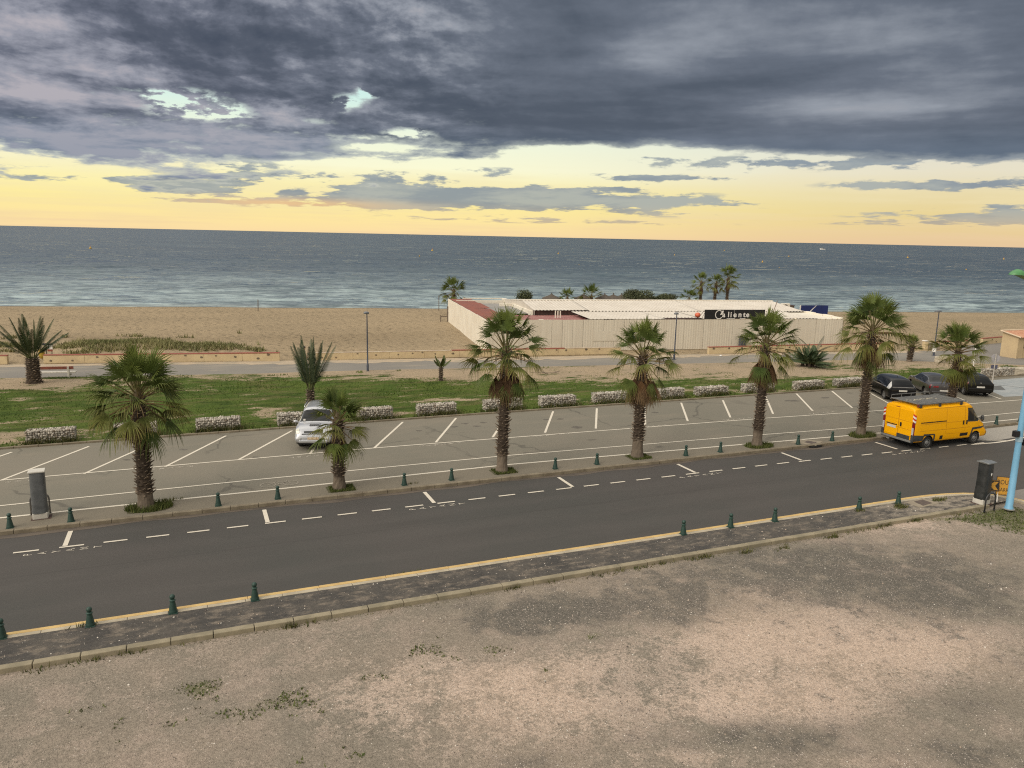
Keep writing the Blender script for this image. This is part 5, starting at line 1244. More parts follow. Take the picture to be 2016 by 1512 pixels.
# ------------------------------------------------------------------ wrapped parking meters and hoops
GREYW = mat('meter_wrap_grey', (.085, .09, .095, 1), (.12, .125, .13, 1), 3, .42, bmp=.5, bscale=7)
BLKW = mat('meter_wrap_black', (.018, .02, .021, 1), (.035, .037, .038, 1), 3, .4, bmp=.6, bscale=7)
STEEL = mat('brushed_steel', (.40, .41, .41, 1), (.33, .34, .34, 1), 5, .35, metal=.8)
WBASE = mat('white_base', (.60, .57, .51, 1), (.50, .47, .42, 1), 3, .6)
def meter(label, loc, rz, wrap, w, d, h, sticker, flat):
    t = thing('parking_meter', label, 'parking meter', loc, rz); r = random.Random(3)
    mb = MB(); mb.box((0, 0, .12), (w * .96, d * .96, .24)); mb.obj('base', WBASE, t, bevel=.03)
    mb = MB(); mb.box((.02, 0, .006), (w * 1.25, d * 1.2, .012)); mb.obj('ground_plate', DKIN, t)
    mb = MB(); n = 28; vs, fs = [], []; Lz = np.linspace(.22, h, 18)
    for i, z in enumerate(Lz):
        k = i / 17; s = 1.0 - .05 * k + (.03 if i < 2 else 0)
        for q in range(n):
            a = 2 * PI * q / n; c, s_ = math.cos(a), math.sin(a); e = 4.0; rr = (abs(c) ** e + abs(s_) ** e) ** (-1 / e)
            cr = 1 + .025 * math.sin(a * 3 + z * 4) * (1 - k * .5) + r.uniform(-.01, .01) + (.03 * math.sin(z * 22 + a * 2) if z < .55 else 0)
            vs.append((w / 2 * c * rr * s * cr, d / 2 * s_ * rr * s * cr, z))
    for i in range(17):
        for q in range(n): q2 = (q + 1) % n; fs.append((i * n + q, i * n + q2, (i + 1) * n + q2, (i + 1) * n + q))
    fs.append(tuple(17 * n + q for q in range(n))); mb.add(vs, fs); mb.obj('wrapped_body', wrap, t, auto=40)
    mb = MB()
    if flat: mb.prism([(-w * .53, -d * .53), (w * .53, -d * .53), (w * .50, d * .56), (-w * .50, d * .56)], h, h + .05)
    else: mb.prism([(-d * .55, 0), (d * .55, 0), (d * .55, .035), (-.0, .075), (-d * .55, .05)], -w * .53, w * .53, Matrix.Translation((0, 0, h)) @ Matrix(((0, 0, 1, 0), (1, 0, 0, 0), (0, 1, 0, 0), (0, 0, 0, 1))))
    mb.obj('cap', WBASE if flat else STEEL, t, bevel=.012)
    if sticker: mb = MB(); mb.ball((.06, -d * .475, h * .74), (.05, .012, .075), 12, 8); mb.obj('sticker', WHT, t)
    return t
g = G(80, 1021)
meter('parking meter wrapped in grey plastic with pale square cap, at the left', (g[0], g[1] + .1, 0), .06, GREYW, .5, .42, 1.72, False, True)
g = G(1945, 1004)
meter('parking meter wrapped in black plastic with steel cap beside the blue pole', (29.25, 19.75 + .36, 0), .06, BLKW, .52, .46, 1.72, True, False)
def hoop(label, A, B, h, r, m):
    A, B = Vector(A), Vector(B); mid = (A + B) / 2; d = B - A; L = d.length; d.normalize()
    t = thing('hoop_barrier', label, 'barrier', mid, math.atan2(d.y, d.x), None)
    pts = [(-L / 2, 0, -.05), (-L / 2, 0, h - L * .42)]
    for i in range(9): a = PI - PI * i / 8; pts.append((L / 2 * math.cos(a), 0, h - L * .4 + L * .4 * math.sin(a)))
    pts += [(L / 2, 0, h - L * .42), (L / 2, 0, -.05)]
    mb = MB(); mb.tube(pts, r, 10); mb.obj('hoop', m, t, smooth=True)
    mb = MB()
    for s in (-1, 1): mb.lathe([(r * 2, 0), (r * 2, .012), (r * 1.1, .016)], 12, (s * L / 2, 0, .001))
    mb.obj('flange', m, t)
    return t
HST = mat('hoop_steel', (.20, .19, .175, 1), (.15, .14, .13, 1), 6, .45, metal=.4)
hoop('grey steel hoop behind the grey wrapped meter', G(62, 1014), G(99, 1010), .80, .03, HST)
hoop('black steel hoop in front of the black wrapped meter', G(1938, 1007, -.02), G(1957, 1003, -.02), .72, .03, mat('hoop_black', (.025, .025, .027, 1), (.04, .04, .042, 1), 5, .4))

# ------------------------------------------------------------------ blue lamp post, traffic light boxes, road work signs
PB = mat('pole_blue', (.19, .42, .62, 1), (.165, .38, .57, 1), 1.2, .42, bmp=.05)
PGN = mat('lamp_green', (.09, .27, .10, 1), (.075, .23, .085, 1), 3, .35)
bl = thing('blue_lamp_post', 'tall light blue lamp post with green head at the right edge', 'street lamp', (*G(1986, 1001)[:2], -.02), 0)
mb = MB(); mb.lathe([(.165, 0), (.16, .08), (.135, .12), (.115, 2.2), (.085, 6.6), (.07, 8.9)], 20); mb.obj('pole', PB, bl, auto=40)
mb = MB(); mb.lathe([(.22, 0), (.22, .025), (.15, .03)], 16); mb.obj('base_plate', mat('base_grey', (.30, .29, .27, 1), None, 3, .8), bl)
mb = MB(); mb.lathe([(.126, 2.78), (.128, 2.80), (.128, 2.98), (.124, 3.0)], 20); mb.obj('sleeve', mat('pole_pale', (.33, .46, .55, 1), (.28, .42, .52, 1), 2, .5), bl)
# green luminaire on its arm: head placed where the photograph shows its tip
bp = Vector(bl.location)
def at_depth(px, py, ref):
    X, Y, Z = ray(px, py); k = (ref.x * math.sin(TH) + ref.y * math.cos(TH)) / Y; X, Y = X * k, Y * k
    return Vector((X * math.cos(TH) + Y * math.sin(TH), -X * math.sin(TH) + Y * math.cos(TH), H + Z * k))
ctr = at_depth(2003, 541, bp); hz = ctr.z; dirh = at_depth(1985, 541, bp) - ctr; ang = math.atan2(dirh.y, dirh.x) + .25
hc = ctr - bp; M = Matrix.Translation((hc.x, hc.y, hz + .02)) @ Matrix.Rotation(ang, 4, 'Z')
mb = MB(); prof = [(.34, 0, .0), (.30, .12, .07), (.18, .20, .16), (.02, .24, .22), (-.15, .23, .22), (-.34, .18, .17), (-.52, .12, .11), (-.75, .08, .075), (-1.0, .06, .06)]
vs, fs = [], []; n = 12
for x, w, hh in prof:
    for q in range(n):
        a = PI * q / (n - 1); vs.append(M @ Vector((x, max(w, .012) * math.cos(a), max(hh, .01) * math.sin(a) - .42 * max(0, -x - .05))))
for i in range(len(prof) - 1):
    for q in range(n - 1): fs.append((i * n + q, i * n + q + 1, (i + 1) * n + q + 1, (i + 1) * n + q))
    fs.append((i * n + n - 1, i * n, (i + 1) * n, (i + 1) * n + n - 1))
mb.add(vs, fs); mb.obj('lamp_head', PGN, bl, auto=60)
e0 = M @ Vector((-.97, 0, -.37))
mb = MB(); mb.tube([(0, 0, hz - .6), tuple(Vector((0, 0, hz - .25)) * 1 + Vector((e0.x * .3, e0.y * .3, 0))), tuple(e0)], .04, 8); mb.obj('arm', PGN, bl, smooth=True)
mb = MB(); mb.add([M @ Vector(q) for q in ((.25, -.08, -.005), (.25, .08, -.005), (-.4, .09, -.03), (-.4, -.09, -.03))], [(0, 1, 2, 3)]); mb.obj('lamp_lens', DKIN, bl)
for (dx, dz, lab) in ((-.26, 3.12, 'a'), (.28, 2.74, 'b')):
    mb = MB(); mb.box((dx, -.02, dz), (.20 if dx < 0 else .22, .2, .24)); mb.box((dx * .5, 0, dz), (abs(dx), .05, .05)); mb.obj('camera_box', BLACK, bl, bevel=.015)
YSG = mat('works_yellow', (.58, .29, .025, 1), (.5, .24, .02, 1), 3, .5)
def works_sign(label, loc, rz, w, h, z0, tilt):
    t = thing('road_works_sign', label, 'sign', loc, rz, None); M = Matrix.Rotation(-tilt, 4, 'X')
    f = MB(); f.box(None, (w + .04, .02, h + .04), M=M @ Matrix.Translation((0, .012, z0 + h / 2))); f.obj('backing', BLACK, t, bevel=.02)
    f = MB(); f.box(None, (w, .012, h), M=M @ Matrix.Translation((0, -.004, z0 + h / 2))); f.obj('panel', YSG, t)
    f = MB()
    for x in (-w * .42, w * .42):
        f.tube([M @ Vector((x, .03, z0 + h)), M @ Vector((x, .0, -.0))], .016, 6); f.tube([M @ Vector((x, .03, z0 + h * .8)), Vector((x, .55, 0))], .014, 6)
    f.obj('leg', WHT, t)
    return t, M @ Matrix.Translation((0, -.012, z0 + h / 2)) @ Matrix.Rotation(PI / 2, 4, 'X')
P1 = Vector((29.8, 19.98, 0)); P2 = Vector((30.22, 19.55, 0))
s2, M2 = works_sign('orange yellow road closed sign with black capitals leaning behind the blue pole', (30.27, 19.86, 0), -.75, .62, .72, .30, .2)
f = MB()
for ln, y in (('ROUTE', .15), ('BARREE', -.16)): add_mesh(f, text_mesh(ln, .21 if ln == 'ROUTE' else .18, .001), M2 @ Matrix.Translation((0, y, 0)) @ Matrix.Diagonal((.9, 1.2, 1, 1)))
f.box(None, (.56, .012, .001), M=M2 @ Matrix.Translation((0, -.335, 0))); f.obj('lettering', BLACK, s2)
s1, M1 = works_sign('smaller road works sign with black and orange arrow beside the road closed sign', (29.95, 20.14, 0), -.75, .42, .44, .42, .2)
f = MB(); f.box(None, (.40, .42, .001), M=M1); f.obj('black_field', BLACK, s1)
f = MB(); f.prism([(.17, .17), (.02, .17), (-.15, 0), (.02, -.17), (.17, -.17), (.05, 0)], .0015, .003, M1); f.obj('arrow', YSG, s1)

# drain covers
IRON = mat('iron_cover', (.115, .085, .07, 1), (.085, .065, .055, 1), 8, .75, kind='World')
def cover(label, poly_px, inner_px, z):
    c = G(*poly_px[0], z); t = thing('drain_cover', label, 'drain cover', (0, 0, 0), 0, None)
    o = MB(); pts = [G(*q, z)[:2] for q in poly_px]; cx = sum(p[0] for p in pts) / 4; cy = sum(p[1] for p in pts) / 4; t.location = (cx, cy, z)
    o.prism([(x - cx, y - cy) for x, y in pts], -.05, .011); o.obj('concrete_surround', mat('cover_concrete', (.30, .255, .19, 1), (.24, .2, .15, 1), 3, .9, kind='World'), t)
    o = MB(); o.prism([(G(*q, z)[0] - cx, G(*q, z)[1] - cy) for q in inner_px], .0, .016); o.obj('iron_lid', IRON, t); return t
cover('rusty square drain cover in concrete by the last near bollard', [(1782, 989), (1812, 1000), (1850, 991), (1815, 981)], [(1799, 988), (1817, 996), (1836, 991), (1816, 984)], 0.0)
cover('manhole cover in the pavement between the two right bollards', [(1555, 872), (1607, 877), (1620, 869), (1570, 865)], [(1583, 871), (1602, 875), (1608, 871), (1590, 868)], .004)
o = thing('gully', 'dark curved drain opening in the kerb below the manhole', 'drain', (29.45, 29.38, -.09), 0)
mb = MB(); mb.ball((0, 0, 0), (.42, .12, .10), 20, 8); mb.obj('opening', mat('drain_dark', (.01, .009, .008, 1), None, 3, .9), o); mb = MB(); mb.box((0, .07, .095), (1.0, .2, .04)); mb.obj('lintel_stone', CONC2, o, bevel=.01)

# ------------------------------------------------------------------ bench, notice post, person
o = thing('bench', 'white concrete bench with red wooden backrest beside the squat date palm', 'bench', G(107, 745), R_(-9))
RW = mat('bench_red', (.26, .075, .045, 1), (.21, .065, .045, 1), 3, .6); BW = mat('bench_white', (.66, .62, .55, 1), (.56, .52, .45, 1), 3, .7)
for x in (-.98, .92):
    mb = MB(); mb.box((x, -.02, .40), (.13, .14, .84)); mb.box((x, .22, .21), (.12, .5, .1)); mb.obj('leg', BW, o, bevel=.015)
mb = MB(); mb.box((.1, -.02, .73), (2.3, .05, .2)); mb.obj('backrest', RW, o, bevel=.01)
mb = MB(); mb.box((.12, .24, .40), (2.4, .46, .07)); mb.obj('seat', BW, o, bevel=.012)
o = thing('notice_post', 'beach notice post with dark bar, white and red panel behind the squat date palm', 'sign', G(88, 713), R_(-9))
o.location.y += 1.2
mb = MB(); mb.tube([(0, 0, 0), (0, 0, 1.32)], .035, 8); mb.tube([(.38, 0, 0), (.38, 0, 1.3)], .035, 8); mb.obj('post', WOOD, o)
mb = MB(); mb.box((.1, -.02, 1.22), (.72, .06, .16)); mb.obj('dark_bar', mat('bar_navy', (.02, .022, .04, 1), None, 3, .5), o)
mb = MB(); mb.box((.28, -.045, .98), (.36, .02, .3)); mb.obj('white_panel', WHT, o); mb = MB(); mb.box((.28, -.045, .74), (.36, .02, .15)); mb.obj('red_panel', RED, o)
o = thing('yellow_bag', 'yellow waste bag hanging on a frame behind the squat date palm', 'waste bag', G(79, 714), 0); o.location.y += 1.0
mb = MB(); mb.lathe([(.02, .15), (.16, .2), (.22, .45), (.2, .75), (.23, .86)], 14); mb.obj('bag', mat('bag_yellow', (.48, .33, .05, 1), (.40, .26, .04, 1), 4, .5, bmp=.4, bscale=8), o, smooth=True)
mb = MB(); mb.tube([(.24 * math.cos(q * PI / 6), .24 * math.sin(q * PI / 6), .86) for q in range(13)], .018, 6); mb.tube([(0, .25, 0), (0, .25, .9)], .025, 6); mb.obj('frame', WOOD, o)

def person(label, loc, rz):
    t = thing('person', label, 'person', loc, rz)
    # x forward, y left, walking
    J = {'pel': (0, 0, .93), 'wai': (0, 0, 1.08), 'che': (.01, 0, 1.30), 'nec': (.02, 0, 1.46), 'hd0': (.04, 0, 1.55), 'hd': (.05, 0, 1.64), 'hdt': (.04, 0, 1.72),
         'hl': (0, .09, .90), 'kl': (.14, .09, .50), 'al': (.20, .09, .09), 'tl': (.36, .09, .04), 'hr': (0, -.09, .90), 'kr': (-.04, -.09, .50), 'ar': (-.26, -.09, .13), 'tr': (-.13, -.09, .04),
         'sl': (0, .18, 1.41), 'el': (-.08, .23, 1.14), 'wl': (.06, .24, .92), 'fl': (.09, .235, .84), 'sr': (0, -.18, 1.41), 'er': (.02, -.24, 1.13), 'wr': (.20, -.22, .98), 'fr': (.26, -.21, .92)}
    Rr = {'pel': .15, 'wai': .13, 'che': .155, 'nec': .062, 'hd0': .07, 'hd': .10, 'hdt': .085, 'hl': .095, 'kl': .065, 'al': .045, 'tl': .035, 'hr': .095, 'kr': .065, 'ar': .045, 'tr': .035, 'sl': .07, 'el': .048, 'wl': .033, 'fl': .03, 'sr': .07, 'er': .048, 'wr': .033, 'fr': .03}
    def skin(name, E, m, infl=0, parent=None, lv=2):
        ks = []
        for a, b in E:
            for q in (a, b):
                if q not in ks: ks.append(q)
        me = bpy.data.meshes.new(name); me.from_pydata([J[q] for q in ks], [(ks.index(a), ks.index(b)) for a, b in E], [])
        ob = bpy.data.objects.new(name, me); COL.objects.link(ob); ob.parent = parent; md = ob.modifiers.new('Skin', 'SKIN'); md.use_smooth_shade = True
        for i, q in enumerate(ks):
            r = Rr[q] + infl; sv = me.skin_vertices[0].data[i]; fx = .72 if q in ('pel', 'wai', 'che') else 1
            sv.radius = (r, r * (1.05 if fx < 1 else 1)); sv.use_root = (i == 0)
        su = ob.modifiers.new('Subdivision', 'SUBSURF'); su.levels = su.render_levels = lv
        me.materials.append(m); return ob
    SK = mat('skin', (.42, .25, .17, 1), (.38, .22, .15, 1), 8, .55)
    for f_, s_, y_ in (('l', 'fl', .235), ('r', 'fr', -.21)):
        b = J[s_]
        for k in range(4):
            J['f%s%d' % (f_, k)] = (b[0] + .03 + .012 * k, b[1], b[2] - .045 - .012 * (k % 2)); Rr['f%s%d' % (f_, k)] = .009
    E = [('pel', 'wai'), ('wai', 'che'), ('che', 'nec'), ('nec', 'hd0'), ('hd0', 'hd'), ('hd', 'hdt'), ('pel', 'hl'), ('hl', 'kl'), ('kl', 'al'), ('al', 'tl'), ('pel', 'hr'), ('hr', 'kr'), ('kr', 'ar'), ('ar', 'tr'), ('che', 'sl'), ('sl', 'el'), ('el', 'wl'), ('wl', 'fl'), ('che', 'sr'), ('sr', 'er'), ('er', 'wr'), ('wr', 'fr')]
    E += [('fl', 'fl%d' % k) for k in range(4)] + [('fr', 'fr%d' % k) for k in range(4)]
    skin('body', E, SK, 0, t)
    skin('jacket', [('wai', 'che'), ('che', 'sl'), ('sl', 'el'), ('el', 'wl'), ('che', 'sr'), ('sr', 'er'), ('er', 'wr'), ('wai', 'pel')], mat('jacket_olive', (.085, .085, .055, 1), (.07, .07, .045, 1), 6, .85), .02, t)
    skin('trousers', [('pel', 'hl'), ('hl', 'kl'), ('kl', 'al'), ('pel', 'hr'), ('hr', 'kr'), ('kr', 'ar')], mat('trousers_dark', (.03, .032, .04, 1), (.04, .04, .05, 1), 6, .85), .014, t)
    skin('shoes', [('al', 'tl')], DKIN, .012, t, 1); skin('shoes', [('ar', 'tr')], DKIN, .012, t, 1)
    mb = MB(); mb.ball((.03, 0, 1.69), (.115, .105, .085), 14, 8); mb.ball((-.02, 0, 1.62), (.09, .1, .09), 12, 8); mb.obj('hair', mat('hair_dark', (.018, .012, .011, 1), (.03, .02, .018, 1), 20, .6), t, smooth=True)
    mb = MB(); mb.ball((.15, 0, 1.625), (.022, .014, .02), 8, 6)
    for s in (-1, 1): mb.ball((.12, s * .035, 1.65), (.012, .014, .008), 8, 6); mb.ball((.04, s * .1, 1.63), (.02, .01, .028), 8, 6)
    mb.obj('face', SK, t, smooth=True)
    return t
person('person in olive jacket with dark hair walking on the promenade behind the narrow date palm', (*G(599, 727)[:2], .005), R_(-10))

# ------------------------------------------------------------------ right side: kiosk, stones, sign posts
A, B = Vector(G(1971, 701)), Vector(G(2003, 706)); d = B - A; L = d.length; ky = math.atan2(d.y, d.x)
k_ = thing('kiosk', 'cream rendered kiosk with sloping terracotta tile roof at the right edge', 'kiosk', A, ky)
# local x: along the gable wall towards the road; local y: to the right along the front
hA = (701 - 652) / (701 - 486) * H; hB = (706 - 664) / (706 - 487) * H; KW = 7.0
poly = [(0, 0), (L, 0), (L, hB), (0, hA)]
mb = MB(); mb.prism(poly, -.22, 0, Matrix(((1, 0, 0, 0), (0, 0, 1, 0), (0, 1, 0, 0), (0, 0, 0, 1)))); mb.box((.1, KW / 2, hA / 2), (.2, KW, hA - .04)); mb.box((L - .15, .32, hB / 2), (.3, .6, hB - .02)); mb.box((L - .15, KW - .4, hB / 2), (.3, .8, hB - .02)); mb.box((L - .12, KW / 2, .45), (.2, KW - 1.4, .9)); mb.box((L - .12, KW / 2, hB - .2), (.22, KW - 1.4, .36))
mb.obj('wall', mat('kiosk_render', (.56, .43, .255, 1), (.50, .38, .23, 1), 1.2, .9), k_)
mb = MB(); mb.box((L - .6, KW / 2, hB / 2), (.1, KW - 1, hB - .2)); mb.obj('dark_opening', DKIN, k_)
TILE = mat('terracotta', (.44, .215, .13, 1), (.52, .30, .19, 1), 2.5, .85)
mb = MB(); ribs(mb, (-.12, -.35, hA + .04), (0, 1, 0), KW + .5, (L + .35, 0, hB - hA - .02), math.hypot(L + .4, hB - hA), (0, 0, 1), .24, .06); mb.obj('roof', TILE, k_)
mb = MB(); mb.tube([(-.14, -.33, hA + .1), (L + .28, -.33, hB + .06)], .07, 8); mb.tube([(-.14, -.3, hA + .1), (-.14, KW, hA + .1)], .09, 8); mb.obj('verge_tile', mat('verge_cream', (.60, .48, .34, 1), (.54, .42, .3, 1), 3, .8), k_)
mb = MB(); mb.prism([(.25, 0), (L * 1.2, 0), (L * 1.2, .25), (.25, .12)], -.05, 1.0, Matrix(((1, 0, 0, 0), (0, 0, 1, -.5), (0, 1, 0, 0), (0, 0, 0, 1)))) if False else None
LST = mat('limestone', (.52, .46, .36, 1), (.42, .36, .28, 1), 3, .9, bmp=.8, bscale=7)
def rock(label, px, py, w, d, h, seed, m=LST):
    r = random.Random(seed); t = thing('stone_block', label, 'stone block', G(px, py), R_(-9), None)
    me = MB(); bm = bmesh.new(); bmesh.ops.create_cube(bm, size=1); bmesh.ops.subdivide_edges(bm, edges=bm.edges, cuts=3, use_grid_fill=True)
    for v in bm.verts: v.co = Vector((v.co.x * w, v.co.y * d, (v.co.z + .5) * h)) + Vector((r.gauss(0, .03), r.gauss(0, .03), r.gauss(0, .02)))
    mm = bpy.data.meshes.new('stone'); bm.to_mesh(mm); bm.free(); link('stone', mm, m, t, bevel=.03)
    return t
rock('long pale stone block lying by the promenade behind the last palm', 1864, 714, 2.3, .55, .55, 4)
rock('short pale stone block at the right edge of the grass', 2000, 738, 1.6, .6, .6, 5)
o = thing('electric_box', 'low grey concrete box with cream capped pillar near the flat-headed lamp', 'utility box', G(1829, 688), R_(-9))
mb = MB(); mb.box((.35, 0, .33), (1.25, .6, .66)); mb.obj('concrete_box', mat('box_concrete', (.22, .18, .14, 1), (.28, .23, .18, 1), 3, .9), o, bevel=.02)
mb = MB(); mb.box((-.52, 0, .42), (.4, .4, .84)); mb.obj('pillar', CREAM, o, bevel=.02); mb = MB(); mb.box((-.52, 0, .88), (.48, .48, .09)); mb.obj('pillar_cap', WHT, o, bevel=.02)
o = thing('road_sign', 'white post carrying a round sign seen edge on, beside the disabled bay', 'sign', G(1953, 757), R_(55))
mb = MB(); mb.tube([(0, 0, 0), (0, 0, 2.35)], .045, 8); mb.obj('post', mat('post_pale', (.46, .42, .37, 1), (.38, .35, .31, 1), 3, .6), o)
mb = MB(); mb.lathe([(.0, -.012), (.32, -.012), (.32, .012), (0, .012)], 28, M=Matrix.Translation((.06, 0, 2.0)) @ Matrix.Rotation(PI / 2, 4, 'Y')); mb.obj('round_plate', mat('plate_grey', (.30, .29, .31, 1), (.36, .34, .35, 1), 3, .5), o, auto=40)
mb = MB(); mb.box((.06, 0, 1.35), (.02, .45, .3)); mb.obj('lower_plate', mat('plate_dark', (.08, .08, .13, 1), None, 3, .5), o)
o = thing('thin_post', 'thin white post on the verge behind the last palm', 'post', G(1916, 723), 0)
mb = MB(); mb.tube([(0, 0, 0), (0, 0, 1.75)], .045, 8); mb.obj('post', WHT, o); mb = MB(); mb.tube([(0, 0, 1.74), (0, 0, 1.8)], .05, 8); mb.obj('cap', DKIN, o)
o = thing('washed_white_bag', 'tiny white plastic litter on the asphalt promenade', 'litter', G(1419, 701.5), 0)
mb = MB(); mb.ball((0, 0, .06), (.14, .1, .07), 9, 6); mb.obj('crumpled_plastic', WHT, o)
mb = MB(); rr2 = random.Random(4); 
o = thing('driftwood', 'brown driftwood twigs lying on the sandy strip right of the tall palm', 'driftwood', G(1078, 737), 0)
for i in range(26): mb.tube([(rr2.gauss(0, .35), rr2.gauss(0, .2), .02 + .1 * rr2.random()), (rr2.gauss(0, .5), rr2.gauss(0, .25), .04 + .2 * rr2.random())], .015, 5)
mb.obj('twigs', WOOD, o)

# ------------------------------------------------------------------ buoys and boat
BYE = mat('buoy_yellow', (.55, .35, .04, 1), (.5, .3, .04, 1), 3, .5)
def buoy():
    t = thing('buoy', '', 'buoy', (0, 0, 0), 0, 'marker buoys on the sea')
    mb = MB(); mb.lathe([(0, -.4), (.45, -.3), (.62, 0), (.5, .32), (.2, .5), (.12, .9), (0, .95)], 16); mb.obj('float', BYE, t, smooth=True)
    mb = MB(); mb.tube([(0, 0, .8), (0, 0, 1.25)], .06, 6); mb.box((0, 0, 1.25), (.3, .3, .12)); mb.obj('top_mark', ORG, t); return t
b0 = buoy(); first = True
for px, py, sc_, lab in ((178, 489, 1.0, 'yellow buoy far out at the left of the sea'), (851, 493.5, 1.0, 'orange topped buoy in mid sea above the date palm on the left of the club'), (826, 504.5, .6, 'small pale buoy just below the orange topped one'), (1501, 516, .8, 'yellow buoy right of the three tall beach palms'), (1787, 507.5, .75, 'yellow buoy above the tallest street palm'), (1902, 531, .45, 'small near buoy left of the green lamp head'), (1976, 510.5, .7, 'yellow buoy just above the green lamp head'), (1099, 499.5, .7, 'pale yellow buoy above the low club palms'), (1140, 521.5, .35, 'tiny buoy closest above the low club palms'), (1328, 502.5, .6, 'buoy left of the three tall beach palms'), (1553, 505, .6, 'upper of two small buoys right of the tall palms'), (1534, 527, .35, 'lower of two small buoys right of the tall palms'), (1426, 493.5, .5, 'tiny far buoy above the biggest beach palm')):
    loc = G(px, py, -.5); sc_ = sc_ * math.hypot(loc[0], loc[1]) / 420
    if first: o = b0; first = False; o['label'] = lab; o.location = loc
    else: o = copy_tree(b0, lab, loc)
    o.scale = (sc_,) * 3
loc = G(1619, 491.5, -.5); o = thing('motor_boat', 'small white motor boat with a cabin far out at sea', 'boat', loc, TH * -1); D_ = math.hypot(loc[0], loc[1]); k = D_ / F
mb = MB(); W_ = 9.5 * k; hh = 2.2 * k
st = [(-.5, .16, .0, .75), (-.3, .18, -.1, .75), (0, .18, -.1, .8), (.3, .12, -.08, .95), (.45, .05, .0, 1.05), (.5, .005, .3, 1.1)]
st = [(-x, w, a, b) for x, w, a, b in st]
vs = []
for x, w, z0, z1 in st: vs += [(x * W_, -w * W_, z1 * hh), (x * W_, -w * W_ * .7, z0 * hh), (x * W_, w * W_ * .7, z0 * hh), (x * W_, w * W_, z1 * hh)]
fs = []
for i in range(5): fs += [(i * 4 + a, i * 4 + (a + 1) % 4, (i + 1) * 4 + (a + 1) % 4, (i + 1) * 4 + a) for a in range(4)]
fs += [(0, 1, 2, 3), (23, 22, 21, 20)]
mb.add(vs, fs); mb.obj('hull', WHT, o); mb = MB(); mb.prism([(-.3 * W_, .7 * hh), (.12 * W_, .7 * hh), (.08 * W_, 1.6 * hh), (-.2 * W_, 1.6 * hh)], -.12 * W_, .12 * W_, Matrix(((1, 0, 0, 0), (0, 0, 1, 0), (0, 1, 0, 0), (0, 0, 0, 1)))); mb.obj('cabin', STEEL, o)
mb = MB(); mb.box((.16 * W_, 0, 1.1 * hh), (.06 * W_, .2 * W_, .6 * hh)); mb.obj('outboard', BLACK, o)
# ------------------------------------------------------------------ vehicles
def paint(name, c, rough=.25, metal=0.0, coat=.8, flake=.08, dirt=(.25, .2, .15, 1), spec=.5):
    m, t, bs = newmat(name); p = coord(t); X, Y, Z = t.sep(p)
    n = t.noise(p, 2.2, 5, .6); c2 = tuple(x * (1 - flake) for x in c[:3]) + (1,)
    cc = t.mix(n, c, c2); cc = t.mix((1 - t.ss(Z + (n - .5) * .5, .25, .75)) * .22, cc, dirt)
    t.put(bs.inputs['Base Color'], cc); bs.inputs['Roughness'].default_value = rough; bs.inputs['Metallic'].default_value = metal
    bs.inputs['Coat Weight'].default_value = coat; bs.inputs['Coat Roughness'].default_value = .05; bs.inputs['Specular IOR Level'].default_value = spec
    return m
GLASS = mat('tinted_glass', (.006, .007, .008, 1), (.009, .010, .011, 1), 2, .05, spec=.4)
TYRE = mat('tyre_rubber', (.012, .012, .012, 1), (.02, .019, .018, 1), 8, .85)
ALLOY = mat('alloy_rim', (.42, .42, .42, 1), (.34, .34, .34, 1), 5, .3, metal=.7)
PLAST = mat('grey_plastic', (.035, .037, .038, 1), (.05, .052, .053, 1), 5, .65)
GAP = mat('panel_gap', (.01, .009, .008, 1), None, 3, .8)
LRED = mat('red_lens', (.22, .008, .012, 1), (.16, .006, .01, 1), 8, .12, coat=1)
LWHT = mat('clear_lens', (.55, .54, .52, 1), (.40, .40, .40, 1), 14, .1, coat=1)
PLATE = mat('number_plate', (.62, .60, .55, 1), (.54, .52, .48, 1), 9, .5)
CHROME = mat('chrome', (.60, .60, .60, 1), (.5, .5, .5, 1), 4, .12, metal=1)
def mono(u, ys):
    """monotone cubic through integer knots"""
    ys = np.asarray(ys, float); d = np.diff(ys); m_ = np.zeros_like(ys); m_[0] = d[0]; m_[-1] = d[-1]
    for i in range(1, len(ys) - 1): m_[i] = 0 if d[i - 1] * d[i] <= 0 else 2 * d[i - 1] * d[i] / (d[i - 1] + d[i])
    i = min(int(u), len(ys) - 2); s = u - i
    return (2 * s ** 3 - 3 * s * s + 1) * ys[i] + (s ** 3 - 2 * s * s + s) * m_[i] + (-2 * s ** 3 + 3 * s * s) * ys[i + 1] + (s ** 3 - s * s) * m_[i + 1]
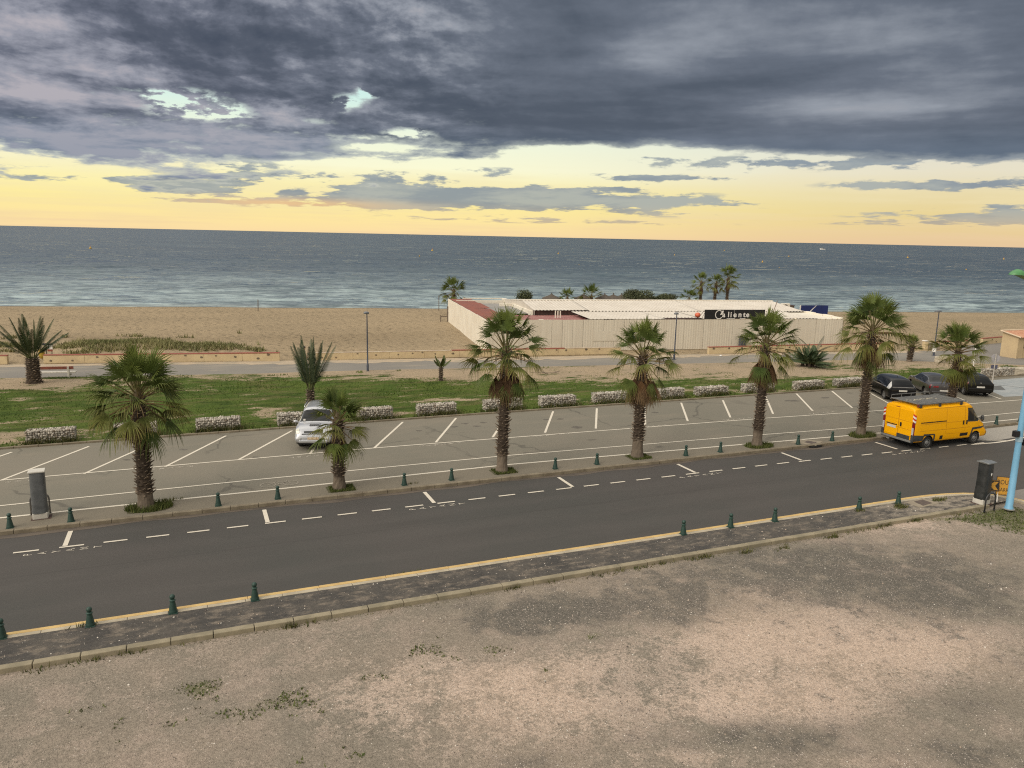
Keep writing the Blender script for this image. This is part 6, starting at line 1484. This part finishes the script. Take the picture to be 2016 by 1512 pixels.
class Car:
    def __init__(s, name, label, cat, st, wheels, wr, loc, rz, body, tuck=.86, shoulder=.06):
        s.t = thing(name, label, cat, loc, rz); s.st = np.array(st); s.n = len(st); s.wheels = wheels; s.wr = wr; s.body = body; s.tuck = tuck; s.sh = shoulder
    def prm(s, u): return [mono(u, s.st[:, k]) for k in range(7)]
    def S(s, u, v, side=1):
        x, zb, ze, zt, wb, we, wt = s.prm(u); g = max(0.0, min(1.0, (zt - ze) / .45)); k4 = zt - s.sh * g - .012
        K = [(wb * s.tuck, zb), (wb, zb + .10), (max(wb, we) + .012, (zb + ze) / 2 + .04), (we, ze), (wt, k4), (wt * .74, zt), (0, zt + .022 * g + .008)]
        i = min(int(v), 5); f = v - i
        if i == 3: a, b = K[3], K[4]; bow = .018 * g * 4 * f * (1 - f); y, z = a[0] + (b[0] - a[0]) * f + bow, a[1] + (b[1] - a[1]) * f
        else:
            lo, hi = (0, 3) if i < 3 else (4, 6)
            p0, p1, p2, p3 = K[max(i - 1, lo)], K[i], K[i + 1], K[min(i + 2, hi)]
            if i + 2 > hi and hi == 6: p3 = (-K[5][0], K[5][1])
            c = lambda a, b, c_, d: .5 * (2 * b + (c_ - a) * f + (2 * a - 5 * b + 4 * c_ - d) * f * f + (3 * b - a - 3 * c_ + d) * f ** 3)
            y, z = c(p0[0], p1[0], p2[0], p3[0]), c(p0[1], p1[1], p2[1], p3[1])
        return Vector((x, y * side, z))
    def N(s, u, v, side):
        e = .02; u0, u1 = max(0, u - e), min(s.n - 1, u + e); v0, v1 = max(0, v - e), min(6, v + e)
        a = s.S(u1, v, side) - s.S(u0, v, side); b = s.S(u, v1, side) - s.S(u, v0, side); n = b.cross(a) * side
        return n.normalized() if n.length > 1e-9 else Vector((0, 0, 1))
    def u_at(s, x):
        a, b = 0.0, s.n - 1.0
        for _ in range(40):
            m_ = (a + b) / 2
            if mono(m_, s.st[:, 0]) < x: a = m_
            else: b = m_
        return a
    def v_at(s, u, z):
        a, b = 0.0, 5.0
        for _ in range(30):
            m_ = (a + b) / 2
            if s.S(u, m_).z < z: a = m_
            else: b = m_
        return a
    def make_body(s, res=.055):
        us = []
        for i in range(s.n - 1):
            k = max(2, int(abs(s.st[i + 1, 0] - s.st[i, 0]) / res)); us += [i + j / k for j in range(k)]
        us.append(s.n - 1.0); vs = [i * .2 for i in range(15)] + [3.0, 3.33, 3.67, 4.0, 4.25, 4.5, 4.75, 5, 5.33, 5.67, 6.0]
        nv = len(vs); cols = [(v, 1) for v in vs] + [(v, -1) for v in vs[:-1][::-1]]; P = [[s.S(u, v, sd) for v, sd in cols] for u in us]; nc = len(cols)
        V_ = [p for r in P for p in r]; Fs = [(i * nc + j, (i + 1) * nc + j, (i + 1) * nc + j + 1, i * nc + j + 1) for i in range(len(us) - 1) for j in range(nc - 1)]
        ra = s.wr * 1.17; bad = set()
        for q, f in enumerate(Fs):
            c = sum((V_[k] for k in f), Vector()) / 4
            for wx in s.wheels:
                if abs(c.y) > .45 and (c.x - wx) ** 2 + (c.z - s.wr) ** 2 < ra * ra: bad.add(q)
        cb, ck = set(), set()
        for q, f in enumerate(Fs): (cb if q in bad else ck).update(f)
        for k in cb & ck:
            p = V_[k]; wx = min(s.wheels, key=lambda w: abs(w - p.x)); d = Vector((p.x - wx, p.z - s.wr)); 
            if p.z > s.st[:, 1].min() + .03 and d.length > .05: d = d.normalized() * ra; V_[k] = Vector((wx + d.x, p.y, s.wr + d.y))
        Fs = [f for q, f in enumerate(Fs) if q not in bad]
        Fs.append(tuple(range(nc))); Fs.append(tuple((len(us) - 1) * nc + j for j in range(nc))[::-1])
        mb = MB(); mb.add(V_, Fs); o = mb.obj('body', s.body, s.t, auto=32); 
        bm = bmesh.new(); bm.from_mesh(o.data); bmesh.ops.recalc_face_normals(bm, faces=bm.faces); bmesh.ops.delete(bm, geom=[v for v in bm.verts if not v.link_faces], context='VERTS'); bm.to_mesh(o.data); bm.free(); o.data.set_sharp_from_angle(angle=R_(32))
        x0, x1 = s.st[:, 0].min(), s.st[:, 0].max(); w = s.st[:, 4].max(); zb = s.st[:, 1].min()
        mb = MB(); mb.box(((x0 + x1) / 2, 0, zb + .12), (x1 - x0 - .5, w * 1.1, .2))
        for wx in s.wheels:
            for sd in (1, -1):
                pr = []; n = 24
                vsx = []
                for q in range(n + 1):
                    a = -.35 + (PI + .7) * q / n
                    for y in (w - .03, w - .34): vsx.append((wx + ra * math.cos(a), sd * y, s.wr + ra * math.sin(a)))
                mb.add(vsx, [(2 * q, 2 * q + 2, 2 * q + 3, 2 * q + 1) for q in range(n)]); mb.add([(wx + ra * math.cos(-.35 + (PI + .7) * q / n), sd * (w - .34), s.wr + ra * math.sin(-.35 + (PI + .7) * q / n)) for q in range(n + 1)], [tuple(range(n + 1))])
        mb.obj('wheel_well', GAP, s.t)
        return o
    def patch(s, name, regs, m, off=.006, nu=8, nv=6, smooth=True, rim=True):
        mb = MB()
        for u0, u1, v0, v1, sides in regs:
            for sd in sides:
                g = []
                for i in range(nu + 1):
                    for j in range(nv + 1):
                        u = u0 + (u1 - u0) * i / nu; v = v0 + (v1 - v0) * j / nv; g.append(s.S(u, v, sd) + s.N(u, v, sd) * off)
                mb.add(g, [(i * (nv + 1) + j, (i + 1) * (nv + 1) + j, (i + 1) * (nv + 1) + j + 1, i * (nv + 1) + j + 1)[::sd] for i in range(nu) for j in range(nv)])
        return mb.obj(name, m, s.t, smooth=smooth)
    def quad(s, name, polys, m, off=.006, n=6):
        """quads on the flank given by four (x,z) corners, draped on the surface"""
        mb = MB()
        for P, sides in polys:
            for sd in sides:
                g = []
                for i in range(n + 1):
                    for j in range(n + 1):
                        a, b = i / n, j / n
                        x = (P[0][0] * (1 - a) + P[1][0] * a) * (1 - b) + (P[3][0] * (1 - a) + P[2][0] * a) * b; z = (P[0][1] * (1 - a) + P[1][1] * a) * (1 - b) + (P[3][1] * (1 - a) + P[2][1] * a) * b
                        u = s.u_at(x); v = s.v_at(u, z); g.append(s.S(u, v, sd) + s.N(u, v, sd) * off)
                mb.add(g, [(i * (n + 1) + j, (i + 1) * (n + 1) + j, (i + 1) * (n + 1) + j + 1, i * (n + 1) + j + 1)[::sd] for i in range(n) for j in range(n)])
        return mb.obj(name, m, s.t, smooth=True)
    def make_wheels(s, track, w=.2, spokes=5, rimm=None, rk=.68, steel=False):
        for wx in s.wheels:
            for sd in (1, -1):
                M = Matrix.Translation((wx, sd * track, s.wr)) @ Matrix.Rotation(-sd * PI / 2, 4, 'X')
                e = bpy.data.objects.new('wheel', None); COL.objects.link(e); e.parent = s.t; e.location = (wx, sd * track, s.wr); e.rotation_euler = (-sd * PI / 2, 0, 0); e.empty_display_size = .1
                R = s.wr; mb = MB(); mb.lathe([(R * rk, -w), (R * .93, -w), (R, -w + .025), (R, -.025), (R * .94, .0), (R * .78, .006), (R * rk, -.01)], 32); mb.obj('tyre', TYRE, e, auto=40)
                mb = MB(); rr_ = R * rk
                mb.lathe([(rr_ * .98, -.012), (rr_, .0), (rr_ * .9, .0), (rr_ * .84, -.04), (.0, -.05)], 28)
                if steel:
                    mb.lathe([(rr_ * .62, -.02), (rr_ * .5, .012), (rr_ * .2, .02), (0, .02)], 20)
                    for q in range(8): a = 2 * PI * q / 8; mb.box(None, (rr_ * .16, rr_ * .24, .02), M=Matrix.Rotation(a, 4, 'Z') @ Matrix.Translation((rr_ * .72, 0, -.02)))
                else:
                    for q in range(spokes):
                        a = 2 * PI * q / spokes; mb.box(None, (rr_ * .82, rr_ * .2, .03), M=Matrix.Rotation(a, 4, 'Z') @ Matrix.Translation((rr_ * .5, 0, -.015)))
                    mb.lathe([(rr_ * .24, -.02), (rr_ * .2, .008), (0, .01)], 14)
                mb.obj('rim', rimm or ALLOY, e, auto=35)
    def mirrors(s, x, z, y, m, big=False):
        for sd in (1, -1):
            mb = MB(); r = (.07, .10, .17) if big else (.075, .11, .065)
            mb.ball((x, sd * (y + (.13 if big else .1)), z), r, 14, 10); mb.box((x + .01, sd * y, z - .03), (.05, .12, .04)); o = mb.obj('wing_mirror', m, s.t, smooth=True)
            mb = MB(); mb.box((x - (.062 if big else .07), sd * (y + (.13 if big else .1)), z), (.02, .13, .2 if big else .08)); mb.obj('mirror_glass', CHROME, o, bevel=.01)
def rear_box(c, name, boxes, m, bevel=.006):
    mb = MB()
    for x, y, z, dx, dy, dz in boxes: mb.box((x, y, z), (dx, dy, dz))
    return mb.obj(name, m, c.t, bevel=bevel)

# yellow van
VY = paint('van_yellow', (.92, .43, .0, 1), .4, 0, .12, .05, (.74, .32, .0, 1), .2)
st = [(-2.75, .43, 1.25, 2.10, .92, .93, .85), (-2.70, .40, 1.25, 2.18, .975, .985, .885), (-2.3, .38, 1.25, 2.24, 1.0, 1.015, .915), (-1.2, .36, 1.25, 2.25, 1.0, 1.02, .92), (0, .36, 1.25, 2.25, 1.0, 1.02, .92), (1.0, .36, 1.25, 2.25, 1.0, 1.02, .91),
      (1.34, .36, 1.25, 2.17, 1.0, 1.02, .885), (1.72, .36, 1.24, 1.83, 1.0, 1.01, .83), (2.12, .36, 1.17, 1.38, 1.0, .97, .78), (2.3, .36, 1.08, 1.17, .99, .94, .76), (2.5, .36, .93, 1.0, .97, .86, .68), (2.66, .36, .75, .80, .90, .72, .6), (2.72, .40, .62, .66, .78, .6, .5)]
wc = Vector(G(1820.7, 883, ZR)), Vector(G(1916, 873, ZR)); vc = (wc[0] + wc[1]) / 2
van = Car('van', 'yellow panel van with grey roof rack parked at the kerb', 'van', st, (-1.725, 1.725), .335, (vc.x, vc.y + .93, ZR), math.atan2(wc[1].y - wc[0].y, wc[1].x - wc[0].x) * .5, VY, .93, .10)
van.make_body(); van.make_wheels(.985, .21, steel=True, rk=.60, rimm=mat('steel_hubcap', (.30, .30, .30, 1), (.22, .22, .22, 1), 6, .45, metal=.5))
B_ = (1, -1)
van.patch('windscreen', [(6.15, 8.9, 4.25, 6, B_)], GLASS, .006, 10, 8)
for P, lab in (([(1.06, 1.33), (1.50, 1.30), (1.44, 1.98), (1.06, 2.0)], 0), ([(1.55, 1.30), (2.08, 1.28), (1.70, 1.77), (1.51, 1.95)], 0)):
    for sd in B_: van.quad('side_window', [(P, (sd,))], GLASS, .006)
van.quad('window_seal', [([(1.02, 1.27), (2.06, 1.23), (2.02, 1.29), (1.04, 1.33)], B_), ([(1.02, 1.30), (1.06, 1.32), (1.06, 2.0), (1.02, 2.03)], B_), ([(1.50, 1.30), (1.55, 1.30), (1.51, 1.95), (1.44, 1.98)], B_)], PLAST, .004, 4)
van.quad('panel_gap', [([(x, .50), (x + .014, .50), (x + .014, 2.12), (x, 2.12)], B_) for x in (-.53, .82)] + [([(.98, .55), (.994, .55), (.994, 1.2), (.98, 1.2)], (1,))] + [([(-2.5, 2.10), (.8, 2.10), (.8, 2.115), (-2.5, 2.115)], B_), ([(-.5, .72), (.8, .70), (.8, .71), (-.5, .73)], B_), ([(-2.4, .97), (2.0, .97), (2.0, .985), (-2.4, .985)], B_), ([(-2.4, 1.32), (.8, 1.32), (.8, 1.33), (-2.4, 1.33)], B_)], mat('yellow_crease', (.42, .17, .004, 1), None, 3, .5), .0025, 5)
van.quad('sliding_rail', [([(-2.36, 1.40), (-.56, 1.40), (-.56, 1.445), (-2.36, 1.445)], B_)], GAP, .02, 6)
van.quad('door_handle', [([(.66, 1.14), (.76, 1.14), (.76, 1.36), (.66, 1.36)], B_), ([(.90, 1.14), (1.0, 1.14), (1.0, 1.36), (.90, 1.36)], B_)], GAP, .015, 3)
van.quad('side_trim', [([(.55, .52), (1.10, .53), (1.12, .69), (.55, .68)], B_), ([(-.92, .46), (-.72, .46), (-.70, .66), (-.92, .66)], B_)], GAP, .012, 3)
for sd in B_:
    for rg in [([(1.28, .38), (1.36, .36), (1.50, .86), (1.40, .93)], (sd,)), ([(1.40, .93), (1.50, .82), (2.05, .84), (2.45, .95)], (sd,)), ([(-2.70, .46), (-2.12, .46), (-2.05, .74), (-2.72, .80)], (sd,)), ([(-2.12, .70), (-1.36, .74), (-1.36, .80), (-2.08, .82)], (sd,)), ([(-1.36, .40), (-1.26, .40), (-1.28, .76), (-1.38, .80)], (sd,))]: van.quad('arch_trim', [rg], PLAST, .014, 5)
mb = MB()
for z, d in ((.52, .34), (.64, .26)): mb.box((2.72, 0, z), (.12, 1.5, .2))
mb.obj('front_bumper', PLAST, van.t, bevel=.04)
van.patch('front_bumper', [(10.4, 12, .2, 2.2, B_)], PLAST, .012)
van.patch('headlight', [(9.3, 11, 2.3, 3.4, B_)], LWHT, .01)
van.mirrors(1.98, 1.42, .98, PLAST, True)
x = -2.755
rear_box(van, 'rear_bumper', [(-2.78, 0, .44, .16, 1.9, .13), (-2.765, -.36, .60, .05, .78, .22), (-2.765, .93, .60, .1, .14, .36), (-2.765, -.93, .60, .1, .14, .36)], PLAST, .02)
rear_box(van, 'bumper_step', [(-2.85, 0, .455, .06, 1.86, .10), (-2.80, .52, .33, .06, .2, .12)], mat('step_grey', (.16, .16, .155, 1), (.2, .2, .19, 1), 5, .6), .012)
rear_box(van, 'rear_door', [(-2.748, .425, 1.30, .03, .83, 1.46), (-2.748, -.425, 1.36, .03, .83, 1.34)], VY, .02)
rear_box(van, 'door_groove', [(-2.7645, 0, 1.30, .004, .012, 1.44), (-2.7645, 0, 1.02, .004, 1.62, .014), (-2.7645, 0, 1.44, .004, 1.62, .012)], MC['yellow_crease'], 0)
rear_box(van, 'rear_handle', [(-2.775, -.16, 1.20, .04, .10, .22)], GAP, .02)
rear_box(van, 'plate_light_bar', [(-2.775, .40, 1.12, .04, .66, .045)], GAP, .01)
rear_box(van, 'number_plate', [(-2.77, .40, .99, .02, .54, .13)], PLATE, .004)
pm = MB(); rp = random.Random(2)
for k in range(7): pm.box((-2.7815, .62 - k * .072, .99), (.003, .04, .07 * rp.uniform(.7, 1)))
rear_box(van, 'brake_light', [(-2.735, .12, 2.085, .05, .26, .035)], LRED, .008)
for sd in B_:
    rear_box(van, 'tail_light', [(-2.735, sd * .915, 1.05, .09, .15, .84)], LRED, .03)
    rear_box(van, 'reversing_light', [(-2.775, sd * .915, .98, .035, .11, .38)], LWHT, .012)
    mb = MB()
    for k in range(4):
        z0 = 1.52 + k * .10
        mb = MB(); mb.add([(-2.775, sd * .985, z0 - .07), (-2.775, sd * .855, z0 + .0), (-2.775, sd * .855, z0 + .1), (-2.775, sd * .985, z0 + .03), (-2.70, sd * 1.0, z0 - .09), (-2.70, sd * 1.0, z0 + .01)], [(0, 1, 2, 3)[::-sd], (4, 0, 3, 5)[::-sd]])
        mb.obj('chevron_strip', mat('chevron_red', (.60, .045, .02, 1), None, 3, .4) if k % 2 else WHT, van.t)
RK = mat('rack_grey', (.24, .24, .23, 1), (.18, .18, .175, 1), 5, .5, metal=.4)
rk = bpy.data.objects.new('roof_rack', None); COL.objects.link(rk); rk.parent = van.t; rk.empty_display_size = .1
mb = MB()
for k in range(22): mb.box((-2.45 + k * .155, 0, 2.385), (.11, 1.62, .018))
mb.obj('deck', RK, rk)
mb = MB()
for y in (-.84, .84): mb.box((-.8, y, 2.36), (3.5, .05, .06))
for xx in (-2.3, -1.2, 0, .8): mb.box((xx, 0, 2.345), (.06, 1.74, .04))
mb.tube([(-2.5, .84, 2.38), (-2.5, .84, 2.56), (.2, .84, 2.56), (.3, .84, 2.4)], .022, 6)
for xx in (-1.8, -1.1, -.4): mb.tube([(xx, .84, 2.38), (xx, .84, 2.56)], .016, 6)
mb.tube([(-2.55, -.8, 2.40), (-2.55, .8, 2.40)], .035, 8)
mb.obj('rail', RK, rk)
for xx in (-2.35, -1.0, .55):
    for sd in B_: mb = MB(); mb.box((xx, sd * .88, 2.28), (.13, .06, .18)); mb.obj('bracket', PLAST, rk)
mb = MB()
mb.box((-2.52, -.86, 2.30), (.06, .05, .16)); mb.obj('red_strap', LRED, rk)
mb = MB(); r = random.Random(6)
for k in range(13): mb.box((-2.2 + k * .16, .05 + r.uniform(-.1, .1), 2.40), (.12, .07, .015), r.uniform(-.4, .4))
mb.obj('load_scrap', mat('scrap_pale', (.55, .5, .38, 1), (.4, .36, .28, 1), 6, .7), rk)

def std_car(name, label, st, wheels, wr, loc, rz, body, glass, spokes, roofk, cowl, rg, side, tail, tailm, plate, rear_ex=None, track=.80, rim=None, **kw):
    c = Car(name, label, 'car', st, wheels, wr, loc, rz, body, **kw); c.make_body(.06); c.make_wheels(track, .2, spokes, rim)
    c.patch('windscreen', [(roofk + .05, cowl - .12, 4.12, 6, B_)], GLASS, .005, 10, 8)
    c.patch('rear_window', [(rg[0], rg[1], 4.12, 6, B_)], GLASS, .005, 8, 8)
    for u0, u1 in side:
        for sd in B_: c.patch('side_window', [(u0, u1, 3.1, 3.9, (sd,))], GLASS, .005, 8, 5)
    for sd in B_: c.patch('tail_light', [(*tail, (sd,))], tailm, .008, 5, 5)
    return c
sd_dir = Vector((2.75, 4.55)).normalized(); SA = math.atan2(sd_dir.y, sd_dir.x); sn_ = Vector((-sd_dir.y, sd_dir.x))
def by_wheel(px, wheel_x, track, side, rz, z=0.0):
    """vehicle origin from the surveyed contact point of one wheel"""
    g = Vector(G(*px, z)); return (g.x - (wheel_x * math.cos(rz) - side * track * math.sin(rz)), g.y - (wheel_x * math.sin(rz) + side * track * math.cos(rz)), z)
BLK = paint('car_black', (.004, .004, .005, 1), .2, 0, .3, .1, (.02, .018, .016, 1), .25); BLK2 = paint('car_black_dusty', (.005, .005, .005, 1), .22, 0, .3, .1, (.02, .018, .016, 1), .25)
GRY = paint('car_grey', (.075, .07, .072, 1), .28, .5, .5, .08, (.10, .09, .08, 1)); SLV = paint('car_silver', (.46, .47, .50, 1), .28, .35, 1, .06, (.35, .33, .30, 1))
# black estate car
st = [(-2.33, .36, .80, .82, .74, .76, .70), (-2.29, .30, .88, .97, .84, .84, .75), (-2.18, .28, .91, 1.12, .87, .86, .69), (-1.86, .25, .92, 1.42, .88, .875, .61), (-1.5, .24, .92, 1.48, .88, .88, .62), (-.6, .22, .91, 1.51, .88, .88, .64), (.1, .22, .90, 1.49, .88, .88, .635), (.42, .22, .90, 1.44, .88, .88, .625), (1.3, .22, .88, .98, .88, .87, .75), (1.75, .22, .83, .90, .88, .85, .70), (2.15, .24, .71, .78, .86, .78, .62), (2.33, .28, .58, .62, .74, .64, .5), (2.37, .34, .5, .53, .6, .5, .4)]
c = std_car('parked_car', 'black estate car seen from behind in the bay by the tallest palm', st, (-1.34, 1.34), .32, by_wheel((1739.3, 785.2), -1.34, .80, 1, SA + .06), SA + .06, BLK, GLASS, 7, 6.9, 8, (2.05, 3.05), ((3.2, 4.4), (4.5, 5.55), (5.62, 7.1)), (1.35, 2.9, 2.75, 3.98), LWHT, None)
rear_box(c, 'chrome_strip', [(-2.30, 0, .985, .03, 1.36, .05)], CHROME, .008); rear_box(c, 'number_plate', [(-2.345, 0, .76, .02, .52, .11)], PLATE, .004); rear_box(c, 'rear_bumper', [(-2.34, 0, .52, .10, 1.5, .26)], BLK, .05)
c.mirrors(.95, .97, .90, BLK); c.patch('headlight', [(9.6, 10.9, 2.4, 3.6, B_)], LWHT, .008)
mb = MB(); mb.ball((-1.2, 0, 1.53), (.09, .02, .035), 8, 6); mb.obj('aerial_fin', BLK, c.t); c.patch('window_trim', [(3.1, 7.2, 3.0, 3.08, B_)], CHROME, .004, 16, 1)
# grey saloon
st = [(-2.40, .38, .84, .87, .76, .78, .72), (-2.36, .32, .92, 1.03, .86, .86, .76), (-2.05, .28, .93, 1.06, .90, .89, .76), (-1.75, .26, .94, 1.11, .91, .90, .74), (-.9, .24, .94, 1.39, .91, .91, .60), (-.1, .22, .93, 1.43, .91, .91, .62), (.5, .22, .92, 1.38, .91, .91, .60), (1.3, .22, .90, 1.0, .91, .90, .76), (1.8, .22, .84, .92, .91, .88, .72), (2.15, .25, .74, .80, .88, .80, .64), (2.30, .3, .6, .64, .75, .66, .5), (2.33, .36, .52, .55, .6, .5, .4)]
c = std_car('parked_car', 'dark grey metallic saloon seen from behind between the two black cars', st, (-1.365, 1.365), .335, by_wheel((1819.8, 779.6), -1.365, .82, 1, SA - .02), SA - .02, GRY, GLASS, 10, 6.0, 7, (2.95, 4.0), ((3.55, 4.5), (4.58, 6.3)), (.75, 1.5, 2.3, 3.7), LRED, None, track=.82)
rear_box(c, 'number_plate', [(-2.425, 0, .60, .02, .52, .11)], PLATE, .004); rear_box(c, 'rear_bumper', [(-2.40, 0, .50, .12, 1.56, .16)], GRY, .05); rear_box(c, 'chrome_strip', [(-2.44, 0, .40, .05, 1.3, .03)], CHROME, .008); rear_box(c, 'diffuser', [(-2.41, 0, .32, .10, 1.4, .14)], PLAST, .02)
for sd in B_: rear_box(c, 'boot_light', [(-2.395, sd * .52, .86, .05, .34, .12)], LRED, .02)
mb = MB(); mb.lathe([(.055, 0), (.05, .012), (0, .014)], 18, M=Matrix.Translation((-2.40, 0, .90)) @ Matrix.Rotation(-PI / 2, 4, 'Y')); mb.obj('round_badge', CHROME, c.t)
c.mirrors(.98, .98, .93, GRY); c.patch('headlight', [(8.5, 9.8, 2.4, 3.6, B_)], LWHT, .008); c.patch('window_trim', [(3.5, 6.4, 3.92, 3.99, B_), (3.5, 6.4, 3.0, 3.06, B_)], CHROME, .004, 16, 1)
# black hatchback
st = [(-1.98, .38, .84, .86, .76, .78, .72), (-1.95, .32, .91, 1.0, .85, .85, .74), (-1.86, .28, .93, 1.12, .87, .86, .68), (-1.5, .26, .94, 1.42, .87, .87, .60), (-1.0, .24, .94, 1.47, .87, .87, .62), (0, .22, .93, 1.48, .87, .87, .63), (.4, .22, .92, 1.43, .87, .87, .62), (1.15, .22, .90, 1.0, .87, .86, .74), (1.6, .22, .85, .93, .87, .84, .70), (1.92, .25, .72, .79, .85, .78, .62), (2.06, .3, .6, .64, .74, .64, .5), (2.1, .36, .52, .55, .6, .5, .4)]
c = std_car('parked_car', 'small black hatchback with red tail lamps, rightmost in the bays, behind the yellowing palm', st, (-1.27, 1.27), .31, by_wheel((1942.6, 779), -1.27, .79, -1, SA + .02), SA + .02, BLK2, GLASS, 5, 5.9, 7, (2.05, 3.0), ((3.2, 4.4), (4.5, 6.1)), (1.0, 2.2, 2.7, 3.5), LRED, None, track=.79)
rear_box(c, 'number_plate', [(-1.995, .0, .70, .02, .52, .11)], PLATE, .004); rear_box(c, 'rear_bumper', [(-1.99, 0, .50, .1, 1.5, .26)], BLK2, .05); rear_box(c, 'exhaust', [(-2.0, -.45, .30, .12, .14, .05)], CHROME, .015)
mb = MB(); mb.lathe([(.05, 0), (.045, .012), (0, .014)], 18, M=Matrix.Translation((-1.955, 0, .97)) @ Matrix.Rotation(-PI / 2, 4, 'Y')); mb.obj('round_badge', CHROME, c.t); c.mirrors(.9, .97, .88, BLK2); c.patch('headlight', [(8.5, 9.6, 2.4, 3.6, B_)], LWHT, .008)
# silver off-roader, nose towards the lane
st = [(-2.05, .45, .95, 1.0, .78, .8, .72), (-2.02, .38, 1.02, 1.2, .87, .86, .72), (-1.9, .34, 1.05, 1.45, .89, .88, .69), (-1.7, .32, 1.06, 1.63, .89, .885, .67), (-1, .3, 1.06, 1.68, .89, .89, .68), (.05, .3, 1.05, 1.67, .89, .89, .68), (.30, .3, 1.05, 1.61, .89, .89, .665), (1.05, .3, 1.03, 1.13, .89, .88, .78), (1.5, .3, 1.0, 1.09, .89, .87, .74), (1.86, .32, .94, 1.0, .88, .82, .68), (2.02, .36, .74, .80, .84, .76, .62), (2.10, .42, .62, .66, .74, .66, .52)]
rz = R_(74) + PI
c = std_car('parked_car', 'silver off-road car with bonnet scoop parked nose out behind the smallest palm', st, (-1.245, 1.245), .345, by_wheel((589, 877.5), 1.245, .80, -1, rz), rz, SLV, GLASS, 5, 6.05, 7, (2.1, 3.0), ((3.1, 4.0), (4.1, 4.75), (4.82, 6.35)), (1.2, 2.4, 2.9, 3.9), LRED, None)
c.patch('headlight', [(8.75, 9.75, 2.75, 3.98, B_)], mat('headlight_glass', (.62, .60, .50, 1), (.50, .50, .45, 1), 9, .08, coat=1), .012, 6, 6)
c.patch('grille', [(9.5, 9.86, 5.1, 6, B_)], PLAST, .012, 4, 8); c.patch('grille_slot', [(10.0, 10.25, 4.6, 6, B_)], GAP, .010, 3, 8)
mb = MB(); mb.box((2.13, 0, .45), (.10, 1.34, .14)); mb.obj('front_bumper', SLV, c.t, bevel=.04); mb = MB(); mb.box((2.135, 0, .355), (.09, 1.3, .06)); mb.obj('lower_grille', GAP, c.t, bevel=.015)
mb = MB(); mb.box((2.15, 0, .60), (.02, .52, .11)); mb.obj('number_plate', mat('plate_orange', (.50, .33, .17, 1), (.62, .50, .36, 1), 16, .5), c.t)
for sd in B_: mb = MB(); mb.ball((2.09, sd * .64, .58), (.045, .09, .07), 14, 8); mb.obj('fog_lamp', LWHT, c.t, smooth=True)
mb = MB(); mb.box((1.42, .0, 1.135), (.30, .52, .05)); mb.obj('bonnet_scoop', SLV, c.t, bevel=.03); mb = MB(); mb.box((1.575, .0, 1.128), (.02, .44, .04)); mb.obj('scoop_mouth', GAP, c.t)
for sd in B_: mb = MB(); mb.tube([(-1.6, sd * .66, 1.66), (-1.45, sd * .66, 1.74), (0, sd * .66, 1.74), (.1, sd * .66, 1.67)], .022, 8); mb.obj('roof_rail', CHROME, c.t, smooth=True)
c.mirrors(.80, 1.12, .91, SLV); c.quad('wiper', [([(1.0, 1.14), (1.03, 1.14), (1.03, 1.16), (1.0, 1.16)], B_)], GAP, .01, 2)
mb = MB(); mb.box((.93, -.56, 1.20), (.02, .1, .12)); o = mb.obj('windscreen_sticker', WHT, c.t)
